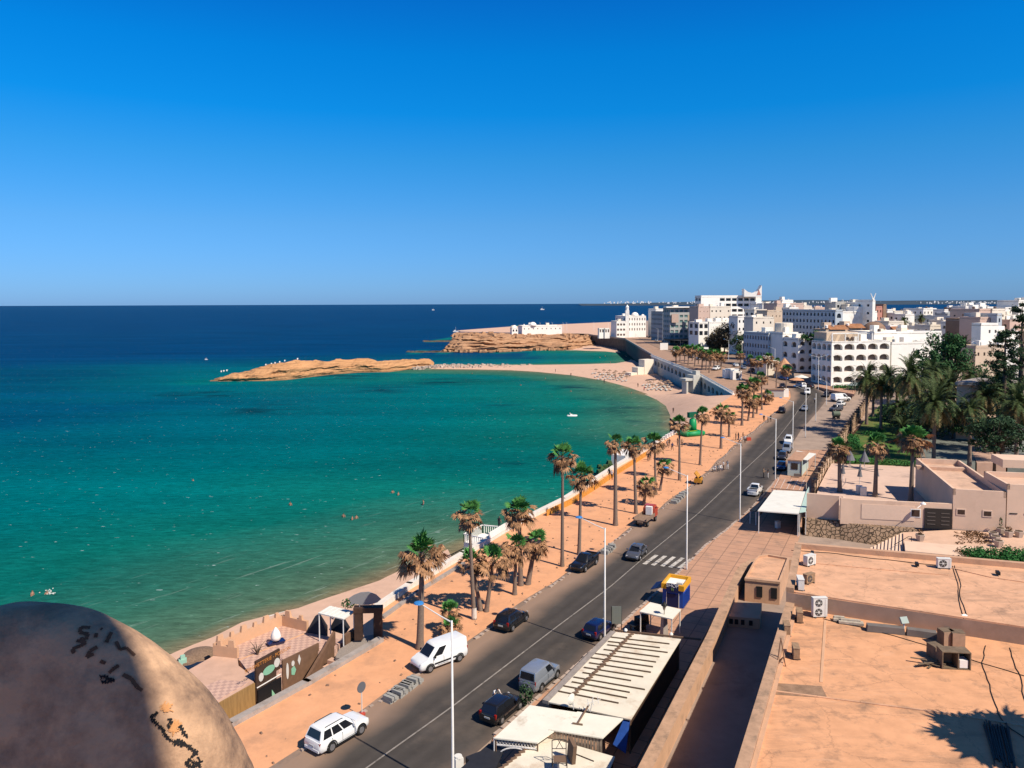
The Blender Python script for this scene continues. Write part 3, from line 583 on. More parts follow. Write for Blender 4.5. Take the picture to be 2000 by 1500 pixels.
def date_palm(base, h, k, sc, label, group, fruit=True):
    r = thing('date_palm', base, label, 'palm tree', group); kid(DTRUNK, r, sc=(.9, .9, h)); rz = random.uniform(0, 6.28)
    for o in DATES[k][:(3 if fruit else 2)]: kid(o, r, (0, 0, h), rz, sc)
    return r
def leaf_cloud(b, c, rad, n, size, rng, mi=0, shell=0.55):
    for i in range(n):
        v = Vector((rng.gauss(0, 1), rng.gauss(0, 1), rng.gauss(0, 1))).normalized() * (shell + (1 - shell) * rng.random()) 
        p = Vector(c) + Vector((v.x * rad[0], v.y * rad[1], v.z * rad[2])); s = size * rng.uniform(.6, 1.3)
        a = Vector((rng.gauss(0, 1), rng.gauss(0, 1), rng.gauss(0, 1))).normalized(); t = a.cross(v).normalized() if a.cross(v).length > .01 else a; w = t.cross(a.lerp(v, .6)).normalized()
        b.add([p - t * s, p - w * s * .5, p + t * s, p + w * s * .5], [(0, 1, 2, 3)], mi)
def tree(base, h, cr, label, group, m, seed, clumps=26, per=90, size=.28, trunk_frac=.4, name='leafy_tree', flatten=.8, cat='tree'):
    rng = random.Random(seed); r = thing(name, base, label, cat, group); t = MB(); g = MB()
    t.tube([(0, 0, -.2), (rng.uniform(-.2, .2), rng.uniform(-.2, .2), h * trunk_frac), (rng.uniform(-.4, .4), rng.uniform(-.4, .4), h * .8)], [.03 * h, .022 * h, .008 * h], 7)
    for i in range(clumps):
        az = rng.uniform(0, 6.283); q = math.sqrt(rng.random()); z = h * (trunk_frac + (1 - trunk_frac) * rng.random()); k = math.sin(math.pi * min(1, .15 + .8 * (z / h - trunk_frac) / (1 - trunk_frac + 1e-6))) * .5 + .5
        c = Vector((math.cos(az) * cr * q * k, math.sin(az) * cr * q * k, z)); cs = cr * rng.uniform(.2, .42)
        t.tube([(0, 0, h * (trunk_frac * .7 + .1 * rng.random())), c * .6 + Vector((0, 0, h * .16)), c], [.012 * h, .008 * h, .003 * h], 4)
        leaf_cloud(g, c, (cs, cs, cs * flatten), per, size, rng)
    t.build('trunk', m_twig, r, local=True, smooth=True); g.build('crown', m, r, local=True); return r
def araucaria(base, h, cr, label, seed, bare=.25, lvl=16):
    rng = random.Random(seed); r = thing('norfolk_pine', base, label, 'tree'); t = MB(); g = MB(); t.tube([(0, 0, -.2), (.1, 0, h * .6), (0, 0, h)], [.022 * h, .014 * h, .02], 8)
    for i in range(lvl):
        z = h * (bare + (1 - bare) * (i + rng.uniform(-.3, .3)) / lvl); L0 = cr * (1 - .7 * (max(0, i) / lvl) ** 1.3)
        for k in range(rng.choice([3, 4, 5])):
            L = L0 * rng.uniform(.45, 1.15); az = rng.uniform(0, 6.283); d = Vector((math.cos(az), math.sin(az), rng.uniform(-.15, .3))); e = d * L; o = Vector((0, 0, z)); t.tube([o, o + e * .6 + Vector((0, 0, .1)), o + e + Vector((0, 0, .15 * L))], [.06, .04, .01], 4)
            for q in range(6):
                f = rng.uniform(.35, 1.08); leaf_cloud(g, o + e * f + Vector((rng.uniform(-.4, .4), rng.uniform(-.4, .4), .12 * L * f)), (L * .2 + .2, L * .2 + .2, rng.uniform(.3, .75)), 26, .2, rng, shell=.15)
    t.build('trunk', m_twig, r, local=True, smooth=True); g.build('crown', m_dark, r, local=True); return r
# ------------------------------------------------------------------ vehicles
m_glass = mat('car_glass', (0.012, 0.014, 0.018), 0.08, var=0.0, spec=0.6); m_tyre = flat('tyre', (0.015, 0.014, 0.013), 0.9); m_rim = mat('rim', (0.35, 0.35, 0.36), 0.35, var=0.05, metal=0.7)
m_black = flat('black_plastic', (0.012, 0.012, 0.012), 0.6); m_redl = flat('tail_light', (0.28, 0.01, 0.008), 0.25); m_lamp = flat('head_light', (0.55, 0.55, 0.55), 0.15); m_plate = flat('number_plate', (0.5, 0.5, 0.47), 0.5)
def paint(name, c, rough=0.22, metal=0.0): return mat('paint_' + name, c, rough, var=0.06, scale=1.2, coat=0.6, metal=metal, spec=0.5)
P_white = paint('white', (0.76, 0.76, 0.73)); P_black = paint('black', (0.010, 0.010, 0.012)); P_grey = paint('grey', (0.10, 0.105, 0.12), metal=.3); P_silver = paint('silver', (0.30, 0.33, 0.37), metal=.4); P_navy = paint('navy', (0.006, 0.010, 0.05)); P_blue = paint('blue', (0.02, 0.06, 0.2)); P_red = paint('red', (0.42, 0.05, 0.02), .6); P_dgrey = paint('dark_grey', (0.035, 0.037, 0.045), metal=.3)
CARK = {   # L W H belt hood cabin-rear cabin-front roof-rear roof-front wheelbase wheel-r
    'suv': dict(L=4.70, W=1.90, H=1.74, belt=1.06, hood=1.00, b0=-2.22, b1=1.10, r0=-1.92, r1=.28, wb=2.72, wr=.37, panes=(.03, .30, .34, .63, .67, .97)),
    'hatch': dict(L=4.05, W=1.73, H=1.50, belt=.94, hood=.92, b0=-1.88, b1=1.05, r0=-1.55, r1=.18, wb=2.55, wr=.32, panes=(.08, .46, .50, .95)),
    'sedan': dict(L=4.60, W=1.80, H=1.46, belt=.93, hood=.92, b0=-1.75, b1=1.15, r0=-.98, r1=.22, wb=2.70, wr=.33, panes=(.1, .47, .51, .93)),
    'van': dict(L=4.85, W=1.92, H=1.96, belt=1.12, hood=1.08, b0=-2.38, b1=1.58, r0=-2.30, r1=.72, wb=3.0, wr=.34, panes=(.72, .97)),
    'smallvan': dict(L=4.40, W=1.80, H=1.83, belt=1.08, hood=1.02, b0=-2.16, b1=1.20, r0=-2.02, r1=.42, wb=2.68, wr=.33, panes=(.66, .96)),
    'pickup': dict(L=4.95, W=1.80, H=1.74, belt=1.05, hood=1.02, b0=-.62, b1=1.20, r0=-.45, r1=.40, wb=3.0, wr=.37, panes=(.08, .47, .52, .95)),
}
def car(kind, root_name, pm):
    k = CARK[kind]; r = bpy.data.objects.new(root_name, None); COL.objects.link(r); L, W, H, bt = k['L'], k['W'], k['H'], k['belt']; hw = W / 2; hl = L / 2
    b = MB(); st = []; zb = .24; ns = .07 if kind in ('suv', 'pickup', 'smallvan') else (.02 if kind == 'van' else 0)
    for x, wf, z0, z1 in [(-hl, .80, .42, bt * .78), (-hl + .06, .90, .32, bt * .93), (-hl + .22, .97, zb, bt * .99), (-hl + .7, 1, zb, bt), (k['b1'] - .1, 1, zb, bt), (k['b1'] + .15, .99, zb, k['hood']), (hl - .55, .96, zb, k['hood'] * (.93 + ns * .6)), (hl - .2, .90, zb + .02, k['hood'] * (.84 + ns)), (hl - .05, .82, .30, k['hood'] * (.72 + ns)), (hl, .72, .36, k['hood'] * (.58 + ns))]:
        w = hw * wf; bed = kind == 'pickup' and x < -hl + .8
        st.append([(x, 0, z0), (x, w * .86, z0), (x, w * .98, z0 + .12), (x, w, (z0 + z1) / 2), (x, w * .97, z1 - .12), (x, w * .90, z1 - .01), (x, 0, z1 + .015)])
    n = 12; vs = []
    for s_ in st: vs += s_[:7] + [(p[0], -p[1], p[2]) for p in s_[5:0:-1]]
    fs = [(i * n + j, (i + 1) * n + j, (i + 1) * n + (j + 1) % n, i * n + (j + 1) % n) for i in range(len(st) - 1) for j in range(n)]
    fs += [tuple(range(n)), tuple(range(len(st) * n - 1, (len(st) - 1) * n - 1, -1))]; b.add(vs, fs)
    b0, b1, r0, r1 = k['b0'], k['b1'], k['r0'], k['r1']; wb_, wr_ = hw * .90, hw * (.84 if kind in ('van', 'smallvan') else .70)
    def ring(t, ins=0.0, dz=0):
        x0, x1, w = b0 + (r0 - b0) * t + ins, b1 + (r1 - b1) * t - ins, wb_ + (wr_ - wb_) * t - ins; z = bt + (H - bt) * t + dz
        return [(x0, -w * .93, z), (x0, w * .93, z), (x0 + .12, w, z), (x1 - .22, w, z), (x1, w * .8, z), (x1, -w * .8, z), (x1 - .22, -w, z), (x0 + .12, -w, z)]
    rs = [ring(-.12), ring(.0), ring(.88), ring(.97, .04), ring(1.0, .14)]; vs = [p for q in rs for p in q]; m_ = 8
    fs = [(i * m_ + j, i * m_ + (j + 1) % m_, (i + 1) * m_ + (j + 1) % m_, (i + 1) * m_ + j) for i in range(len(rs) - 1) for j in range(m_)] + [tuple(range((len(rs) - 1) * m_, len(rs) * m_))]
    b.add(vs, fs)
    if kind == 'pickup':   # load bed walls
        for sy in (-1, 1): b.box((-1.55, sy * (hw - .1), 1.14), (1.75, .1, .2))
        b.box((-2.4, 0, 1.14), (.1, W - .2, .2)); b.box((-1.55, 0, bt + .03), (1.65, W - .3, .02), 0, 1)
    body = b.build('body', [pm, m_black], r, local=True, smooth=True); bm = bmesh.new(); bm.from_mesh(body.data); bmesh.ops.recalc_face_normals(bm, faces=bm.faces); bm.to_mesh(body.data); bm.free(); body.data.set_sharp_from_angle(angle=R(38))
    def pane(a, bq, c, d, nm='window'):
        a, bq, c, d = map(Vector, (a, bq, c, d)); nn = (bq - a).cross(d - a).normalized() * .014; g = MB()
        g.add([a + nn, bq + nn, c + nn, d + nn, a - nn, bq - nn, c - nn, d - nn], [(0, 1, 2, 3), (7, 6, 5, 4), (0, 4, 5, 1), (1, 5, 6, 2), (2, 6, 7, 3), (3, 7, 4, 0)]); g.build(nm, m_glass, r, local=True)
    lo, hi = .07, .84
    def at(t, sx, y): return (b0 + (r0 - b0) * t if sx < 0 else b1 + (r1 - b1) * t, y * (wb_ + (wr_ - wb_) * t), bt + (H - bt) * t)
    pane(at(lo, 1, -.76), at(lo, 1, .76), at(hi, 1, .74), at(hi, 1, -.74), 'windscreen')
    rl_ = .1 if kind != 'van' else .45
    if kind != 'van': pane(at(rl_, -1, .82), at(rl_, -1, -.82), at(hi, -1, -.8), at(hi, -1, .8), 'rear_window')
    pp = k['panes']
    for sy in (-1, 1):
        for q in range(0, len(pp), 2):
            def sd_(f, t):
                x0, x1 = b0 + (r0 - b0) * t + .12, b1 + (r1 - b1) * t - .24; return (x0 + (x1 - x0) * f, sy * (wb_ + (wr_ - wb_) * t), bt + (H - bt) * t)
            a_, c_ = pp[q], pp[q + 1]; v4 = [sd_(a_, lo), sd_(c_, lo), sd_(c_, hi), sd_(a_, hi)]
            pane(*(v4 if sy < 0 else v4[::-1]))
        for sx in (-1, 1):
            x = sx * k['wb'] / 2 + .05; w = MB(); wr = k['wr']
            w.tube([(x, sy * (hw - .22), wr), (x, sy * (hw - .20), wr), (x, sy * (hw + .0), wr), (x, sy * (hw + .025), wr)], [wr * .8, wr, wr, wr * .86], 20); wh = w.build('wheel', m_tyre, r, local=True)
            w = MB(); w.tube([(x, sy * (hw + .0), wr), (x, sy * (hw + .035), wr)], [wr * .66, wr * .6], 14); w.build('rim', m_rim, wh, local=True)
            w = MB(); aa = [(x + (wr + .07) * math.cos(t_), sy * (hw + .004), wr + (wr + .07) * math.sin(t_)) for t_ in [R(q * 15 - 15) for q in range(15)]]; w.tube(aa, .045, 5); w.build('wheel_arch', m_black, r, local=True)
        w = MB(); [w.box((x, sy * hw * .985, k['belt'] * .68), (.018, .035, k['belt'] * .56)) for x in ((k['b1'] - .35, k['b1'] - 1.45, k['b1'] - 2.35) if kind not in ('van', 'smallvan', 'pickup') else (k['b1'] - .35, k['b1'] - 1.4))]; w.box((k['b1'] - 1.3, sy * hw * .985, k['belt'] * .40), (2.1 if kind not in ('van', 'smallvan', 'pickup') else 1.1, .03, .02)); w.build('door_seam', m_black, r, local=True)
        zl = k['hood'] * .78
        w = MB(); w.box((hl - .21, sy * hw * .66, zl * .93), (.26, .30, .13), -sy * .42); w.build('headlight', m_lamp, r, local=True)
        w = MB(); th = .34 if kind in ('hatch', 'van', 'smallvan') else .17; w.box((-hl + .11, sy * hw * .80, bt * .84 + (th - .2) * .3), (.14, .16, th)); w.build('tail_light', m_redl, r, local=True)
        w = MB(); w.box((b1 - .45, sy * (hw + .08), bt + .1), (.12, .2, .15)); w.build('mirror', pm if kind != 'van' else m_black, r, local=True)
        w = MB(); w.box((0, sy * (hw + .002), .30 if kind != 'van' else .62), (k['wb'] - .75, .05, .12)); w.build('side_moulding', m_black, r, local=True)
    w = MB(); w.box((hl - .02, 0, .42), (.12, W * .62, .2)); w.build('front_grille', m_black, r, local=True)
    w = MB(); w.box((-hl + .02, 0, .40), (.10, W * .78, .16)); w.build('rear_bumper', m_black if kind in ('van', 'hatch') else pm, r, local=True)
    w = MB(); w.box((-hl - .0, 0, .66), (.06, .5, .12)); w.build('number_plate', m_plate, r, local=True)
    if kind in ('suv',):
        for sy in (-1, 1):
            w = MB(); w.tube([(r0 + .3, sy * wr_ * .86, H + .0), (r0 + .4, sy * wr_ * .86, H + .05), (r1 - .4, sy * wr_ * .86, H + .05), (r1 - .3, sy * wr_ * .86, H + .0)], .025, 5); w.build('roof_rail', m_black, r, local=True)
    return r
TEMPL = []
def mk(kind, nm, pm):
    r = car(kind, nm, pm); TEMPL.append(r); return r
K = {'suv': mk('suv', 'parked_suv', P_white), 'hatch': mk('hatch', 'hatchback_car', P_black), 'sedan': mk('sedan', 'sedan_car', P_grey), 'van': mk('van', 'panel_van', P_white), 'smallvan': mk('smallvan', 'compact_van', P_silver), 'pickup': mk('pickup', 'pickup_truck', P_white)}
CATK = {'suv': 'SUV', 'hatch': 'car', 'sedan': 'car', 'van': 'van', 'smallvan': 'van', 'pickup': 'pickup truck'}
def heading(u0, v0, u1, v1):
    a, c = P(u0, v0), P(u1, v1); return math.atan2(c.y - a.y, c.x - a.x)
def park(kind, u, v, rz, pt, label, group=None, sc=None, dz=0.09, flip=False):
    p = P(u, v); p.z = T(p.x, p.y) + dz
    r = dup(K[kind], p, rz, label, group, sc, pt); r['category'] = CATK[kind]; return r
# ------------------------------------------------------------------ people
m_skin = flat('skin', (0.36, 0.19, 0.12), 0.6); m_hair = flat('hair', (0.02, 0.014, 0.01), 0.8)
CL = {k: flat('cloth_' + k, c, 0.9) for k, c in dict(white=(.65, .63, .6), black=(.02, .02, .022), navy=(.02, .03, .09), grey=(.2, .2, .21), red=(.4, .04, .03), blue=(.06, .15, .4), tan=(.35, .24, .15), green=(.05, .16, .08), dark=(.045, .04, .04)).items()}
def body(name, joints, bones, rad, lod=1):
    me = bpy.data.meshes.new(name); names = list(joints); me.from_pydata([joints[k] for k in names], [(names.index(a), names.index(c)) for a, c in bones], [])
    o = bpy.data.objects.new(name, me); COL.objects.link(o); s = o.modifiers.new('s', 'SKIN'); s.branch_smoothing = .4
    for i, k in enumerate(names):
        rr_ = rad.get(k, .05); rr_ = rr_ if hasattr(rr_, '__len__') else (rr_, rr_); me.skin_vertices[0].data[i].radius = rr_; me.skin_vertices[0].data[i].use_root = (i == 0)
    q = o.modifiers.new('u', 'SUBSURF'); q.levels = lod
    dg = bpy.context.evaluated_depsgraph_get(); m2 = bpy.data.meshes.new_from_object(o.evaluated_get(dg)); bpy.data.objects.remove(o); m2.name = name
    return m2
def human(name, pose):
    J = dict(pelvis=(0, 0, .95), waist=(0, 0, 1.10), chest=(.02, 0, 1.32), neck=(0, 0, 1.50), head=(.02, 0, 1.60), crown=(.02, 0, 1.72), shl=(0, .18, 1.42), ell=(.02, .25, 1.14), hal=(.10, .26, .90), fl=(.13, .26, .80), shr=(0, -.18, 1.42), elr=(.02, -.25, 1.14), har=(.10, -.26, .90), fr=(.13, -.26, .80),
             hil=(0, .10, .90), knl=(.02, .11, .50), anl=(-.02, .11, .09), tol=(.14, .12, .04), hir=(0, -.10, .90), knr=(.02, -.11, .50), anr=(-.02, -.11, .09), tor=(.14, -.12, .04)); J.update(pose)
    Bn = [('pelvis', 'waist'), ('waist', 'chest'), ('chest', 'neck'), ('neck', 'head'), ('head', 'crown'), ('chest', 'shl'), ('shl', 'ell'), ('ell', 'hal'), ('hal', 'fl'), ('chest', 'shr'), ('shr', 'elr'), ('elr', 'har'), ('har', 'fr'), ('pelvis', 'hil'), ('hil', 'knl'), ('knl', 'anl'), ('anl', 'tol'), ('pelvis', 'hir'), ('hir', 'knr'), ('knr', 'anr'), ('anr', 'tor')]
    rad = dict(pelvis=(.15, .12), waist=(.14, .11), chest=(.17, .12), neck=.055, head=(.085, .095), crown=.06, shl=.06, shr=.06, ell=.045, elr=.045, hal=.032, har=.032, fl=.028, fr=.028, hil=.09, hir=.09, knl=.062, knr=.062, anl=.042, anr=.042, tol=.035, tor=.035)
    me = body(name, J, Bn, rad)
    for mm in (m_skin, CL['white'], CL['dark'], m_hair): me.materials.append(mm)
    hz = J['head'][2]; hx = J['head'][0]
    for p in me.polygons:
        c = p.center; z = c.z
        if z > hz - .06: p.material_index = 3 if (z > hz + .07 or (c.x < hx - .03)) else 0
        elif z > J['neck'][2] + .02: p.material_index = 0
        elif abs(c.y) > .21 and z < J['ell'][2] + .12: p.material_index = 0
        elif z > J['pelvis'][2] + .03: p.material_index = 1
        elif z < .1: p.material_index = 3
        else: p.material_index = 2
        p.use_smooth = True
    return me
HM = {'stand': human('person', {}), 'walk': human('person', dict(knl=(.20, .10, .52), anl=(.22, .10, .10), tol=(.38, .10, .07), knr=(-.06, -.10, .50), anr=(-.30, -.10, .16), tor=(-.18, -.1, .05), hal=(-.10, .25, .92), fl=(-.12, .25, .83), ell=(-.08, .25, 1.14), har=(.2, -.24, .95), fr=(.24, -.24, .86))),
      'talk': human('person', dict(elr=(.10, -.26, 1.16), har=(.32, -.18, 1.24), fr=(.40, -.16, 1.28), knl=(.05, .14, .5), anl=(.02, .17, .09), tol=(.17, .2, .04))),
      'lean': human('person', dict(waist=(.06, 0, 1.08), chest=(.22, 0, 1.26), neck=(.32, 0, 1.40), head=(.40, 0, 1.47), crown=(.46, 0, 1.57), shl=(.22, .18, 1.34), shr=(.22, -.18, 1.34), ell=(.42, .22, 1.12), hal=(.60, .2, 1.14), fl=(.69, .2, 1.16), elr=(.42, -.22, 1.12), har=(.60, -.2, 1.14), fr=(.69, -.2, 1.16))),
      'sit': human('person', dict(pelvis=(0, 0, .46), waist=(-.02, 0, .62), chest=(0, 0, .84), neck=(.02, 0, 1.02), head=(.05, 0, 1.12), crown=(.05, 0, 1.24), shl=(0, .18, .94), shr=(0, -.18, .94), ell=(.08, .24, .7), hal=(.3, .16, .6), fl=(.38, .14, .6), elr=(.08, -.24, .7), har=(.3, -.16, .6), fr=(.38, -.14, .6), hil=(.02, .1, .46), hir=(.02, -.1, .46), knl=(.42, .12, .5), knr=(.42, -.12, .5), anl=(.44, .12, .09), anr=(.44, -.12, .09), tol=(.6, .13, .04), tor=(.6, -.13, .04)))}
def person(p, pose, rz, shirt, legs, label, group=None, sc=1.0):
    o = bpy.data.objects.new('person', HM[pose]); COL.objects.link(o); o.location = p; o.rotation_euler = (0, 0, rz); o.scale = (sc * 1.2, sc * 1.2, sc * 1.06)
    for i, m_ in ((1, shirt), (2, legs)):
        o.material_slots[i].link = 'OBJECT'; o.material_slots[i].material = m_skin if m_ == 'skin' else CL[m_]
    return tag(o, label, 'person', group)
# ------------------------------------------------------------------ promenade palms (base u,v / crown u,v / crown kind, crown size, trunk, label)
GP = 'fan palms along the sandy promenade'
def place_palm(bu, bv, cu, cv, crown, rad, thick, label, group=GP, wash=False):
    p = P(bu, bv); t = Pd(cu, cv, p.y); return fan_palm(p, max(1.0, t.z - p.z), crown, rad, label, group, (t.x - p.x, 0), thick, wash)
for a in [
    (820, 1266, 825, 1078, 0, 1.22, .95, 'tall fan palm with bushy brown skirt, nearest palm behind the white van'),
    (926, 1209, 916, 1003, 1, .88, .62, 'slender tall fan palm with whitewashed foot rising left of the palm clump', GP, True),
    (939, 1192, 921, 1096, 3, 1.02, .66, 'leaning short fan palm at the left back of the palm clump'),
    (950, 1194, 964, 1092, 0, 1.05, .66, 'fan palm leaning right beside the whitewashed trunk'),
    (1005, 1161, 1008, 1066, 1, .95, .66, 'straight fan palm in the middle of the clump above the black car'),
    (1017, 1143, 1014, 998, 0, 1.02, .78, 'taller fan palm towering over the middle of the palm clump'),
    (1031, 1141, 1046, 1058, 1, 1.0, .85, 'thick short fan palm at the right end of the clump'),
    (1098, 1106, 1099, 890, 1, .98, .62, 'very tall thin fan palm above the black pickup'),
    (1131, 1083, 1135, 928, 0, 1.02, .66, 'fan palm with one hanging dead frond next to the very tall one'),
    (1202, 1026, 1202, 864, 1, .94, .88, 'fan palm with thick grey trunk standing left of the red truck'),
    (1242, 1003, 1238, 868, 2, .90, .72, 'fan palm rising behind the bed of the red truck'),
    (1257, 986, 1263, 944, 3, 1.0, .74, 'short fan palm low in front of the taller trunks'),
    (1281, 966, 1278, 862, 2, 1.05, .6, 'tall fan palm over the strolling group by the sea wall'),
    (1289, 958, 1297, 908, 3, 1.0, .66, 'short bushy fan palm leaning right with a broad foot'),
    (1327, 938, 1327, 826, 2, 1.05, .68, 'fan palm standing left of the green inflatable'),
    (1367, 908, 1372, 808, 2, 1.0, .66, 'fan palm standing right of the green inflatable'),
    (1408, 876, 1409, 800, 3, 1.1, .82, 'fan palm with twin dark trunk near the group by the kerb'),
    (1424, 853, 1424, 812, 3, 1.0, .82, 'shorter brown fan palm right behind the dark trunk'),
    (1449, 831, 1451, 762, 0, 1.15, .95, 'thick trunked fan palm at the near end of the brown cluster'),
    (1461, 822, 1466, 780, 3, 1.25, .8, 'low brown fan palm in the brown cluster, left side'),
    (1471, 816, 1473, 748, 0, 1.15, .8, 'green topped fan palm in the middle of the brown cluster'),
    (1478, 808, 1479, 782, 3, 1.2, .8, 'squat brown fan palm low in the brown cluster'),
    (1488, 800, 1487, 738, 1, 1.25, .75, 'tall brown fan palm at the right of the brown cluster'),
    (1492, 790, 1499, 770, 3, 1.1, .7, 'small brown fan palm at the right edge of the brown cluster'),
    (1445, 742, 1446, 692, 3, 1.05, .6, 'thin palm alone beside the white kiosk on the far promenade'),
    (1516, 762, 1517, 706, 1, 1.0, .6, 'thin palm in front of the cone roofed cafe'),
    (1535, 775, 1536, 722, 0, 1.1, .6, 'palm on the tip of the sandy corner by the road bend'),
    (1499, 752, 1500, 698, 1, 1.05, .6, 'palm behind the brown cluster near the cafe'),
    (1480, 745, 1481, 705, 3, 1.3, .7, 'brown palm just behind the brown cluster'),
    (1466, 742, 1467, 702, 3, 1.3, .7, 'brown palm left behind the brown cluster'),
]: place_palm(*a)
far_row = [(1320, 712, 684), (1328, 706, 682), (1337, 708, 680), (1344, 713, 683), (1352, 705, 679), (1357, 716, 684), (1364, 711, 681), (1371, 720, 687), (1379, 723, 690), (1385, 728, 694), (1388, 716, 688), (1394, 722, 692), (1401, 716, 690), (1408, 722, 694)]
ordw = 'first second third fourth fifth sixth seventh eighth ninth tenth eleventh twelfth thirteenth fourteenth'.split()
for i, (u, v, c) in enumerate(far_row):
    place_palm(u, v, u + 1, c, 3 if i % 3 else 1, 1.35, .7, f'small brown far promenade palm, {ordw[i]} from the left in its row', 'palms in the far promenade row')
# young palm pair near the van
for u, v, cu, cv, lb in [(872, 1236, 878, 1192, 'young fan palm with green top behind the white van'), (879, 1246, 880, 1222, 'lower young fan palm shoot beside the young palm')]:
    place_palm(u, v, cu, cv, 2, .62, .45, lb, 'young palms')
# palms of the east terrace
for bu, y, cu, cv, cr, rd, lb in [(1640, 119, 1639, 874, 1, 1.15, 'left fan palm on the tiled terrace behind the cream wall'), (1709, 116, 1713, 866, 2, 1.2, 'middle fan palm on the tiled terrace behind the cream wall'), (1779, 113, 1784, 856, 2, 1.3, 'right fan palm on the tiled terrace with bright brown skirt')]:
    a_ = Pd(bu, 970, y); a_.z = 2.3; t_ = Pd(cu, cv, y); fan_palm(a_, t_.z - 2.3, cr, rd, lb, 'terrace fan palms', (t_.x - a_.x, 0), .95)
# ------------------------------------------------------------------ lamp posts
m_post = mat('post_white', (0.66, 0.64, 0.60), 0.5, var=0.08, scale=2); m_disc = flat('lamp_cover_blue', (0.04, 0.20, 0.48), 0.4)
def lamp(u, v, vt, label, arm=(-.86, .5), al=2.3, head=True, rad=.10, group='street lamps along the road', double=False):
    p = P(u, v); h = Zat(u, vt, p.y) - p.z; r = thing('street_lamp', p, label, 'street lamp', group)
    b = MB(); b.tube([(0, 0, 0), (0, 0, .4), (0, 0, h)], [rad * 1.5, rad, rad * .6], 8); b.build('pole', m_post, r, local=True, smooth=True)
    for s_ in ((1, -1) if double else (1,)):
        if not al: break
        a = Vector((arm[0] * s_, arm[1] * s_, 0)); b = MB(); b.tube([(0, 0, h - .12), a * al * .4 + Vector((0, 0, h + .12)), a * al + Vector((0, 0, h + .55))], [.05, .04, .035], 6); b.build('arm', m_post, r, local=True)
        if head:
            b = MB(); e = a * (al + .35) + Vector((0, 0, h + .62)); b.lathe(e, [(.05, -.08), (.34, -.02), (.30, .06), (.08, .12)], 12); b.build('lamp_head', m_disc if h > 9 else m_post, r, local=True)
    return r
for a in [(885, 1553, 1212, 'nearest white street lamp rising beside the shed roof at the bottom'), (1181, 1268, 1031, 'white street lamp by the navy car and ribbed shed roof'), (1341, 1115, 928, 'white street lamp at the end of the zebra crossing'), (1445, 1021, 866, 'white street lamp in front of the dark awning'), (1514, 940, 818, 'white street lamp beside the white cabin'), (1548, 878, 784, 'white street lamp behind the parked white car'), (1573, 855, 760, 'white street lamp at the road bend near the oncoming car')]: lamp(*a)
lamp(1593, 824, 768, 'shorter lamp post on the pavement beside the green cart', al=0)
lamp(1614, 792, 745, 'short lamp post with arm by the large white van', al=1.6)
lamp(1598, 763, 697, 'tall lamp post with two arms at the hotel corner', arm=(1, 0), al=2.6, double=True)
lamp(1627, 770, 742, 'slim post in front of the arched hotel', al=0)
for i, (u, v, vt, lb) in enumerate([(1285, 668, 642, 'far lamp post at the left beside the dark apartment block'), (1318, 674, 650, 'far lamp post left of the far palm row'), (1329, 668, 653, 'far lamp post with bent arm above the far palm row'), (1345, 674, 656, 'far lamp post above the far palms by the cafe awning'), (1362, 674, 657, 'far lamp post in front of the cafe awning'), (1380, 686, 659, 'far lamp post at the right of the cafe awning'), (1399, 680, 662, 'far lamp post in front of the brown pines'), (1423, 705, 665, 'far lamp post with long arm by the pines'), (1449, 716, 666, 'far lamp post between the pines and the arcaded block'), (1479, 690, 673, 'far lamp post in front of the shaded arcaded block'), (1513, 738, 681, 'lamp post over the cone roofed cafe')]): lamp(u, v, vt, lb, al=1.8, rad=.09, group='far street lamps')
# ------------------------------------------------------------------ vehicles
GC = 'parked vehicles along the road'
hd = heading(655, 1467, 702, 1435)
park('suv', 660, 1446, heading(648, 1463, 700, 1432), P_white, 'white SUV parked on the dusty shoulder nearest the bottom of the road', GC, 1.02)
park('van', 858, 1297, heading(899, 1304, 842, 1326), P_white, 'white panel van facing the camera beside the concrete block pile', GC, 1.05)
park('hatch', 999, 1222, heading(1003, 1231, 1028, 1212), P_black, 'black car parked on the shoulder below the palm clump', GC, 1.08)
park('pickup', 1142, 1109, heading(1158, 1098, 1126, 1120), P_black, 'black pickup facing the camera left of the zebra crossing', GC)
park('sedan', 1243, 1088, heading(1258, 1070, 1229, 1101), P_grey, 'grey saloon car driving towards the camera by the zebra crossing', None)
park('hatch', 1170, 1240, heading(1145, 1253, 1196, 1217), P_navy, 'navy car parked behind the end of the ribbed shed roof', GC)
park('smallvan', 1055, 1335, heading(1062, 1344, 1091, 1319), P_silver, 'silver grey compact van beside the ribbed shed roof', GC)
park('hatch', 980, 1397, heading(985, 1405, 1016, 1379), P_black, 'black hatchback with a man at its door beside the sheds', GC)
park('pickup', 1475, 965, heading(1464, 975, 1484, 955), P_white, 'white pickup with open bed left of the big white canopy', GC)
park('suv', 1527, 806, heading(1525, 812, 1530, 797), P_black, 'black SUV parked on the sand at the road bend', GC)
park('sedan', 1572, 802, heading(1574, 797, 1568, 810), P_silver, 'silver car driving round the road bend', None)
park('suv', 1540, 866, heading(1543, 858, 1537, 872), P_white, 'white car at the far end of the parked row', 'row of parked cars beyond the cabin')
park('smallvan', 1537, 883, heading(1541, 873, 1533, 890), P_silver, 'silver van in the parked row, behind the white car', 'row of parked cars beyond the cabin')
park('hatch', 1528, 897, heading(1533, 888, 1523, 905), P_dgrey, 'dark grey car in the parked row, between silver van and navy car', 'row of parked cars beyond the cabin')
park('sedan', 1527, 917, heading(1532, 907, 1521, 928), P_navy, 'navy car in the parked row, nearest the white cabin', 'row of parked cars beyond the cabin')
park('van', 1642, 784, heading(1624, 783, 1652, 781), P_white, 'large white van parked broadside at the plaza', 'vehicles on the plaza', 1.25)
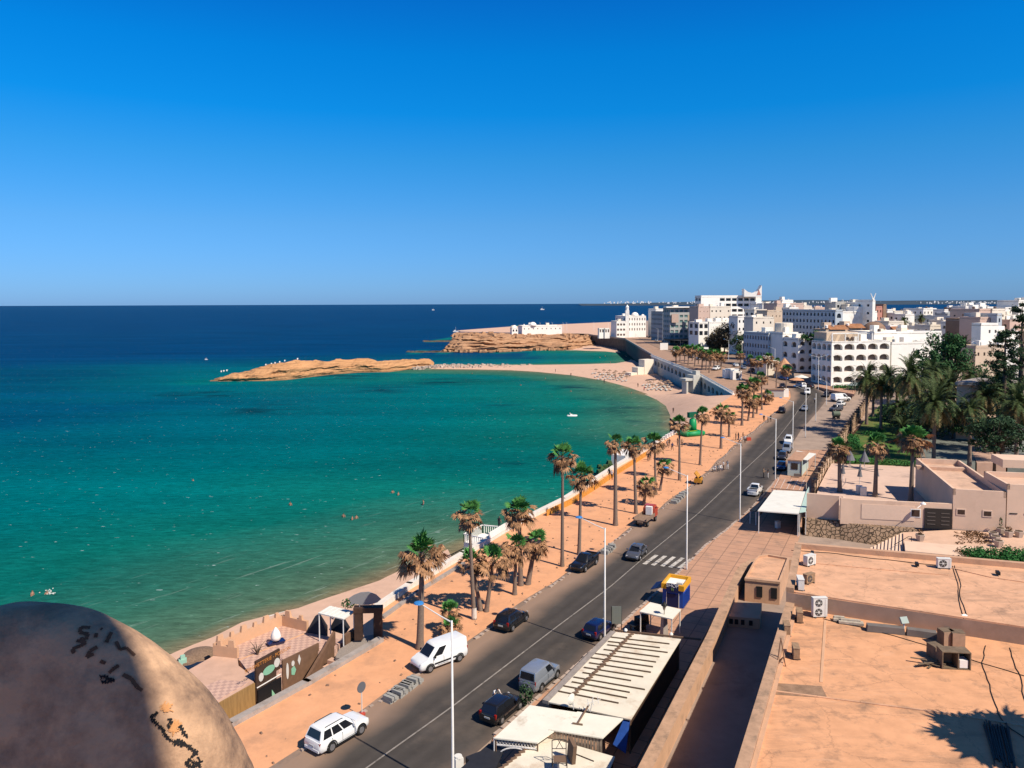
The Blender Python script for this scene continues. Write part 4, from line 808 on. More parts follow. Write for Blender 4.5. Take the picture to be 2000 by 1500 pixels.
park('suv', 1643, 793, heading(1634, 796, 1650, 790), P_white, 'small white car parked in front of the large white van', 'vehicles on the plaza', .9)
park('smallvan', 1633, 803, heading(1644, 801, 1622, 804), P_grey, 'grey van with pale rear parked on the plaza', 'vehicles on the plaza')
park('hatch', 1614, 775, heading(1616, 770, 1611, 780), P_black, 'dark car beside the large white van', 'vehicles on the plaza')
park('van', 1577, 770, heading(1577, 764, 1576, 774), P_white, 'white box van driving away at the bend', None, 1.0)
park('suv', 1564, 757, heading(1572, 759, 1556, 754), P_white, 'white car parked under the shaded hotel corner', 'cars by the cafes')
park('hatch', 1580, 758, heading(1588, 760, 1572, 756), P_black, 'dark car parked right of the white car at the hotel corner', 'cars by the cafes')
park('suv', 1528, 758, heading(1529, 764, 1527, 752), P_dgrey, 'dark car on the road in front of the cone roofed cafe', 'cars by the cafes')
park('sedan', 1529, 742, heading(1535, 743, 1521, 740), P_blue, 'blue car in the shade by the cafe', 'cars by the cafes')
park('suv', 1399, 723, heading(1405, 721, 1392, 724), P_white, 'white car parked under the last palms of the far row', 'cars on the far road')
park('van', 1438, 731, heading(1441, 727, 1435, 734), P_white, 'white van parked beside the white promenade kiosk', 'cars on the far road')
park('sedan', 1437, 716, heading(1446, 719, 1428, 712), P_white, 'white car parked left in front of the blue shaded wall', 'cars on the far road')
park('sedan', 1452, 721, heading(1461, 724, 1444, 717), P_silver, 'silver car parked right in front of the blue shaded wall', 'cars on the far road')
park('hatch', 1468, 726, heading(1476, 729, 1460, 722), P_dgrey, 'dark car half hidden behind the brown palms', 'cars on the far road')
for i, (u, v, pt, lb) in enumerate([(1296, 684, P_red, 'red'), (1310, 689, P_white, 'white'), (1322, 693, P_silver, 'silver'), (1334, 697, P_white, 'second white'), (1346, 701, P_grey, 'grey'), (1360, 705, P_silver, 'second silver')]):
    park('hatch', u + 4, v - 2, heading(u - 6, v - 3, u + 6, v + 2), pt, f'tiny {lb} car parked behind the far palm row, number {i + 1} from the left'.replace(', number 1 from the left', ', leftmost there').replace(', number 6 from the left', ', rightmost there').replace('number ', 'place '), 'cars behind the far palms')
for i, (u, v, pt, lb) in enumerate([(1256, 652, P_dgrey, 'tiny dark car on the far road near the sea'), (1268, 660, P_black, 'tiny black car by the dark apartment block'), (1282, 667, P_silver, 'tiny silver car below the dark apartment block'), (1300, 675, P_navy, 'tiny navy car in the shade of the glass apartments')]):
    park('hatch', u, v, heading(u - 5, v - 4, u + 5, v + 3), pt, lb, 'cars on the distant road')
# ------------------------------------------------------------------ red flatbed truck
p = P(1262, 1023); rz = heading(1246, 1033, 1276, 1012); r = thing('flatbed_truck', (p.x, p.y, .09), 'old flatbed truck with red cab and brown bed parked on the shoulder', 'truck', None, rz)
m_rust = mat('rusty_brown', (0.17, 0.085, 0.05), 0.85, var=0.3, scale=3); m_bed = mat('truck_bed', (0.24, 0.16, 0.11), 0.8, var=0.2, scale=3)
b = MB(); b.box((1.75, 0, 1.35), (1.4, 1.75, 1.2)); b.box((1.7, 0, 2.1), (1.2, 1.6, .5), 0, 0, .88); b.build('cab', P_red, r, local=True)
for sy in (-1, 1):
    b = MB(); b.box((1.75, sy * .84, 1.82), (.8, .06, .5)); b.build('window', m_glass, r, local=True)
    for x in (1.7, -1.55):
        b = MB(); b.tube([(x, sy * .62, .4), (x, sy * .88, .4)], .4, 16); wq = b.build('wheel', m_tyre, r, local=True); b = MB(); b.tube([(x, sy * .86, .4), (x, sy * .90, .4)], .2, 10); b.build('rim', m_rim, wq, local=True)
b = MB(); b.box((2.32, 0, 2.05), (.06, 1.4, .5)); b.build('windscreen', m_glass, r, local=True)
b = MB(); b.box((-.7, 0, .95), (3.5, 1.9, .14)); b.box((-.7, .92, 1.2), (3.5, .06, .4)); b.box((-.7, -.92, 1.2), (3.5, .06, .4)); b.box((-.4, 0, .68), (4.3, .8, .35)); b.build('load_bed', m_bed, r, local=True)
b = MB(); b.box((-2.5, 0, .6), (.1, 1.5, .12)); b.build('rear_bumper', m_black, r, local=True)
b = MB(); b.box((.8, -.15, 1.7), (.5, .9, 1.2), .1); o = b.build('white_crate', m_white, r, local=True); mw_ = o.matrix_basis.copy(); o.parent = None; o.location = r.location; o.rotation_euler = (0, 0, rz); tag(o, 'white cardboard box standing on the red truck bed', 'box')
# yellow towed mixer / compressor
m_yel = mat('machine_yellow', (0.50, 0.22, 0.02), 0.5, var=0.2, scale=4); m_orange = mat('barrier_orange', (0.55, 0.24, 0.04), 0.7, var=0.2, scale=2)
p = P(1364, 945); r = thing('compressor_trailer', p, 'yellow towed compressor with its hood raised standing by the kerb', 'machine', None, heading(1364, 945, 1372, 936))
b = MB(); b.box((0, 0, .75), (2.0, 1.2, .7), 0, 0, .95); b.build('body', m_yel, r, local=True)
b = MB(); b.box((.15, .25, 1.65), (2.0, .16, 1.1), 0, 0, 1, Matrix.Rotation(R(-40), 4, 'X')); b.build('hood', m_yel, r, local=True)
for sy in (-1, 1): b = MB(); b.tube([(0, sy * .5, .35), (0, sy * .72, .35)], .35, 14); b.build('wheel', m_tyre, r, local=True)
b = MB(); b.tube([(-1, 0, .5), (-2.1, 0, .45)], .06, 6); b.build('drawbar', m_rust, r, local=True); b = MB(); b.box((.1, 0, 1.15), (1.2, .7, .25)); b.build('engine', m_black, r, local=True)
# green inflatable slide
m_infl = flat('inflatable_green', (0.01, 0.27, 0.09), 0.45); m_infd = flat('inflatable_dark_green', (0.008, 0.10, 0.05), 0.45); m_infy = flat('inflatable_lime', (0.25, 0.38, 0.03), 0.45)
p = P(1350, 850); r = thing('inflatable_slide', p, 'bright green inflatable play castle on the sand between two palms', 'inflatable slide', None, heading(1340, 851, 1361, 849))
b = MB()
for y in (-1.6, 1.6): b.tube([(-2.3, y, .55), (-2.2, y, .6), (2.2, y, .6), (2.3, y, .55)], [.3, .62, .62, .3], 12)
for x in (-2.2, 2.2): b.tube([(x, -1.9, .6), (x, -1.8, .6), (x, 1.8, .6), (x, 1.9, .6)], [.35, .6, .6, .35], 12)
b.box((0, 0, .35), (4.2, 3.2, .6)); b.build('base', m_infl, r, local=True, smooth=True)
b = MB(); b.tube([(1.3, 1.2, .8), (1.4, 1.2, 2.4), (1.5, 1.3, 3.6), (1.5, 1.3, 3.9)], [1.0, .95, .8, .3], 14); b.build('tower', m_infl, r, local=True, smooth=True)
b = MB(); b.box((1.4, 1.3, 4.7), (2.6, .9, 1.3)); b.build('roof', m_infd, r, local=True); b = MB(); b.tube([(-1.4, 1.2, .9), (-.4, 1.2, 1.9), (.6, 1.2, 1.7)], [.5, .6, .4], 10); b.build('arch', m_infl, r, local=True, smooth=True)
b = MB(); b.box((.2, -.4, .95), (2.4, .9, .25)); b.build('cushion', m_infy, r, local=True)
# ------------------------------------------------------------------ piles of concrete kerb blocks
m_blk = mat('concrete_block', (0.30, 0.29, 0.26), 0.95, var=0.15, scale=3)
def pile(pts, group, lab, n, L=.95, layers=2):
    k = 0
    for u, v in pts:
        p = P(u, v); rz = heading(u, v, u + 30, v - 20)
        for j in range(n):
            for q in range(layers if j % 3 != 2 else 1):
                a = Vector((math.cos(rz + 1.57), math.sin(rz + 1.57))) ; d = Vector((math.cos(rz), math.sin(rz)))
                c = Vector((p.x, p.y)) + d * (j - n / 2) * .36 + a * random.uniform(-.1, .1); b = MB(); b.box((c.x, c.y, .18 + q * .29), (.28, L, .27), rz + random.uniform(-.08, .08))
                tag(b.build('kerb_block', m_blk), lab, 'concrete block', group); k += 1
pile([(775, 1362), (792, 1348), (806, 1338)], 'concrete kerb blocks piled by the white van', 'grey concrete kerb block in the big pile between white van and white SUV', 6, 1.0)
pile([(1186, 1080), (1193, 1073)], 'concrete kerb blocks by the black pickup', 'grey concrete block in the low pile behind the black pickup', 5)
pile([(1320, 982), (1329, 974), (1336, 967)], 'concrete kerb blocks beyond the red truck', 'grey concrete block in the pile beyond the red truck', 6)
# sign post by the SUV
p = P(707, 1398); r = thing('road_sign', p, 'small round road sign seen edge on in a red and white foot by the SUV', 'road sign'); b = MB(); b.tube([(0, 0, 0), (0, 0, 2.1)], .04, 6); b.build('pole', m_post, r, local=True); b = MB(); b.lathe((0, 0, 0), [(.26, 0), (.28, .2), (.05, .28)], 12); b.build('foot', P_red, r, local=True)
b = MB(); b.tube([(-.02, -.03, 2.3), (.02, -.06, 2.3)], .42, 18); b.build('sign_plate', flat('sign_back', (.12, .12, .13), .6), r, local=True)
# ------------------------------------------------------------------ sea wall with white coping, orange boards
m_cop = mat('coping_white', (0.66, 0.60, 0.52), 0.85, var=0.12, scale=2)
def wall_along(name, px, z, h, w, m, label=None, cat='wall', zb=None, group=None, parent=None):
    pts = [P(u, v, z) for u, v in px]; b = MB()
    for a, c in zip(pts[:-1], pts[1:]):
        d = c - a; t = Vector((d.x, d.y)).normalized(); nn = Vector((-t.y, t.x)) * w / 2; e = t * w * .3
        q = [(a.x - e.x + nn.x, a.y - e.y + nn.y), (a.x - e.x - nn.x, a.y - e.y - nn.y), (c.x + e.x - nn.x, c.y + e.y - nn.y), (c.x + e.x + nn.x, c.y + e.y + nn.y)]
        b.prism(q, (z if zb is None else zb), z + h)
    o = b.build(name, m, parent); return tag(o, label, cat, group) if label else o
wall_along('sea_wall', [(738, 1190), (800, 1147), (905, 1086), (1000, 1029), (1100, 979), (1200, 914), (1300, 856), (1332, 838)], .05, .55, .75, m_cop, 'long low sea wall with white top between the sand and the water', zb=-4.5)
wall_along('path_edge', [(748, 1207), (812, 1160), (905, 1102)], 0.02, .25, .45, m_conc, 'low concrete edge of the path beside the near sea wall', zb=-1)
for i, (a, c, lb) in enumerate([((1068, 1008), (1118, 984), 'orange board fence panel nearest along the sea wall'), ((1120, 983), (1160, 958), 'second orange board panel along the sea wall'), ((1162, 957), (1200, 930), 'third orange board panel along the sea wall'), ((1202, 929), (1240, 905), 'fourth orange board panel behind the palm trunks'), ((1242, 904), (1262, 891), 'last orange board panel along the sea wall')]):
    wall_along('board_panel', [a, c], 0.0, .95, .08, m_orange, lb, 'barrier', group='orange barrier boards along the sea wall')
# crenellated white parapet at the bend, boulders and pier box
for i in range(9):
    u = 1302 + i * 4.4; v = 855 - i * 2.55; p = P(u, v, .6); b = MB(); b.box((p.x, p.y, .95), (.55, .5, .8), heading(1302, 855, 1340, 834)); tag(b.build('white_block', m_white), 'white block of the row on the sea wall near the green inflatable', 'wall block', 'white blocks on the sea wall bend')
p = P(1232, 890, -1.0); b = MB(); b.box((p.x - 1, p.y + 3, -2.2), (7.5, 3.2, 2.8), heading(1225, 890, 1262, 870)); tag(b.build('pier_block', m_white), 'white concrete block building standing in the water at the sea wall', 'concrete block')
b = MB(); m_weed = leafmat('weed_rock', (.05, .09, .03), .5)
for i in range(60):
    p = P(random.uniform(1168, 1216), random.uniform(914, 934), -3.6); s_ = random.uniform(.4, 1.2); b.box((p.x, p.y, -3.6 + random.uniform(0, 1.4)), (s_ * 1.3, s_, s_), random.uniform(0, 3), 0, .7)
struct(b.build('mossy_rocks', m_weed), 'stuff', 'mossy green rocks heaped against the sea wall', 'rocks')
# white balustraded bathing deck
zc = 1.2
deck = [P(906, 1058, -1), P(942, 1040, -1), P(1003, 1046, -1), P(960, 1070, -1)]; r = thing('bathing_deck', (deck[0].x, deck[0].y, -4), 'white railed bathing deck projecting over the water from the sea wall', 'deck')
b = MB(); b.prism([(q.x, q.y) for q in deck], -4.3, -1.1); b.build('platform', m_white, r)
for a, c in ((0, 1), (1, 2), (3, 0)):
    b = MB(); A_, C_ = deck[a], deck[c]; n_ = int((C_ - A_).length / .3)
    for i in range(n_ + 1):
        q = A_.lerp(C_, i / n_); b.box((q.x, q.y, -.5), (.09, .09, 1.15))
    d = C_ - A_; b.box((*((A_ + C_) / 2).xy, .1), (d.length, .14, .12), math.atan2(d.y, d.x)); b.build('railing', m_white, r)
wall_along('white_railing', [(956, 1053), (985, 1035), (1010, 1022)], .5, .9, .1, m_white, 'white railing on the sea wall behind the bathing deck', 'railing')
# ------------------------------------------------------------------ restaurant terrace by the beach
m_terr = mat('terrace_plaster', (0.54, 0.34, 0.24), 0.9, var=0.1, scale=.8, c2=(.4, .25, .18), c2amt=.2); m_cren = mat('crenel_plaster', (0.58, 0.34, 0.2), 0.9, var=0.08, scale=1)
m_chk = mat('terrace_tiles', (0.56, 0.36, 0.27), 0.85, var=0.08, scale=1)
nn_, ll_, bb_ = nodes_of(m_chk); s0 = bb_.inputs['Base Color'].links[0].from_socket; g_ = nn_.new('ShaderNodeNewGeometry'); mp_ = nn_.new('ShaderNodeMapping'); mp_.inputs['Rotation'].default_value = (0, 0, R(33)); ck = nn_.new('ShaderNodeTexChecker'); ck.inputs['Scale'].default_value = 2.6; ll_.new(g_.outputs['Position'], mp_.inputs[0]); ll_.new(mp_.outputs[0], ck.inputs['Vector'])
mm_ = nn_.new('ShaderNodeMix'); mm_.data_type = 'RGBA'; ll_.new(ck.outputs['Fac'], mm_.inputs[0]); ll_.new(s0, mm_.inputs[6]); mm_.inputs[7].default_value = (0.43, 0.27, 0.215, 1); ll_.new(mm_.outputs[2], bb_.inputs['Base Color'])
m_brown_w = mat('brown_wall', (0.155, 0.085, 0.05), 0.85, var=0.2, scale=2); m_dkwood = mat('dark_wood', (0.06, 0.032, 0.02), 0.75, var=0.25, scale=3); m_slat = mat('slat_ochre', (0.30, 0.17, 0.06), 0.85, var=0.25, scale=4, stretch=(3, 3, .2))
zt = -0.5; Q = lambda u, v, z=zt: tuple(P(u, v, z).xy)
r = thing('beach_restaurant', P(500, 1300, -4), 'low beach restaurant with tiled roof terrace and brown mural front', 'restaurant')
b = MB(); b.prism([Q(*q) for q in [(330, 1330), (417, 1281), (464, 1286), (466, 1300), (492, 1320), (497, 1336), (410, 1386), (350, 1410)]], -4.4, zt); b.build('lower_terrace', m_terr, r)
b = MB(); b.prism([Q(*q) for q in [(465, 1285.5), (417, 1280), (551, 1221), (602, 1234), (640, 1243), (678, 1252), (655, 1262), (622, 1272), (552, 1305), (546, 1308), (498, 1330)]], -4.42, zt + .02); b.build('upper_terrace', m_chk, r)
for i, poly in enumerate([[(372, 1352), (430, 1328), (488, 1332), (410, 1377)]]):
    b = MB(); b.prism([Q(*q) for q in poly], zt - .2, zt + .035); b.build('tiled_patch', m_chk, r)
b = MB(); a_, c_ = P(466, 1290, zt), P(600, 1236, zt); d = c_ - a_; b.box((*((a_ + c_) / 2).xy, zt + .04), (d.length, .14, .06), math.atan2(d.y, d.x)); b.build('floor_strip', m_cren, r)
def crenel(px, z, h, w):
    pts = [P(u, v, z) for u, v in px]; b = MB()
    for a, c in zip(pts[:-1], pts[1:]):
        d = c - a; rz = math.atan2(d.y, d.x); L = d.length; b.box((*((a + c) / 2).xy, z + h / 2), (L, w, h), rz); n = max(2, int(L / 1.25))
        for i in range(n):
            q = a.lerp(c, (i + .5) / n); big = i % 2 == 0
            b.box((q.x, q.y, z + h + (.3 if big else .22)), (.72 if big else .45, w, .6 if big else .44), rz, 0, .72)
    return b.build('crenellated_wall', m_cren, r)
crenel([(465, 1285), (418, 1279)], zt, 1.0, .3); crenel([(418, 1279), (551, 1221)], zt, 1.05, .3); crenel([(551, 1221), (601, 1233)], zt, 1.05, .3)
def vwall(name, a, c, z0, z1, w, m, par):
    A_, C_ = P(*a), P(*c); d = C_ - A_; b = MB(); b.box(((A_.x + C_.x) / 2, (A_.y + C_.y) / 2, (z0 + z1) / 2), (Vector((d.x, d.y)).length, w, z1 - z0), math.atan2(d.y, d.x)); return b.build(name, m, par), A_, C_
def signwall(name, a, c, z, z0, z1, w, m, par):   # wall through picture points lying at height z
    A_, C_ = P(*a, z), P(*c, z); d = C_ - A_; b = MB(); b.box(((A_.x + C_.x) / 2, (A_.y + C_.y) / 2, (z0 + z1) / 2), (d.length, w, z1 - z0), math.atan2(d.y, d.x)); o = b.build(name, m, par); return o, A_, C_
sg, A_, C_ = signwall('sign_board', (499, 1333), (546, 1306), zt, -2.2, 1.35, .18, m_dkwood, r)
def text(s_, loc, ang, size, m, par, name='lettering', ext=.01, up=Matrix.Identity(4)):
    cu = bpy.data.curves.new(name, 'FONT'); cu.body = s_; cu.size = size; cu.extrude = ext; cu.align_x = 'CENTER'; cu.align_y = 'CENTER'; t = bpy.data.objects.new(name, cu); COL.objects.link(t)
    t.matrix_world = Matrix.Translation(loc) @ Matrix.Rotation(ang, 4, 'Z') @ Matrix.Rotation(R(90), 4, 'X'); dg = bpy.context.evaluated_depsgraph_get(); me = bpy.data.meshes.new_from_object(t.evaluated_get(dg)); mw = t.matrix_world.copy(); bpy.data.objects.remove(t)
    o = bpy.data.objects.new(name, me); COL.objects.link(o); me.transform(mw); me.transform(Matrix.Translation(-par.location)) ; me.materials.clear(); me.materials.append(m); o.parent = par; return o
d_ = C_ - A_; ang = math.atan2(d_.y, d_.x); nrm = Vector((math.sin(ang), -math.cos(ang), 0)); mid_ = (A_ + C_) / 2; Lw = d_.length
text('SPAGHETTERIE - POISSON', Vector((mid_.x, mid_.y, .98)) + nrm * .12, ang, .46, flat('sign_orange', (.5, .2, .05)), r)
m_sigw = flat('mural_white', (.6, .56, .5)); m_sigg = flat('mural_green', (.22, .45, .3))
def blob(par, A_, C_, f, z, w, h, m, nm, n=16, off=.11):
    d = (C_ - A_); ang = math.atan2(d.y, d.x); nr = Vector((math.sin(ang), -math.cos(ang), 0)); t = d.normalized(); c = A_ + d * f; b = MB(); pr = [c + t * w / 2 * math.cos(k * 6.283 / n) + Vector((0, 0, z - c.z + h / 2 * math.sin(k * 6.283 / n))) for k in range(n)]
    b.add([p_ + nr * off for p_ in pr] + [p_ + nr * (off - .03) for p_ in pr], [tuple(range(n))] + [(k, n + k, n + (k + 1) % n, (k + 1) % n) for k in range(n)]); return b.build(nm, m, par)
blob(r, A_, C_, .2, -.25, .55, .75, m_sigw, 'painted_shell'); blob(r, A_, C_, .52, .0, 1.4, .75, m_sigg, 'painted_fish'); blob(r, A_, C_, .86, .25, .7, .8, m_sigw, 'painted_plate')
b = MB(); b.box((*(mid_ + nrm * .16).xy, -.95), (Lw, .06, .07), ang); b.build('light_tube', m_white, r)
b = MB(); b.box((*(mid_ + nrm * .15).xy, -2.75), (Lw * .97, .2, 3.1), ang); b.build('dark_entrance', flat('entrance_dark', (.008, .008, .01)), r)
blob(r, A_, C_, .62, -2.6, .7, 1.9, m_sigg, 'painted_tree', 3, .3)
mu, A2, C2 = signwall('mural_wall', (551, 1306), (622, 1271), zt, -4.2, .25, .16, m_brown_w, r)
blob(r, A2, C2, .12, -.9, .28, 1.5, m_sigw, 'painted_bottle'); blob(r, A2, C2, .27, -.45, .35, .5, m_sigw, 'painted_head'); blob(r, A2, C2, .28, -1.15, .6, .9, m_sigg, 'painted_figure', 5); blob(r, A2, C2, .44, -.4, .35, 1.0, m_sigw, 'painted_cup', 4)
signwall('slatted_wall', (409, 1387), (497, 1337), zt, -3.2, zt + .15, .14, m_slat, r)
# stair well: ramp, steps, diagonal brown stair wall
b = MB(); b.prism([Q(*q, -.35) for q in [(741, 1249), (735, 1238), (700, 1245), (662, 1268), (655, 1284), (676, 1288)]], -4.4, -.35); b.build('ramp', mat('ramp_gravel', (.27, .225, .19), .95, var=.3, scale=9), r)
st0, st1 = P(666, 1281, -.35), P(590, 1328, -.35); s_n = 8
for i in range(s_n):
    a = st0.lerp(st1, i / s_n); c = st0.lerp(st1, (i + 1) / s_n); d = c - a; b = MB(); b.box((*((a + c) / 2).xy, -.35 - .36 * (i + 1) - 2), (d.length, 2.2, 4), math.atan2(d.y, d.x)); b.build('step', m_terr, r)
b = MB(); b.prism([Q(*q, -3.3) for q in [(600, 1370), (640, 1345), (560, 1400), (430, 1480), (370, 1500), (400, 1420), (520, 1390)]], -4.5, -3.3); b.build('yard_floor', m_terr, r)
A3, C3 = P(653, 1260, zt), P(584, 1326, zt); d = C3 - A3; t = d.normalized(); nn = Vector((-t.y, t.x, 0)) * .13; b = MB()
vs = []
for q, zz in ((A3, .85), (C3, -1.5)): vs += [(q.x + nn.x, q.y + nn.y, zz), (q.x - nn.x, q.y - nn.y, zz), (q.x - nn.x, q.y - nn.y, -4.2), (q.x + nn.x, q.y + nn.y, -4.2)]
b.add(vs, [(0, 1, 5, 4), (1, 2, 6, 5), (2, 3, 7, 6), (3, 0, 4, 7), (0, 3, 2, 1), (4, 5, 6, 7)]); b.build('stair_wall', m_brown_w, r)
wall_along('concrete_wall', [(400, 1449), (445, 1420), (600, 1336), (741, 1253)], .02, .35, .7, m_conc, 'low concrete wall between the sand and the sunken restaurant stairs', zb=-4.4)
# white canopy with posts and covered furniture
def canopy(name, corners, z, zf, m, label, cat, th=.1, posts=(0, 1, 2, 3), group=None, ribs=0, inset=.06):
    pts = [P(u, v, z) for u, v in corners]; c0 = sum(pts, Vector()) / 4; r = thing(name, (c0.x, c0.y, zf), label, cat, group)
    b = MB(); b.prism([(q.x, q.y) for q in pts], z - th, z); b.build('roof', m, r)
    for i in posts:
        q = pts[i].lerp(c0, inset); b = MB(); b.tube([(q.x, q.y, zf), (q.x, q.y, z - th)], .06, 6); b.build('post', m_post, r)
    for k in range(ribs):
        f = (k + .5) / ribs; a, c = pts[0].lerp(pts[1], f), pts[3].lerp(pts[2], f); b = MB(); b.tube([(a.x, a.y, z + .02), (c.x, c.y, z + .02)], .03, 4); b.build('rib', m_post, r)
    return r
m_sheet = mat('white_sheet', (0.70, 0.68, 0.60), 0.7, var=0.06, scale=1, c2=(.55, .5, .42), c2amt=.15)
canopy('white_canopy', [(621, 1197), (671, 1209), (693, 1194), (644, 1183)], 2.3, zt, m_sheet, 'small white canopy on thin posts beside the brown gate', 'canopy', ribs=6)
m_cloth = mat('black_cloth', (0.022, 0.022, 0.026), 0.6, var=0.2, scale=2)
for poly, pk, lb in [([(597, 1236), (612, 1223), (640, 1222), (640, 1243)], (622, 1212), 'black cloth tent over furniture at the terrace edge'), ([(642, 1230), (655, 1222), (684, 1225), (674, 1240)], (660, 1212), 'black cloth tent under the white canopy')]:
    pts = [P(u, v, zt) for u, v in poly]; c0 = sum(pts, Vector()) / 4; b = MB(); ap = [c0.lerp(q, .25) + Vector((0, 0, 1.5)) for q in pts]; b.add(pts + ap, [(0, 1, 5, 4), (1, 2, 6, 5), (2, 3, 7, 6), (3, 0, 4, 7), (4, 5, 6, 7)]); tag(b.build('cloth_tent', m_cloth), lb, 'tent', 'black cloth tents')
b = MB(); a, c = P(672, 1258, -.35), P(694, 1243, -.35); d = c - a; b.box((*((a + c) / 2).xy, .0), (d.length, .35, 1.0), math.atan2(d.y, d.x)); tag(b.build('brown_wall', m_brown_w), 'short brown wall between the canopy and the gate', 'wall')
# gate and fish sign
ga, gb = P(701, 1247, -.1), P(739, 1246, -.1); d = gb - ga; rz = math.atan2(d.y, d.x); r = thing('wooden_gate', ga, 'dark brown timber gate frame at the top of the restaurant ramp', 'gate')
for q in (ga, gb): b = MB(); b.box((q.x, q.y, 1.4), (.75, .7, 3.1), rz); b.build('post', m_dkwood, r)
b = MB(); b.box((*((ga + gb) / 2).xy, 2.75), (d.length + .9, .8, .5), rz); b.build('lintel', m_dkwood, r); b = MB(); q = ga.lerp(gb, .8); b.box((q.x, q.y, 1.0), (.1, .5, 2.1), rz); b.build('door', m_black, r)
p = P(716, 1195, 2.8) + Vector((0, 0, .1)); fz = 2.95; c_ = ga.lerp(gb, .38); prof = [(-1.6, .9), (-1.15, 1.2), (-.5, 1.45), (.3, 1.5), (1.0, 1.2), (1.45, .75), (1.1, .45), (.3, .25), (-.5, .25), (-1.1, .4), (-1.6, .15), (-1.4, .5)]
t = d.normalized(); nr = Vector((t.y, -t.x, 0)) * .06; b = MB(); n_ = len(prof); fr_ = [Vector((c_.x, c_.y, fz)) + t * x + Vector((0, 0, z)) for x, z in prof]
b.add([q + nr for q in fr_] + [q - nr for q in fr_], [tuple(range(n_)), tuple(range(2 * n_ - 1, n_ - 1, -1))] + [(k, n_ + k, n_ + (k + 1) % n_, (k + 1) % n_) for k in range(n_)])
for x in (-.6, .6): q = Vector((c_.x, c_.y, fz - .1)) + t * x; b.box((q.x, q.y, fz + .1), (.08, .08, .5), rz)
tag(b.build('fish_sign', flat('fish_grey', (.22, .22, .22), .5)), 'flat grey fish shaped sign standing on top of the brown gate', 'sign')
# white flame sculpture, dead shrub, straw disks
p = P(539, 1258, zt); r = thing('sail_sculpture', p, 'white drop shaped sculpture on a blue boat base on the terrace', 'sculpture'); b = MB(); b.lathe((0, 0, .3), [(.1, 0), (.42, .15), (.5, .45), (.38, .85), (.2, 1.15), (.05, 1.35)], 14); b.build('sail', m_white, r, local=True, smooth=True); b = MB(); b.box((0, 0, .15), (1.3, .7, .3), .6, 0, 1.25); b.build('hull', P_navy, r, local=True)
p = P(503, 1279, zt); b = MB()
for i in range(9): a = i * .7; b.tube([(p.x, p.y, zt), (p.x + .3 * math.cos(a), p.y + .3 * math.sin(a), zt + .7), (p.x + .8 * math.cos(a), p.y + .8 * math.sin(a), zt + .9 + .3 * math.sin(3 * a))], [.06, .04, .015], 5)
tag(b.build('bare_shrub', m_twig), 'leafless dark shrub standing on the terrace', 'shrub')
m_straw = mat('straw', (0.20, 0.13, 0.085), 0.95, var=0.35, scale=6)
for u, v, rd, lb in [(390, 1279, 1.55, 'round straw parasol top lying on the beach by the crenellated wall'), (366, 1291, 1.0, 'smaller straw disk lying at the waterline beside the round one')]:
    p = P(u, v, -1.9); b = MB(); b.lathe(p, [(rd, 0), (rd * .95, .2), (rd * .5, .45), (.1, .55)], 20); tag(b.build('straw_parasol', m_straw), lb, 'parasol top')
p = P(357, 1296, -1.8); b = MB(); b.box((p.x, p.y, -1.6), (.7, .5, .5), .4); b.box((p.x, p.y, -1.2), (.4, .3, .4), .6); tag(b.build('green_crate', flat('pale_green', (.3, .5, .38))), 'small pale green crate on the sand beside the straw disk', 'crate')
# parasol trio casting long shadows by the gate: low planter on the path
p = P(680, 1190, -2); b = MB(); leaf_cloud(b, (p.x, p.y, -1.4), (.9, .6, .6), 120, .16, random.Random(4)); tag(b.build('beach_shrub', m_leaf), 'small dark shrub on the beach behind the canopy', 'shrub')
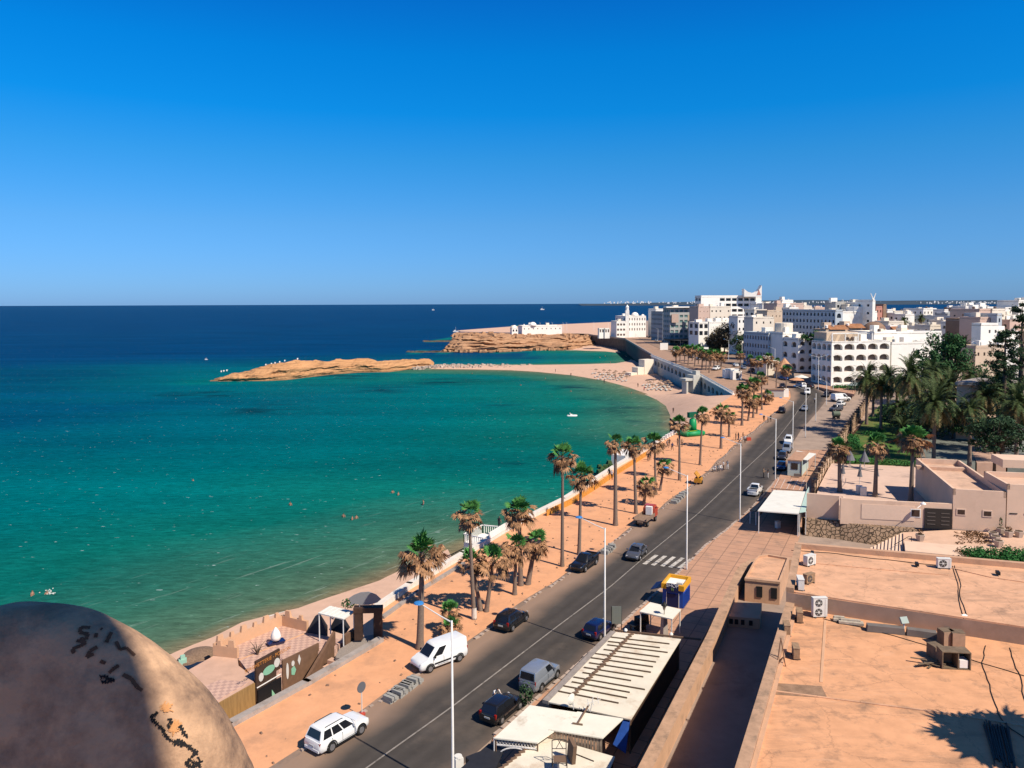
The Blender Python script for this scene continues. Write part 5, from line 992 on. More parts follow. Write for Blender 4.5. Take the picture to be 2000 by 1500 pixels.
# ------------------------------------------------------------------ big flat roofed building at the right, passage and its parapet
def roofmat(name, c, dirt, pale):
    m = mat(name, c, 0.92, var=0.13, scale=0.9, c2=dirt, c2amt=0.3, c2scale=0.75, bump=0.012, bscale=9); n, l, b = nodes_of(m)
    s0 = b.inputs['Base Color'].links[0].from_socket; g = n.new('ShaderNodeNewGeometry'); mp = n.new('ShaderNodeMapping'); mp.inputs['Scale'].default_value = (.22, .9, 1); mp.inputs['Rotation'].default_value = (0, 0, R(18)); l.new(g.outputs['Position'], mp.inputs[0])
    z = n.new('ShaderNodeTexNoise'); z.inputs['Scale'].default_value = .7; z.inputs['Detail'].default_value = 10; z.inputs['Roughness'].default_value = .75; l.new(mp.outputs[0], z.inputs['Vector'])
    r = n.new('ShaderNodeValToRGB'); r.color_ramp.elements[0].position = .5; r.color_ramp.elements[1].position = .72; l.new(z.outputs[0], r.inputs[0])
    q = n.new('ShaderNodeMath'); q.operation = 'MULTIPLY'; q.inputs[1].default_value = .78; l.new(r.outputs[0], q.inputs[0])
    x = n.new('ShaderNodeMix'); x.data_type = 'RGBA'; l.new(q.outputs[0], x.inputs[0]); l.new(s0, x.inputs[6]); x.inputs[7].default_value = (*dirt, 1)
    z2 = n.new('ShaderNodeTexNoise'); z2.inputs['Scale'].default_value = 2.6; z2.inputs['Detail'].default_value = 8; z2.inputs['Roughness'].default_value = .8; l.new(mp.outputs[0], z2.inputs['Vector'])
    r2 = n.new('ShaderNodeValToRGB'); r2.color_ramp.elements[0].position = .56; r2.color_ramp.elements[1].position = .66; l.new(z2.outputs[0], r2.inputs[0])
    q2 = n.new('ShaderNodeMath'); q2.operation = 'MULTIPLY'; q2.inputs[1].default_value = .45; l.new(r2.outputs[0], q2.inputs[0])
    x2 = n.new('ShaderNodeMix'); x2.data_type = 'RGBA'; l.new(q2.outputs[0], x2.inputs[0]); l.new(x.outputs[2], x2.inputs[6]); x2.inputs[7].default_value = (*pale, 1)
    vo = n.new('ShaderNodeTexVoronoi'); vo.feature = 'DISTANCE_TO_EDGE'; vo.inputs['Scale'].default_value = .23; dw = n.new('ShaderNodeVectorMath'); dw.operation = 'ADD'; l.new(g.outputs['Position'], dw.inputs[0]); l.new(z2.outputs[1], dw.inputs[1]); l.new(dw.outputs[0], vo.inputs['Vector'])
    cr = n.new('ShaderNodeMapRange'); cr.inputs[1].default_value = .0; cr.inputs[2].default_value = .006; cr.inputs[3].default_value = .55; cr.inputs[4].default_value = 0; l.new(vo.outputs['Distance'], cr.inputs[0])
    x3 = n.new('ShaderNodeMix'); x3.data_type = 'RGBA'; l.new(cr.outputs[0], x3.inputs[0]); l.new(x2.outputs[2], x3.inputs[6]); x3.inputs[7].default_value = (.12, .07, .045, 1)
    l.new(x3.outputs[2], b.inputs['Base Color']); return m
m_roof = roofmat('roof_screed', (0.64, 0.325, 0.168), (0.28, 0.165, 0.10), (0.62, 0.37, 0.23))
m_roofu = roofmat('roof_screed_pale', (0.63, 0.35, 0.205), (0.30, 0.185, 0.12), (0.62, 0.40, 0.27))
m_plas = mat('peach_plaster', (0.52, 0.31, 0.19), 0.9, var=0.1, scale=.8, c2=(.3, .19, .125), c2amt=.25, c2scale=.5, bump=.01, bscale=8)
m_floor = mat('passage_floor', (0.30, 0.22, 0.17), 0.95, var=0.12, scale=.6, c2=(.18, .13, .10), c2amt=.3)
m_lip = mat('parapet_top', (0.43, 0.265, 0.165), 0.95, var=0.2, scale=1.4, c2=(.22, .15, .1), c2amt=.4, c2scale=1.2)
ZR, ZU, ZP = 11.0, 12.05, 5.5
V2 = lambda u, v, z: Vector(P(u, v, z).xy)
A0 = V2(1385, 1680, ZR); AS = V2(1535, 1186, ZR); A1 = V2(1553, 1068, ZU); A2 = V2(2060, 1113, ZU); S1 = V2(2060, 1236, ZU)
e1 = (AS - A0).normalized(); S0 = AS
r = thing('flat_roofed_building', (A1.x, A1.y, 0), 'large peach flat roofed building with two roof levels filling the lower right', 'building')
b = MB(); b.prism([tuple(q) for q in (A0, S0, S1, S1 + Vector((6, -2)), Vector((60, 24)), Vector((12, 22)))], 0, ZR, 1, 0); b.build('lower_roof', [m_roof, m_plas], r)
b = MB(); b.prism([tuple(q) for q in (S0, A1, A2, A2 + Vector((8, -3)), S1 + Vector((8, -3)), S1)], 0.01, ZU, 1, 0); b.build('upper_roof', [m_roofu, mat('step_wall_shaded', (0.37, 0.25, 0.18), .9, var=.12, scale=.7, c2=(.25, .17, .12), c2amt=.25)], r)  # step wall tone darkened to carry the shade on this face
def rim(a, c, w, z0, z1, m, nm, side=1, par=None):
    d = (c - a); t = d.normalized(); n_ = Vector((t.y, -t.x)) * w * side; b = MB(); b.prism([tuple(a), tuple(c), tuple(c + n_), tuple(a + n_)], z0, z1); return b.build(nm, m, par or r)
rim(A0, S0, .55, ZR + .002, ZR + .38, m_lip, 'parapet'); rim(A0 + Vector((.5, -.25)), S0 + Vector((.5, -.25)), .22, ZR + .001, ZR + .16, m_plas, 'roof_fillet')
rim(S0, A1, .5, ZU + .002, ZU + .36, m_lip, 'parapet'); rim(A1, A2, .42, ZU + .004, ZU + .40, m_plas, 'parapet')
rim(S0 + Vector((.55, -.2)), S1, .30, ZU + .003, ZU + .10, m_roofu, 'roof_edge', -1)
# drain holes, roof seams and stains ridge
for u, v, z in [(1586, 1079, ZU), (1790, 1101, ZU), (1948, 1118, ZU)]:
    p = P(u, v, z + .2); b = MB(); b.box((p.x, p.y - .06, z + .2), (.22, .5, .22), -.33); b.build('drain_hole', m_black, r)
def seam(px, z, w, h, m, nm): 
    pts = [P(u, v, z) for u, v in px]; b = MB()
    for a, c in zip(pts[:-1], pts[1:]):
        d = c - a; b.box((*((a + c) / 2).xy, z + h / 2), (d.length + .02, w, h), math.atan2(d.y, d.x))
    return b.build(nm, m, r)
seam([(1612, 1212), (1604, 1333)], ZR, .16, .03, m_cren, 'roof_seam'); seam([(1508, 1350), (1680, 1372), (1860, 1395), (2040, 1425)], ZR, .12, .05, m_roofu, 'roof_seam')
seam([(1510, 1345), (1610, 1352)], ZR, 1.3, .012, mat('roof_stain', (.27, .165, .10), .95, var=.35, scale=2), 'roof_patch'); seam([(1590, 1100), (1720, 1112), (1850, 1123)], ZU, .25, .05, m_roofu, 'roof_seam'); seam([(1850, 1108), (1935, 1128), (2040, 1143)], ZU, .12, .05, m_roofu, 'roof_seam')
# passage floor, outer parapet, hut
PO = [V2(u, v, ZP + 1.3) for u, v in [(1130, 1720), (1245, 1500), (1310, 1375), (1380, 1240), (1436, 1117), (1448, 1101), (1466, 1092), (1500, 1088), (1549, 1089)]]
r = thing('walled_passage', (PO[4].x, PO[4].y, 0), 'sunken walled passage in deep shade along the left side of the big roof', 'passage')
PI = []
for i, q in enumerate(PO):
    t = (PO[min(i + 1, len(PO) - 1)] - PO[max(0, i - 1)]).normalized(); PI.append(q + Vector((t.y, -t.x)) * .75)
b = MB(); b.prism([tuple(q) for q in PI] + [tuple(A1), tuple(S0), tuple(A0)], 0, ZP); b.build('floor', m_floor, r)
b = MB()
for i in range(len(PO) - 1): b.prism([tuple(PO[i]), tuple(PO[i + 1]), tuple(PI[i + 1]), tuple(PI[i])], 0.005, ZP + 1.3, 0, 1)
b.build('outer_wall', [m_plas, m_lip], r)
hc = [V2(u, v, ZP + 2.0) for u, v in [(1455, 1131), (1523, 1138), (1541, 1091), (1500, 1084), (1482, 1087), (1475, 1094)]]
r2 = thing('roof_hut', (hc[0].x, hc[0].y, ZP), 'small rounded plaster hut with two window holes at the far end of the passage', 'hut')
b = MB(); b.prism([tuple(q) for q in hc], ZP, ZP + 1.92, 0, 1); b.build('wall', [m_plas, m_roofu], r2)
b = MB(); c0 = sum(hc, Vector((0, 0))) / len(hc)
for i in range(len(hc)):
    a, c = hc[i], hc[(i + 1) % len(hc)]; b.prism([tuple(a + (a - c0) * .02), tuple(c + (c - c0) * .02), tuple(c.lerp(c0, .08)), tuple(a.lerp(c0, .08))], ZP + 1.9, ZP + 2.1)
b.build('roof_rim', m_plas, r2)
d = (hc[1] - hc[0]); ang = math.atan2(d.y, d.x)
for f in (.42, .84):
    q = hc[0] + d * f; b = MB(); b.box((q.x, q.y, ZP + 1.0), (.5, .16, .95), ang); b.build('window', m_black, r2)
lc = [V2(u, v, ZP + .85) for u, v in [(1397, 1201), (1484, 1209), (1488, 1178), (1428, 1176)]]
b = MB(); b.prism([tuple(q) for q in lc], ZP, ZP + .85); d = lc[1] - lc[0]
r3 = thing('low_store', (lc[0].x, lc[0].y, ZP), 'low plaster box with small openings half in shade in the passage', 'store'); b.build('wall', m_plas, r3)
for f in (.36, .48, .62, .8): q = lc[0] + d * f; b = MB(); b.box((q.x, q.y, ZP + .45), (.28, .1, .4), math.atan2(d.y, d.x)); b.build('opening', m_black, r3)
for u, v, z, lb in [(1510, 1197, 9.5, 'small white bulkhead lamp on the shaded wall near the hut'), (1482, 1331, 9.0, 'small white bulkhead lamp on the shaded wall further down')]:
    q = A0 + e1 * ((V2(u, v, z) - A0).dot(e1)); p = Vector((*q, z)); b = MB(); b.lathe((p.x - .15, p.y + .08, z), [(.06, -.2), (.2, -.1), (.2, .1), (.06, .2)], 10); tag(b.build('wall_lamp', m_white), lb, 'lamp', 'wall lamps of the passage')
# ------------------------------------------------------------------ air conditioning units
m_ac = mat('ac_white', (0.66, 0.64, 0.58), .5, var=.08, scale=3); m_acd = mat('ac_rusty', (0.30, 0.19, 0.11), .8, var=.3, scale=5); m_grill = flat('ac_grill', (.07, .065, .06), .6)
def ac(u, v, z, rz, label, m=m_ac, fans=1, w=.85, h=.62, d=.34, sc=1.0):
    p = P(u, v, z); r = thing('air_conditioner', p, label, 'air conditioner', 'air conditioners on the big roof', rz); w, h, d = w * sc, h * sc, d * sc
    b = MB(); b.box((0, 0, .08 + h / 2), (w, d, h)); b.box((0, 0, .08 + h + .012), (w + .04, d + .04, .025)); b.build('casing', m, r, local=True)
    for s_ in (-1, 1): b = MB(); b.box((s_ * w * .35, 0, .04), (.08, d + .12, .08)); b.build('foot', m_grill, r, local=True)
    for k in range(fans):
        cz = .08 + h * (k + .5) / fans; rr_ = min(h / fans, w) * .40; b = MB(); b.tube([(-w * .12, -d / 2 - .012, cz), (-w * .12, -d / 2 + .02, cz)], rr_, 20); f_ = b.build('fan_grille', m_grill, r, local=True)
        b = MB(); b.tube([(-w * .12, -d / 2 - .022, cz), (-w * .12, -d / 2 - .01, cz)], rr_ * .28, 12)
        for q in range(6): a = q * math.pi / 3; b.tube([(-w * .12, -d / 2 - .018, cz), (-w * .12 + rr_ * math.cos(a), -d / 2 - .018, cz + rr_ * math.sin(a))], .012, 4)
        b.build('fan', m, f_, local=True)
    for k in range(5): b = MB()
    b = MB(); b.box((w * .40, -d / 2 - .006, .08 + h / 2), (w * .14, .02, h * .9)); b.build('side_panel', m, r, local=True)
    return r
ac(1581, 1104, ZU, .55, 'white air conditioner facing right at the far left corner of the upper roof', sc=1.15)
ac(1580, 1139, ZU, .5, 'rusty empty air conditioner frame on the upper roof', m_acd, sc=1.0)
ac(1563, 1150, ZU, 1.35, 'white air conditioner seen end on beside the rusty frame', sc=1.15)
ac(1600, 1205, ZR, .05, 'tall white twin fan air conditioner against the step wall', fans=2, w=.95, h=1.25, sc=1.0)
ac(1561, 1213, ZR, 1.3, 'dusty brown air conditioner nearest the twin fan unit', m_acd, sc=1.05)
ac(1536, 1239, ZR, 1.35, 'brown air conditioner with fins against the left parapet', m_acd, sc=1.05)
ac(1554, 1284, ZR, 1.35, 'brown air conditioner standing alone with a long shadow', m_acd, sc=1.0)
ac(1843, 1110, ZU, -.15, 'white air conditioner on the far edge of the upper roof', sc=1.1)
def loose(nm, b, m, label, cat, group=None): return tag(b.build(nm, m), label, cat, group)
# metal tripod, long covers, boxes, cabinets, floodlight, rods
p = P(1523, 1300, ZR); b = MB()
for dx, dy in ((-.25, -.2), (.3, -.1), (0, .35)): b.tube([(p.x + dx, p.y + dy, ZR), (p.x + .15, p.y + .3, ZR + 1.5)], .03, 5); b.tube([(p.x + dx, p.y + dy, ZR + .05), (p.x + .2, p.y, ZR + .5)], .03, 5)
loose('antenna_frame', b, m_rust, 'collapsed rusty antenna frame leaning by the left parapet', 'antenna')
m_long = mat('cover_grey', (.16, .14, .125), .8, var=.15, scale=1.5)
for (u0, v0), (u1, v1), lb in [((1692, 1231), (1766, 1238), 'long grey trough lying below the step wall, left piece'), ((1770, 1239), (1830, 1247), 'long grey trough lying below the step wall, right piece')]:
    a, c = P(u0, v0, ZR), P(u1, v1, ZR); d = c - a; b = MB(); b.box((*((a + c) / 2).xy, ZR + .22), (d.length, .5, .4), math.atan2(d.y, d.x), 0, .96); loose('roof_trough', b, m_long, lb, 'trough', 'long troughs on the roof')
for (u, v, w, lb) in [(1662, 1219, 1.5, 'broken white lamp tray lying right of the twin fan unit'), (1640, 1213, .8, 'short broken lamp tray beside the twin fan unit')]:
    p = P(u, v, ZR); b = MB(); b.box((p.x, p.y, ZR + .12), (w, .45, .14), -.3); b.box((p.x, p.y + .1, ZR + .24), (w * .8, .2, .1), -.25); loose('lamp_tray', b, mat('tray', (.42, .36, .28), .7, var=.3, scale=4), lb, 'lamp tray', 'broken lamp trays')
p = P(1765, 1234, ZR); r = thing('floodlight', p, 'square floodlight on a short stand in front of the troughs', 'floodlight'); b = MB(); b.tube([(0, 0, 0), (0, 0, .55)], .05, 6); b.build('stand', m_post, r, local=True); b = MB(); b.box((0, 0, .75), (.5, .14, .42), .2, 0, 1, Matrix.Rotation(R(-35), 4, 'X')); b.build('lamp_head', mat('lamp_glass', (.28, .34, .3), .3, var=.05), r, local=True)
p = P(1882, 1236, ZR); r = thing('floodlight', (p.x, p.y + .2, ZR + .75), 'white floodlight fixed to the step wall above the cables', 'floodlight'); b = MB(); b.box((0, -.12, .1), (.42, .22, .62), .3, 0, .85, Matrix.Rotation(R(18), 4, 'X')); b.build('lamp_head', m_white, r, local=True); b = MB(); b.tube([(-.2, -.05, -.25), (-1.3, -.3, -.5)], .06, 6); b.build('arm', m_black, r, local=True)
m_cab = mat('cabinet_wood', (.17, .12, .075), .85, var=.3, scale=2.5); m_cabf = mat('cabinet_face', (.36, .23, .15), .8, var=.15, scale=2)
def cab(u, v, w, d, h, rz, label, open_=False, z=ZR, tilt=0):
    p = P(u, v, z); r = thing('old_cabinet', p, label, 'cabinet', 'discarded cabinets on the roof', rz); t_ = Matrix.Rotation(tilt, 4, 'Y')
    b = MB()
    if open_:
        for c, s_ in (((0, d / 2, h / 2), (w, .06, h)), ((-w / 2, 0, h / 2), (.06, d, h)), ((w / 2, 0, h / 2), (.06, d, h)), ((0, 0, .03), (w - .06, d - .03, .06)), ((0, 0, h), (w + .06, d, .05)), ((.1, 0, h / 2), (.05, d - .03, h - .1))): b.box(c, s_)
        b.build('shell', m_cab, r, local=True); b = MB(); b.box((w * .28, -.05, h * .32), (w * .3, d * .7, h * .45)); b.build('drawer', m_white, r, local=True)
    else:
        b.box((0, 0, h / 2), (w, d, h), 0, 0, 1, t_); b.build('shell', m_cab, r, local=True); b = MB(); b.box((0, -d / 2 - .02, h / 2), (w * .94, .04, h * .92), 0, 0, 1); b.build('door', m_cabf, r, local=True)
cab(1847, 1259, .75, .6, .95, .1, 'upright brown cabinet at the back of the junk pile'); cab(1868, 1262, .75, .6, .95, -.15, 'second upright cabinet to its right in the junk pile'); cab(1862, 1302, 1.5, .8, 1.0, -.12, 'open wooden cabinet with shelves in front of the junk pile', True); cab(1826, 1284, .6, .7, .8, .2, 'small cabinet at the left end of the junk pile')
p = P(1825, 1297, ZR); b = MB()
for i in range(9): a = random.uniform(2.4, 4.0); b.box((p.x + random.uniform(-1.2, .3), p.y + random.uniform(-.4, .4), ZR + .05 + i * .03), (random.uniform(.6, 1.6), .12, .03), a)
struct(b.build('scrap_boards', m_cab), 'stuff', 'loose scrap boards lying left of the junk cabinets', 'scrap boards')
m_rod = flat('rod_dark', (.045, .035, .03), .7)
for i in range(26):
    a, c = P(1922 + i * 1.9 + random.uniform(-2, 2), 1410 + random.uniform(-2, 10) + i * .35, ZR), P(1942 + i * 1.75 + random.uniform(-3, 3), 1468 + random.uniform(0, 42) + i * .4, ZR); b = MB(); b.tube([a + Vector((0, 0, .05 + .03 * (i % 3))), c + Vector((0, 0, .05))], .035, 5)
    tag(b.build('steel_bar', m_rod), 'thin dark steel bar in the bundle on the roof at the lower right corner', 'steel bar', 'bundle of dark bars on the roof')
m_cable = flat('cable_black', (.02, .018, .016), .7)
def cable(pts, lb, z=ZR, rad=.022, wob=.15):
    pp = [P(u, v, zz if zz is not None else z) for u, v, zz in [(q + (None,))[:3] for q in pts]]; out = []
    for a, c in zip(pp[:-1], pp[1:]):
        for k in range(5): q = a.lerp(c, k / 5); out.append(q + Vector((noise.noise(q * .8) * wob, noise.noise(q * .8 + Vector((5, 0, 0))) * wob, .03)))
    out.append(pp[-1] + Vector((0, 0, .03))); b = MB(); b.tube(out, rad, 5); tag(b.build('cable', m_cable), lb, 'cable', 'black cables on the roof')
cable([(1864, 1105, ZU), (1874, 1130, ZU), (1876, 1165, ZU), (1892, 1210, ZU)], 'black cable crossing the upper roof from the far air conditioner, right strand'); cable([(1861, 1106, ZU), (1872, 1150, ZU), (1875, 1180, ZU), (1882, 1209, ZU)], 'black cable crossing the upper roof from the far air conditioner, left strand')
cable([(1606, 1208), (1640, 1218), (1700, 1229), (1818, 1264), (1900, 1290), (2010, 1324)], 'thin black cable running from the twin fan unit to the right edge'); cable([(1926, 1262), (1919, 1295), (1935, 1350), (1950, 1395), (1975, 1425), (2010, 1450)], 'black cable curving across the tree shadow'); cable([(1969, 1265), (1980, 1290), (1995, 1330), (2005, 1390)], 'black cable near the right edge of the lower roof')
cable([(1545, 1075, ZU), (1620, 1081, ZU), (1700, 1091, ZU), (1780, 1099, ZU), (1850, 1107, ZU)], 'black cable lying along the far parapet of the upper roof', rad=.03)
# tall tree outside the frame that throws its shadow on the roof
for (u_, v_, rd_, k_, lb_) in [(1960, 1450, 1.75, 0, 'tall fan palm outside the picture whose crown shades the roof corner'), (2040, 1466, 1.9, 2, 'second tall fan palm outside the picture shading the roof corner')]:
    q = P(u_, v_, ZR) + sdir * 13.5; fan_palm((q.x, q.y, 0), q.z, k_, rd_, lb_, 'palms beside the roof')
# ------------------------------------------------------------------ market stalls and sheds
m_tin = mat('shed_sheet', (0.69, 0.63, 0.51), 0.75, var=0.09, scale=.8, c2=(.50, .38, .27), c2amt=.3, c2scale=.6); m_tin2 = mat('shed_sheet_white', (0.73, 0.69, 0.58), 0.7, var=0.06, scale=.8, c2=(.45, .36, .26), c2amt=.15, c2scale=.5)
m_pole = flat('wood_pole', (.085, .055, .035), .85); m_frame = flat('frame_brown', (.16, .10, .065), .8)
def shed(label, corners, z, ribs=0, m=m_tin, lean=0.0, walls=True, th=.09, wallm=m_dkwood):
    pts = [P(u, v, z) for u, v in corners]; c0 = sum(pts, Vector()) / len(pts); r = thing('market_shed', (c0.x, c0.y, .16), label, 'shed')
    b = MB(); b.prism([tuple(q.xy) for q in pts], z - th, z); b.build('roof', m, r)
    if walls:
        b = MB(); ins = [q.lerp(c0, .06) for q in pts]
        for a, c in ((0, 1), (1, 2), (3, 0)): d = ins[c] - ins[a]; b.box((*((ins[a] + ins[c]) / 2).xy, (z - th + .16) / 2), (d.length, .08, z - th - .17), math.atan2(d.y, d.x))
        b.build('wall', wallm, r)
    for q in pts: q = q.lerp(c0, .04); b = MB(); b.tube([(q.x, q.y, .16), (q.x, q.y, z - th)], .06, 6); b.build('post', m_frame, r)
    return r, pts
r, pts = shed('long shed with a pale roof weighed down by dark poles', [(1200, 1234), (1330, 1248), (1232, 1405), (1068, 1370)], 2.8)
for k in range(13):
    f = .09 + k * .066 + random.uniform(-.008, .008); a, c = pts[0].lerp(pts[3], f), pts[1].lerp(pts[2], f); s_, e_ = random.uniform(.02, .10), random.uniform(.72, .97); b = MB(); a2, c2 = a.lerp(c, s_), a.lerp(c, e_); b.tube([a2 + Vector((0, 0, .05)), c2 + Vector((0, 0, .05))], .055, 6); b.build('roof_pole', m_pole, r)
for k in range(24):
    f = .02 + k * .038; q = pts[0].lerp(pts[3], f).lerp(pts[1].lerp(pts[2], f), .27 - .06 * f); b = MB(); b.box((q.x, q.y, 2.84), (.5, .26, .06), .6 + random.uniform(-.2, .2)); b.build('ballast_block', m_frame, r)
b = MB(); d = pts[3] - pts[0]; q = (pts[0] + pts[3]) / 2; b.box((q.x - .1, q.y + .05, 2.72), (d.length, .5, .26), math.atan2(d.y, d.x)); b.build('gutter', mat('gutter_grey', (.28, .24, .21), .8, var=.2, scale=2), r)
b = MB(); d = pts[1] - pts[0]; q = (pts[0] + pts[1]) / 2; b.box((q.x + .9, q.y + .1, 2.80), (d.length * 1.3, .12, .14), math.atan2(d.y, d.x)); b.build('edge_beam', m_frame, r)
p = P(1252, 1393, 2.2); r5, p5 = shed('shed with two overlapping white sheets in front of the long shed', [(1035, 1377), (1133, 1392), (1050, 1450), (965, 1441)], 2.95, m=m_tin2, walls=False)
b = MB(); q4 = [P(u, v, 3.0) for u, v in [(1128, 1390), (1217, 1404), (1177, 1442), (1072, 1425)]]; b.prism([tuple(q.xy) for q in q4], 2.94, 3.02); b.build('roof', m_tin2, r5)
d = q4[2] - q4[3]; ang = math.atan2(d.y, d.x)
for k in range(17): q = q4[3].lerp(q4[2], (k + .5) / 17); b = MB(); b.box((q.x, q.y + .12, 1.55), (.17, .05, 2.75), ang); b.build('board', mat('bleached_board', (.33, .25, .18), .85, var=.25, scale=5), r5)
p_ = [P(u, v, 2.95) for u, v in [(965, 1441), (1050, 1450)]]; d = p_[1] - p_[0]; ang = math.atan2(d.y, d.x); b = MB(); b.box((*((p_[0] + p_[1]) / 2 + Vector((0, .1, 0))).xy, 2.45), (d.length * .95, .05, .10), ang)
for k in range(14):
    q = p_[0].lerp(p_[1], (k + .5) / 14); b.tube([(q.x - .12, q.y + .1, 2.42), (q.x, q.y + .1, 2.86), (q.x + .12, q.y + .1, 2.42)], .025, 4)
n_ = 12
for k in range(n_): 
    a0, a1 = math.pi * k / n_, math.pi * (k + 1) / n_; mid_ = (p_[0] + p_[1]) / 2; L2 = d.length * .43; f = lambda a: (mid_.x + math.cos(a) * L2 * math.cos(ang), mid_.y + .1 + math.cos(a) * L2 * math.sin(ang), 1.45 + .9 * math.sin(a)); b.tube([f(a0), f(a1)], .045, 5)
for q in p_: b.tube([(q.x, q.y + .1, .16), (q.x, q.y + .1, 2.9)], .05, 6)
b.build('lattice_arch', m_white, r5)
# rod and dish on that roof
r6, p6 = shed('lower shed with cluttered pale roof at the bottom edge', [(1061, 1437), (1201, 1478), (1150, 1600), (930, 1540)], 2.3, m=m_tin)
b = MB()
for k in range(16): q = p6[0].lerp(p6[3], (k + .5) / 16); b.box((q.x, q.y, 2.34), (.42, .16, .1), .5 + random.uniform(-.2, .2))
b.build('ballast_block', m_frame, r6)
b = MB(); a, c = P(1120, 1472, 2.3), P(1160, 1488, 2.3); b.tube([a + Vector((0, 0, .05)), c + Vector((0, 0, .05))], .03, 5); b.build('roof_pole', m_pole, r6)
p = P(1092, 1496, 2.3); r = thing('iron_chair', p, 'dark wrought iron chair frame standing on the lower shed roof', 'chair'); b = MB()
for x in (-.45, .45):
    b.tube([(x, 0, 0), (x, 0, 1.7)], .03, 5); b.tube([(x, -.8, 0), (x, -.8, .7)], .03, 5); b.tube([(x, -.85, .7), (x, 0, .7)], .03, 5)
b.tube([(-.45, 0, 1.7), (0, 0, 1.78), (.45, 0, 1.7)], .03, 5); b.tube([(-.45, 0, 1.15), (.45, 0, 1.15)], .025, 5); b.tube([(-.45, -.85, .7), (.45, -.85, .7)], .025, 5); b.tube([(-.2, 0, 1.15), (.1, 0, 1.7)], .02, 4); b.tube([(.25, 0, 1.15), (-.05, 0, 1.7)], .02, 4); b.build('frame', m_rod, r, local=True)
b = MB(); b.box((0, -.42, .72), (.8, .7, .05)); b.build('seat', m_frame, r, local=True)
p = P(1117, 1488, 2.3); b = MB(); b.box((p.x, p.y, 2.3 + .7), (.25, .9, 1.5), .3, 0, 1, Matrix.Rotation(.2, 4, 'X')); loose('leaning_plank', b, m_frame, 'dark plank standing beside the iron chair', 'plank')
def dish(u, v, z, label, aim=2.4, rad=.42):
    p = P(u, v, z); r = thing('satellite_dish', p, label, 'satellite dish', None, aim); b = MB(); b.tube([(0, 0, 0), (0, 0, .5)], .03, 6); b.build('mast', m_post, r, local=True)
    b = MB(); pr = [(rad * k / 5, .14 * (k / 5) ** 2) for k in range(6)]; vs = []
    for q, zz in pr: vs += [Vector((zz + .06, q * math.cos(t * 6.283 / 14), .62 + q * math.sin(t * 6.283 / 14) + zz * .5)) for t in range(14)]
    b.add(vs, [(i * 14 + t, i * 14 + (t + 1) % 14, (i + 1) * 14 + (t + 1) % 14, (i + 1) * 14 + t) for i in range(5) for t in range(14)]); b.build('reflector', m_ac, r, local=True, smooth=True); b = MB(); b.tube([(.05, 0, .3), (.5, 0, .65)], .02, 5); b.build('arm', m_post, r, local=True)
dish(1120, 1386, 2.9, 'white satellite dish at the near end of the long shed roof')
p = P(1153, 1391, 2.9); b = MB(); b.tube([(p.x, p.y, 2.9), (p.x + .2, p.y, 4.0)], .03, 5)
for k in (-.35, 0, .35): b.tube([(p.x + .2 + k, p.y - .3, 3.6 + k * .3), (p.x + .2 + k, p.y + .4, 3.75 + k * .3)], .02, 4)
b.tube([(p.x - .3, p.y, 3.5), (p.x + .75, p.y, 3.85)], .02, 4); loose('tv_aerial', b, m_post, 'thin television aerial standing beside the satellite dish', 'aerial')
a, c = P(1127, 1416, 3.02), P(1150, 1385, 2.85); b = MB(); b.tube([a + Vector((0, 0, .05)), c + Vector((0, 0, .3))], .07, 6); b.tube([P(1118, 1414, 3.02) + Vector((0, 0, .06)), P(1138, 1417, 3.02) + Vector((0, 0, .06))], .06, 6); loose('aerial_pole', b, m_frame, 'fallen brown pole lying across the white sheets', 'pole')
b = MB(); q = [P(u, v, 2.2) for u, v in [(1225, 1404), (1232, 1409), (1222, 1462), (1197, 1448)]]; m_tarp = mat('tarp_blue', (.012, .05, .22), .6, var=.2, scale=2)
b.add([q[0] + Vector((0, 0, .6)), q[1] + Vector((0, 0, .5)), q[2] + Vector((0, 0, -.3)), q[3] + Vector((0, 0, -.2))] + [q[0] + Vector((0, 0, .55)), q[1] + Vector((0, 0, .45)), q[2] + Vector((0, 0, -.35)), q[3] + Vector((0, 0, -.25))], [(0, 1, 2, 3), (7, 6, 5, 4), (0, 4, 5, 1), (1, 5, 6, 2), (2, 6, 7, 3), (3, 7, 4, 0)]); loose('blue_awning', b, m_tarp, 'dark blue tarp awning hanging at the right of the white sheets', 'awning')
b = MB(); q = [P(u, v, 2.0) for u, v in [(900, 1500), (955, 1452), (985, 1462), (960, 1520)]]; b.prism([tuple(x.xy) for x in q], 1.9, 2.0); b.box((*((q[0] + q[2]) / 2).xy, 1.0), (1.5, 2, 1.7), .6); loose('dark_stall', b, m_cloth, 'dark covered stall at the bottom beside the nearest lamp', 'stall')
p = P(893, 1530, 0); b = MB(); b.box((p.x + .1, p.y - .25, 1.0), (.62, .5, 1.9), .5, 0, .92); b.lathe((p.x + .1, p.y - .25, 1.95), [(.28, 0), (.26, .12)], 12); loose('white_cabinet', b, m_ac, 'white electric cabinet at the foot of the nearest lamp', 'cabinet')
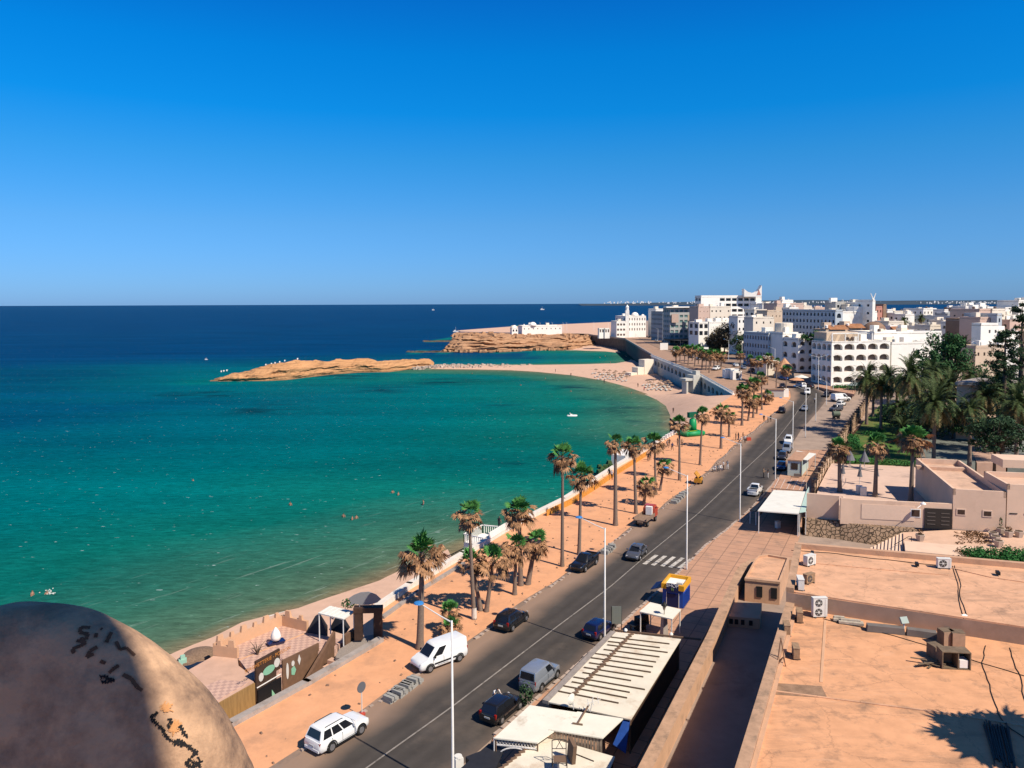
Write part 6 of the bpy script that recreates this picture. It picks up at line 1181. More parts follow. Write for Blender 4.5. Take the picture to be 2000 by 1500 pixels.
# blue and yellow kiosk
m_kblue = mat('kiosk_blue', (.008, .06, .32), .45, var=.08, scale=2); m_kyel = mat('kiosk_yellow', (.68, .33, .012), .45, var=.06, scale=2); m_kdk = flat('kiosk_dark', (.004, .012, .07), .5)
F_, L_, R_ = [P(u, v, .16) for u, v in [(1334, 1189), (1294, 1182), (1347, 1170)]]
r = thing('shop_kiosk', F_, 'small blue kiosk with a yellow band reading SHOP above', 'kiosk'); B_ = L_ + R_ - F_; kh = 2.12; cen_ = (L_ + R_) / 2
b = MB(); b.prism([tuple(q.xy) for q in (L_, F_, R_, B_)], .16, kh); b.build('wall', m_kblue, r)
for k in range(6):
    q = F_.lerp(R_, (k + .5) / 6); d = R_ - F_; b = MB(); b.box((q.x + .03, q.y - .01, .95), (.06, .1, 1.5), math.atan2(d.y, d.x)); b.build('rib', m_kblue, r)
d = F_ - L_; ang = math.atan2(d.y, d.x); nr = Vector((math.sin(ang), -math.cos(ang), 0)); mid_ = (F_ + L_) / 2
b = MB(); q = mid_ + nr * .03; b.box((q.x, q.y, .9), (d.length * .55, .08, 1.3), ang); b.build('shutter', m_kdk, r)
for f in (.2, .8): q = L_.lerp(F_, f) + nr * .04; b = MB(); b.box((q.x, q.y, .95), (.05, .08, 1.6), ang); b.build('trim', m_ac, r)
out = [cen_ + (q - cen_) * 1.10 for q in (L_, F_, R_, B_)]; b = MB()
ins_ = [cen_ + (q - cen_) * .9 for q in (L_, F_, R_, B_)]
for i in range(4): b.prism([tuple(out[i].xy), tuple(out[(i + 1) % 4].xy), tuple(ins_[(i + 1) % 4].xy), tuple(ins_[i].xy)], kh - .1, kh + .45)
b.build('yellow_band', m_kyel, r); b = MB(); b.prism([tuple(q.xy) for q in ins_], kh - .08, kh + .12); b.build('roof', m_white, r)
mo = (out[0] + out[1]) / 2 + nr * .03; b = MB(); b.box((mo.x, mo.y, kh + .12), (d.length * .58, .08, .92), ang); b.build('sign_panel', m_kdk, r)
text('SHOP', Vector((mo.x, mo.y, kh + .36)) + nr * .06, ang, .52, flat('sign_white', (.75, .75, .75)), r); text('Yl', Vector((mo.x, mo.y, kh - .05)) + nr * .06, ang, .36, flat('sign_lime', (.3, .45, .1)), r)
q = cen_.lerp(F_, .5); b = MB(); b.box((q.x, q.y, kh + .3), (.6, .4, .4), ang); b.build('roof_unit', m_ac, r)
dl = (L_ - B_).normalized(); a = L_.lerp(B_, .1); c = L_.lerp(B_, .9); o_ = (L_ - F_).normalized() * 1.4; b = MB(); vs = [a + Vector((0, 0, 1.9)), c + Vector((0, 0, 1.9)), c + o_ + Vector((0, 0, 1.4)), a + o_ + Vector((0, 0, 1.4))]; b.add(vs + [v - Vector((0, 0, .06)) for v in vs], [(0, 1, 2, 3), (7, 6, 5, 4), (0, 4, 5, 1), (1, 5, 6, 2), (2, 6, 7, 3), (3, 7, 4, 0)]); b.build('awning', m_kdk, r)
canopy('stall_canopy', [(1249, 1194), (1313, 1209), (1330, 1190), (1270, 1176)], 2.5, .16, m_tin2, 'small white canopy in front of the SHOP kiosk', 'canopy', inset=.05)
p = P(1250, 1229, .16); b = MB(); b.box((p.x, p.y, .8), (.9, .7, 1.3), .5); b.box((p.x + .5, p.y + .3, 1.1), (.7, .6, 1.0), .5, 0, .8); loose('black_machine', b, m_black, 'black covered machine under the small white canopy', 'machine')
p = P(1262, 1232, .16); b = MB(); b.box((p.x - .8, p.y, .9), (1.9, 1.0, .08), .4); [b.tube([(p.x - .8 + dx, p.y + dy, .16), (p.x - .8 + dx, p.y + dy, .9)], .04, 5) for dx in (-.7, .7) for dy in (-.3, .3)]; loose('black_table', b, m_black, 'low black table beside the black machine', 'table')
p = P(1204, 1236, .16); r = thing('notice_board', p, 'grey green notice board seen from behind at the end of the long shed', 'board'); b = MB(); b.box((0, 0, 1.75), (.95, .06, 1.7), -.1); b.build('panel', flat('board_grey', (.17, .19, .165)), r, local=True); b = MB(); [b.tube([(x, 0, 0), (x, 0, 2.6)], .04, 5) for x in (-.48, .48)]; b.build('frame', m_black, r, local=True)
p = P(1297, 1247, .16); r = thing('pillar_lantern', p, 'black lantern on a tapered stone pillar beside the small canopy', 'lantern'); b = MB(); b.box((0, 0, 1.15), (.62, .62, 2.3), .4, 0, .62); b.build('pillar', m_conc, r, local=True)
b = MB(); b.tube([(0, 0, 2.3), (0, 0, 2.75)], .04, 6); b.lathe((0, 0, 2.75), [(.08, 0), (.20, .42), (.22, .45)], 6); b.build('glass_body', mat('lantern_glass', (.25, .2, .14), .3, var=.1), r, local=True); b = MB(); b.lathe((0, 0, 3.2), [(.32, 0), (.30, .08), (.10, .28), (.04, .4)], 8); b.build('cap', m_black, r, local=True)
for u, v, lb in [(1222, 1231, 'white globe lamp at the left end of the long shed ridge'), (1311, 1239, 'white globe lamp by the stone lantern pillar')]:
    p = P(u, v, 2.9); b = MB(); b.lathe(p, [(.04, -.2), (.12, -.12), (.17, 0), (.12, .12), (.03, .17)], 12); loose('globe_lamp', b, m_white, lb, 'lamp', 'white globe lamps')
# round green bush by the sheds, motorcycle like cart
p = P(1027, 1381, .0); b = MB(); leaf_cloud(b, (p.x, p.y, 1.1), (.7, .7, 1.0), 160, .16, random.Random(8)); b.tube([(p.x, p.y, .1), (p.x, p.y, 1)], .06, 5); loose('dark_bush', b, m_dark, 'small dark bush behind the black hatchback at the shed corner', 'bush')
# ------------------------------------------------------------------ big canopy, plank roof, awning, cabin
canopy('big_canopy', [(1480, 997), (1560, 1003), (1573, 960), (1511, 957)], 3.4, .16, m_sheet, 'big white canopy by the stone retaining wall', 'canopy', .14, inset=.04)
rc_ = [o for o in bpy.data.objects if o.get('label') == 'big white canopy by the stone retaining wall'][0]; cp_ = [P(u, v, 3.4) for u, v in [(1480, 997), (1560, 1003), (1573, 960), (1511, 957)]]
for a, c in ((1, 2), (2, 3), (3, 0)): q0, q1 = cp_[a].lerp(cp_[(a + 2) % 4], .05), cp_[c].lerp(cp_[(c + 2) % 4], .05); d = q1 - q0; b = MB(); b.box((*((q0 + q1) / 2).xy, 1.75 if a != 3 else 2.9), (d.length, .06, 3.0 if a != 3 else .7), math.atan2(d.y, d.x)); b.build('added_dark_side', m_cloth, rc_)  # black sides added to deepen the shade under the canopy
for (u, v, w) in [(1528, 985, 3.0), (1545, 1000, 2.2)]: p = P(u, v, .16); b = MB(); b.box((p.x, p.y, .75), (w, 1.2, 1.2), .5); b.build('added_dark_block', m_cloth, rc_)  # dark blocks added so the space under the canopy stays dark
p = P(1519, 1031, .16); b = MB(); b.box((p.x, p.y, .62), (.6, .5, .9), .4); b.box((p.x, p.y, 1.1), (.66, .56, .08), .4); loose('cool_box', b, m_ac, 'pale mint cool box standing in front of the big white canopy', 'cool box')
p = P(1462, 861); b = MB(); b.box((p.x, p.y, .4), (1.1, .5, .7), .3); b.box((p.x, p.y, .78), (.9, .4, .06), .3); loose('red_cooler', b, P_red, 'small red cooler box at the kerb near the far group of people', 'cool box')
canopy('side_canopy', [(1561, 1001), (1574, 999), (1580, 950), (1574, 961)], 3.45, .16, mat('mint_sheet', (.42, .56, .48), .6, var=.08), 'narrow mint sheet joined to the big white canopy', 'canopy', .06)
canopy('plank_roof', [(1506, 953), (1567, 958), (1577, 938), (1515, 935)], 2.7, .16, m_tile, 'pinkish plank roof between the white cabin and the big canopy', 'stall roof', .12, ribs=5)
canopy('dark_awning', [(1464, 996), (1476, 999), (1502, 975), (1494, 971)], 2.2, .16, m_black, 'dark narrow awning along the left of the big canopy', 'awning', .06)
F_, L_, R_ = [P(u, v, .16) for u, v in [(1565, 931), (1538, 929), (1579, 914)]]; B_ = L_ + R_ - F_
m_cabn = mat('cabin_panel', (.46, .54, .50), .6, var=.06, scale=1.5); r = thing('site_cabin', F_, 'pale mint site cabin with one dark window beside the parked row', 'cabin'); b = MB(); b.prism([tuple(q.xy) for q in (L_, F_, R_, B_)], .2, 3.0); b.build('wall', m_cabn, r)
cen_ = (L_ + R_) / 2; b = MB(); b.prism([tuple((cen_ + (q - cen_) * 1.04).xy) for q in (L_, F_, R_, B_)], 3.0, 3.2); b.build('roof', mat('cabin_roof', (.42, .24, .15), .9, var=.25, scale=1.5), r)
d = F_ - L_; ang = math.atan2(d.y, d.x); nr = Vector((math.sin(ang), -math.cos(ang), 0)); q = L_.lerp(F_, .5) + nr * .03; b = MB(); b.box((q.x, q.y, 2.0), (.95, .08, .95), ang); b.build('window', m_glass, r); b = MB(); b.box((q.x, q.y, 2.0), (1.15, .05, 1.15), ang); b.build('window_frame', m_dkwood, r)
b = MB(); q = F_ + nr * .01; b.box((q.x, q.y, 1.6), (.14, .14, 2.8), ang); b.build('corner_post', m_dkwood, r); b = MB(); q = L_.lerp(F_, .7) + nr * .9; b.box((q.x, q.y, .6), (1.1, .5, .5), ang); loose('grey_box', b, m_cover if False else m_long, 'grey box standing in front of the site cabin', 'box')
canopy('tarp_roof', [(1546, 893), (1577, 899), (1594, 886), (1556, 880)], 3.1, .16, m_sheet, 'white tarpaulin roof behind the site cabin', 'tarpaulin', .08)
p = P(1633, 819); r = thing('green_cart', p, 'grey green round topped cart on the pavement beside a lamp post', 'cart'); b = MB(); b.tube([(-.9, 0, 1.5), (.9, 0, 1.5)], .75, 14); b.build('hood', flat('cart_green', (.11, .14, .10), .7), r, local=True); b = MB(); b.box((0, 0, .75), (1.7, .9, .3)); [b.tube([(x, -.4, .32), (x, .4, .32)], .32, 12) for x in (-.6, .6)]; b.build('chassis', m_black, r, local=True)
# ------------------------------------------------------------------ walled compound at the right
m_cream = mat('cream_wall', (0.70, 0.49, 0.35), .9, var=.06, scale=.5, c2=(.56, .38, .27), c2amt=.22, c2scale=.35); m_cream2 = mat('cream_patch', (.74, .53, .39), .9, var=.04); m_pinkroof = mat('pink_roof', (.60, .39, .27), .9, var=.1, scale=.6, c2=(.33, .22, .16), c2amt=.25)
m_stone = mat('rubble_stone', (0.33, 0.22, 0.14), .95, var=.2, scale=1.2)
n, l, b0 = nodes_of(m_stone); s0 = b0.inputs['Base Color'].links[0].from_socket; g_ = n.new('ShaderNodeNewGeometry'); vo = n.new('ShaderNodeTexVoronoi'); vo.feature = 'DISTANCE_TO_EDGE'; vo.inputs['Scale'].default_value = 1.9; l.new(g_.outputs['Position'], vo.inputs['Vector'])
rp_ = n.new('ShaderNodeValToRGB'); rp_.color_ramp.elements[0].position = .02; rp_.color_ramp.elements[1].position = .10; l.new(vo.outputs['Distance'], rp_.inputs[0]); x_ = n.new('ShaderNodeMix'); x_.data_type = 'RGBA'; l.new(rp_.outputs[0], x_.inputs[0]); x_.inputs[6].default_value = (.10, .07, .045, 1); l.new(s0, x_.inputs[7]); l.new(x_.outputs[2], b0.inputs['Base Color'])
bp_ = n.new('ShaderNodeBump'); bp_.inputs['Distance'].default_value = .15; l.new(rp_.outputs[0], bp_.inputs['Height']); l.new(bp_.outputs[0], b0.inputs['Normal'])
ZC = 2.0; W_ = [P(u, v, ZC) for u, v in [(1575, 1012), (1638, 1018), (1641, 1023), (1665, 1024), (1858, 1034), (1964, 1041), (2060, 1046)]]
def wseg(nm, a, c, z0, z1, w, m, par, cap=None):
    d = c - a; t = Vector((d.x, d.y)).normalized(); n_ = Vector((-t.y, t.x)) * w; b = MB(); b.prism([tuple(a.xy), tuple(c.xy), tuple(c.xy + n_), tuple(a.xy + n_)], z0, z1); return b.build(nm, m, par)
r = thing('garden_wall', W_[0], 'long cream wall with a dark metal gate on top of the stone base', 'wall'); ztop = 5.5
wseg('wall', W_[0], W_[1], ZC, ztop, .35, m_cream, r); wseg('wall', W_[1] + Vector((.36, .0, 0)), W_[2] + Vector((.36, 0, 0)), ZC, ztop + .02, .35, m_cream, r); wseg('wall', W_[2], W_[3], ZC, ztop + .01, .35, m_cream, r)
b = MB(); a, c = W_[3], W_[4]; wseg('wall', a, c, ZC, 5.4, .35, m_cream, r); d = c - a; ang = math.atan2(d.y, d.x); nr = Vector((math.sin(ang), -math.cos(ang), 0))
q = a.lerp(c, .36); b = MB(); b.box((q.x + nr.x * .02, q.y + nr.y * .02, 3.85), (6.6, .06, 2.0), ang); b.build('pale_panel', m_cream2, r)
q = a.lerp(c, .64); b = MB(); b.box((q.x, q.y, 3.95), (1.0, .18, .9), ang); b.build('window', m_dkwood, r); b = MB(); b.box((q.x + nr.x * .01, q.y + nr.y * .01, 3.95), (1.25, .1, 1.15), ang); b.build('window_frame', m_white, r)
q = a.lerp(c, .865) + nr * .05; b = MB(); b.box((q.x, q.y, 3.35), (3.3, .14, 2.7), ang); g0 = b.build('gate', flat('gate_dark', (.03, .024, .02), .6), r)
for k in range(4):
    for s_ in (-1, 1): b = MB(); b.box((q.x + math.cos(ang) * s_ * .85 + nr.x * .09, q.y + math.sin(ang) * s_ * .85 + nr.y * .09, 2.6 + k * .5), (1.0, .04, .1), ang); o = b.build('gate_slat', flat('gate_slat', (.12, .10, .085)), r); 
p = P(1803, 985, 5.4); b = MB(); b.lathe((p.x, p.y, 5.42), [(.35, 0), (.3, .12), (.06, .3)], 12); b.tube([(p.x, p.y, 5.5), (p.x - .9, p.y - .3, 5.0)], .05, 5); loose('wall_light', b, m_white, 'white dome lamp on the cream wall above the gate', 'lamp')
r = thing('stone_wall', W_[0] - Vector((0, 0, 2)), 'rough stone retaining wall below the cream wall', 'wall'); b = MB(); st_ = [P(u, v, ZC) for u, v in [(1573, 1014), (1640, 1021), (1700, 1030), (1792, 1037)]]; bt_ = [Vector((q.x - .5, q.y - 1.0, 0)) for q in st_]
vs = []
for q, w in zip(st_, bt_): vs += [q + Vector((0, 0, .1)), w, Vector((q.x, q.y + 1.2, ZC + .1)), Vector((q.x, q.y + 1.2, 0))]
fs = []
for i in range(3): fs += [(i * 4, i * 4 + 1, i * 4 + 5, i * 4 + 4), (i * 4, i * 4 + 4, i * 4 + 6, i * 4 + 2)]
fs += [(0, 2, 3, 1), (12, 13, 15, 14)]; b.add(vs, fs); b.build('masonry', m_stone, r)
# right hand houses of the compound
def block(nm, label, px, z0, zt, yb, m, mtop, par_h=.35, cat='house'):
    pts = [P(u, v, z0) for u, v in px]; A_, B_ = pts; d = (B_ - A_); n_ = Vector((-d.y, d.x, 0)).normalized() * yb; r = thing(nm, A_, label, cat); q = [A_, B_, B_ + n_, A_ + n_]
    b = MB(); b.prism([tuple(x.xy) for x in q], z0, zt, 0, 1); b.build('wall', [m, mtop], r); c0 = sum(q, Vector()) / 4
    for i in range(4):
        a, c = q[i], q[(i + 1) % 4]; e = (c - a).normalized(); nn = Vector((-e.y, e.x, 0)) * .3; b = MB(); b.prism([tuple((a - e * 0).xy), tuple(c.xy), tuple((c + nn).xy), tuple((a + nn).xy)], zt + .003, zt + par_h); b.build('parapet', m, r)
    return r, q, math.atan2(d.y, d.x)
r, q, ang = block('roof_house', 'cream house with a pink roof terrace right of the dark gate', [(1860, 1034), (1963, 1041)], ZC, 6.6, 21, m_cream, m_pinkroof, .8); A_, B_ = q[0], q[1]
for f in (.16, .66):
    x = A_.lerp(B_, f); b = MB(); b.box((x.x, x.y, 4.4), (.85, .16, .6), ang); b.build('window', m_dkwood, r); b = MB(); b.box((x.x, x.y - .01, 4.4), (1.15, .1, .9), ang); b.build('window_frame', m_cream2, r)
x = A_.lerp(q[3], .78).lerp(B_.lerp(q[2], .78), .45); b = MB(); b.box((x.x, x.y, 6.85), (7.4, 1.0, .5), ang); b.build('roof_step', m_pinkroof, r)
r, q, ang = block('plain_house', 'plain cream house block at the right edge of the picture', [(1965, 1041), (2075, 1047)], ZC, 7.7, 8, m_cream, m_pinkroof, .7); A_, B_ = q[0], q[1]
for f in (.12, .38): x = A_.lerp(B_, f); b = MB(); b.box((x.x, x.y, 4.6), (.9, .12, .12), ang); b.build('slot', m_black, r)
p0 = P(1945, 905, 7); b = MB(); b.box((p0.x + 5, p0.y - 2, 7.6), (11, 4.5, 1.2), ang); loose('roof_annex', b, m_cream, 'low shaded block on the back of the pink roof terrace', 'annex')
# landing in front of the gate, stairs, planters, hedge
r = thing('gate_landing', P(1810, 1060, ZC), 'pale paved landing with stairs in front of the dark gate', 'landing')
b = MB(); b.prism([tuple(P(u, v, ZC).xy) for u, v in [(1764, 1040), (1858, 1035), (1962, 1042), (2070, 1048), (2070, 1120), (1935, 1100), (1930, 1098), (1765, 1080)]], 0, ZC + .02); b.build('floor', m_pinkroof, r)
b = MB(); b.prism([tuple(P(u, v, ZC).xy) for u, v in [(1766, 1062), (1932, 1075), (1930, 1097), (1768, 1081)]], .02, ZC + .35); b.build('ledge', m_cream, r)
sa, sb_ = P(1765, 1038, ZC), P(1763, 1082, ZC); ea, eb = P(1693, 1072, .2), P(1693, 1082, .2)
for i in range(10):
    f0, f1 = i / 10, (i + 1) / 10; z = ZC - (ZC - .2) * f1; x0a, x0b, x1a, x1b = sa.lerp(ea, f0), sb_.lerp(eb, f0), sa.lerp(ea, f1), sb_.lerp(eb, f1); b = MB(); b.prism([tuple(v.xy) for v in (x0a, x1a, x1b, x0b)], 0, z); b.build('step', m_cream2, r)
b = MB(); b.tube([P(1746, 1078, 1.0) + Vector((0, 0, .9)), P(1774, 1062, ZC) + Vector((0, 0, .9)), P(1780, 1062, ZC) + Vector((0, 0, .9)), P(1780, 1062, ZC)], .04, 5); b.build('handrail', m_black, r)
m_plant = mat('planter_concrete', (.48, .38, .30), .9, var=.1, scale=2); m_dry = leafmat('dry_plant', (.14, .07, .03), .5); m_soil = flat('soil', (.09, .06, .04), .95)
for i, (u, v, pl, lb) in enumerate([(1797, 1056, 1, 'hexagonal planter with a dry plant in front of the dark gate'), (1940, 1052, 0, 'empty planter, back one of the row of three by the wall'), (1945, 1059, 0, 'empty planter, middle one of the row of three by the wall'), (1950, 1068, 0, 'empty planter, front one of the row of three by the hedge'), (1954, 1043, 2, 'planter holding a small cypress against the wall'), (1970, 1049, 1, 'wide planter right of the small cypress'), (1990, 1049, 0, 'planter at the right edge by the plain house')]):
    p = P(u, v, ZC + .02); r2 = thing('planter', p, lb, 'planter', 'concrete planters on the landing'); b = MB(); b.lathe((0, 0, 0), [(.42, 0), (.62, .75), (.62, .8)], 6); b.build('pot', m_plant, r2, local=True); b = MB(); b.lathe((0, 0, .78), [(.5, 0), (.48, .04)], 6); b.build('soil', m_soil, r2, local=True)
    if pl: b = MB(); leaf_cloud(b, (0, 0, 1.15 if pl == 1 else 1.5), (.4, .4, .3) if pl == 1 else (.22, .22, .7), 60, .11, random.Random(i)); b.build('plant', m_dry if pl == 1 else m_dark, r2, local=True)
b = MB(); rg = random.Random(3)
for i in range(52): p = P(rg.uniform(1886, 2050), rg.uniform(1082, 1100), 2.6); leaf_cloud(b, (p.x, p.y, 2.2 + rg.uniform(-.2, .9)), (.95, .9, .8), 240, .14, rg, shell=.3)
loose('green_hedge', b, m_hedge, 'thick bright green hedge behind the upper roof at the right', 'hedge')
b = MB()
for i in range(14): p = P(rg.uniform(1872, 1892), rg.uniform(1076, 1092), 2.4); leaf_cloud(b, (p.x, p.y, 2.3), (.5, .5, .7), 50, .12, rg)
loose('dry_hedge', b, m_dry, 'brown dry shrub at the left end of the green hedge', 'shrub')
b = MB()
for i in range(60): p = P(rg.uniform(1866, 1930), rg.uniform(1040, 1062), ZC); leaf_cloud(b, (p.x, p.y, ZC + .08), (.5, .5, .10), 12, .14, rg)
struct(b.build('dry_weeds', m_dry), 'stuff', 'dry brown weeds growing on the landing by the cream house', 'weeds')
# tiled terrace, lawn, flagstone court, folded parasols
TZ = 2.3; m_tile2 = mat('terrace_floor', (.60, .42, .32), .9, var=.08, scale=.5, c2=(.35, .25, .2), c2amt=.2)
r_px = lambda L, z: [tuple(P(u, v, z).xy) for u, v in L]
b = MB(); b.prism(r_px([(1588, 985), (1600, 950), (1618, 915), (1625, 905), (1840, 913), (1845, 985), (1858, 1000), (1700, 990)], TZ), -.1, TZ); struct(b.build('terrace_floor', m_tile2))
m_lawn = mat('lawn', (.06, .13, .02), .95, var=.3, scale=.5, c2=(.20, .14, .05), c2amt=.45, c2scale=.2); b = MB(); b.prism(r_px([(1640, 905), (1660, 860), (1690, 820), (1720, 790), (1800, 790), (1798, 912)], TZ), -.1, TZ + .06); struct(b.build('lawn', m_lawn))
m_flag = mat('flagstones', (.16, .17, .145), .9, var=.2, scale=.7); b = MB(); b.prism(r_px([(1798, 912), (1800, 800), (1880, 815), (1905, 890), (1905, 905)], TZ), -.1, TZ + .03); struct(b.build('flagstone_court', m_flag))
m_pathp = mat('sandy_path', (.44, .28, .20), .9, var=.1, scale=.6); b = MB(); b.prism(r_px([(1876, 825), (1915, 830), (1965, 905), (1908, 905)], TZ), -.1, TZ + .05); struct(b.build('garden_path', m_pathp))
b = MB(); b.prism(r_px([(1915, 828), (2100, 800), (2100, 905), (1968, 905)], TZ), -.1, TZ + .01); struct(b.build('garden_court', m_flag))
def hedge(px, z, h, w, lb):
    b = MB(); pts = resample([P(u, v, z) for u, v in px], .8)
    for p in pts: leaf_cloud(b, (p.x, p.y, z + h * .55), (w, w, h * .5), 60, .2, rg)
    loose('clipped_hedge', b, m_hedge, lb, 'hedge')
hedge([(1640, 905), (1700, 906), (1795, 912)], TZ, 1.0, .8, 'low dark hedge between the tiled terrace and the lawn'); hedge([(1672, 880), (1664, 858)], TZ, 1.3, 1.3, 'round green bush at the left edge of the lawn'); hedge([(1695, 852), (1722, 846)], TZ, 1.2, 1.2, 'dark clipped bush in the middle of the lawn')
m_par = flat('parasol_grey', (.14, .14, .15), .8)
for i, (u, v, op, lb) in enumerate([(1679, 946, 0, 'folded grey parasol nearest on the tiled terrace'), (1646, 940, 0, 'folded grey parasol behind the left terrace palm'), (1688, 915, 1, 'half open grey parasol in front of the lawn hedge'), (1660, 912, 1, 'half open grey parasol left in front of the lawn hedge'), (1712, 945, 0, 'folded grey parasol behind the middle terrace palm')]):
    p = P(u, v, TZ); r2 = thing('parasol', p, lb, 'parasol', 'parasols on the tiled terrace'); b = MB(); b.tube([(0, 0, 0), (0, 0, 3.4)], .05, 6); b.build('pole', m_post, r2, local=True); b = MB(); b.lathe((0, 0, 0), [(.42 if not op else .9, 1.3), (.30 if not op else .7, 1.7), (.12, 3.0), (.03, 3.4)], 10); b.build('canopy', m_par, r2, local=True)
    if i == 0: 
        for k in range(8): a = k * math.pi / 4 + .3; b = MB(); b.tube([(0, 0, 2.5), (3.4 * math.cos(a), 3.4 * math.sin(a), 2.75)], .04, 4); b.build('rib', m_par, r2, local=True)
for u, v, lb in [(1678, 965, 'white air conditioning box behind the cream wall'), (1686, 968, 'second white box with two fans behind the cream wall')]:
    p = P(u, v, TZ); b = MB(); b.box((p.x, p.y, TZ + .9), (.9, .5, .9), -.3); b.box((p.x, p.y, TZ + .25), (.9, .5, .5), -.3); loose('outdoor_unit', b, m_ac, lb, 'air conditioner', 'boxes behind the cream wall')
# pillared boundary wall of the garden along the pavement
pts = [P(u, v, 0) for u, v in [(1590, 985), (1612, 935), (1640, 885), (1668, 838), (1690, 806), (1700, 788)]]; b = MB(); r = thing('pillared_wall', pts[0], 'stone garden wall with pillars between the pavement and the lawn', 'wall')
for a, c in zip(pts[:-1], pts[1:]): d = c - a; b.box((*((a + c) / 2).xy, 1.5), (d.length, .3, 3.0), math.atan2(d.y, d.x))
b.build('wall', m_cream, r)
for q in resample(pts, 4.2): b = MB(); b.box((q.x, q.y, 1.95), (.6, .6, 3.9), .5); b.box((q.x, q.y, 3.98), (.75, .75, .16), .5); b.build('pillar', m_stone, r)
# ------------------------------------------------------------------ garden palms and big trees at the right
GD = 'date palms of the garden'
def dp(u, y, vt, k, sc, lb, zb=TZ, fruit=True, dx=0):
    t_ = Pd(u, vt, y); date_palm((t_.x, t_.y, zb), t_.z - zb, k, sc, lb, GD, fruit)
for a in [(1694, 185, 742, 0, 1.15, 'date palm left at the garden corner by the road bend'), (1722, 178, 756, 1, .95, 'shorter date palm leaning between the two garden palms'), (1735, 190, 738, 1, 1.1, 'thin date palm second from the left in the garden'), (1778, 172, 738, 0, 1.35, 'big date palm with long arched fronds in the garden centre'), (1822, 205, 728, 1, 1.2, 'date palm behind the big garden palm'), (1826, 142, 792, 0, 1.25, 'dark date palm with orange fruit stalks over the flagstones'), (1760, 168, 800, 1, 1.0, 'low palm with drooping brown fronds beside the big garden palm'), (1896, 138, 802, 1, .85, 'upright young date palm at the head of the sandy path'), (1882, 255, 682, 0, 1.25, 'date palm with full round crown in front of the white house'), (1897, 205, 735, 1, 1.0, 'small bright palm below the round crowned palm'), (1950, 160, 765, 0, 1.2, 'date palm with feathery crown beside the dark conifer'), (1925, 150, 775, 1, 1.1, 'date palm leaning over the grey garden pavilion'), (1553, 330, 690, 1, 1.1, 'dark date palm in front of the arched hotel wing'), (1535, 325, 703, 1, .9, 'dark date palm left of the arched hotel wing')]: dp(*a, fruit=a[1] < 240, zb=TZ if a[1] < 240 else 5)
for i_, (u, y, vt, k, sc) in enumerate([(1706, 198, 760, 0, .9), (1752, 196, 756, 1, 1.1), (1764, 150, 838, 1, .8), (1798, 186, 768, 0, 1.1), (1842, 170, 770, 1, 1.15), (1856, 190, 752, 0, 1.0), (1916, 175, 755, 0, 1.0), (1975, 172, 742, 1, 1.1), (1988, 140, 792, 0, 1.1)]): dp(u, y, vt, k, sc, 'date palm of the garden, ' + ['left of the two thin trunks', 'between the thin trunk and the big crown', 'low over the lawn edge', 'just left of the fruiting palm', 'just right of the fruiting palm', 'in front of the big leafy tree', 'above the grey pavilion', 'behind the Norfolk pine', 'at the right edge over the court'][i_], fruit=i_ % 2 == 0)
def treeat(u, y, vt, cr, lb, m, seed, zb=TZ, **k): t_ = Pd(u, vt, y); return tree((t_.x, t_.y, zb), t_.z - zb, cr, lb, 'garden trees', m, seed, **k)
treeat(1842, 225, 655, 7.5, 'big dark green leafy tree beside the arched hotel', m_leaf, 21, clumps=44, per=110, size=.42, trunk_frac=.25)
treeat(1822, 215, 690, 4.5, 'darker leafy tree left in front of the big green tree', m_leaf, 22, clumps=26, per=100, size=.36, trunk_frac=.3)
treeat(1865, 222, 662, 4.0, 'green leafy tree top beside the big tree', m_leaf, 28, clumps=24, per=100, size=.36, trunk_frac=.3)
treeat(1790, 176, 790, 6.0, 'dark bushy tree deep in the garden shade', m_dark, 35, clumps=34, per=110, size=.3, trunk_frac=.15)
treeat(1752, 190, 800, 5, 'dark low tree under the thin garden palms', m_leaf, 36, clumps=28, per=100, size=.3, trunk_frac=.15)
treeat(1905, 165, 778, 5, 'dark tree beside the grey pavilion', m_dark, 37, clumps=30, per=100, size=.3, trunk_frac=.2)
treeat(1800, 160, 802, 5.5, 'dense dark tree in the shade under the garden palms', m_dark, 23, clumps=34, per=110, size=.3, trunk_frac=.2)
treeat(1862, 165, 790, 4.5, 'dark bushy tree right of the fruiting palm', m_leaf, 24, clumps=26, per=100, size=.3, trunk_frac=.2)
treeat(1925, 190, 710, 4.5, 'open dark tree with sparse leaves by the white house', m_leaf, 25, clumps=26, per=60, size=.3, trunk_frac=.3)
treeat(1985, 150, 800, 5.5, 'flat topped dark tree at the right edge above the court', m_dark, 26, clumps=34, per=120, size=.28, trunk_frac=.35, flatten=.4)
treeat(1945, 132, 818, 5.0, 'spreading dark tree over the shaded court', m_dark, 27, clumps=34, per=130, size=.26, trunk_frac=.5, flatten=.45)
t_ = Pd(1964, 640, 150); araucaria((t_.x, t_.y, TZ), t_.z - TZ, 5.2, 'tall Norfolk pine with tiers of branches near the right edge', 31, .18, 20)
t_ = Pd(1998, 588, 158); araucaria((t_.x, t_.y, TZ), t_.z - TZ, 5.2, 'taller Norfolk pine cut by the right edge of the picture', 32, .2, 22)
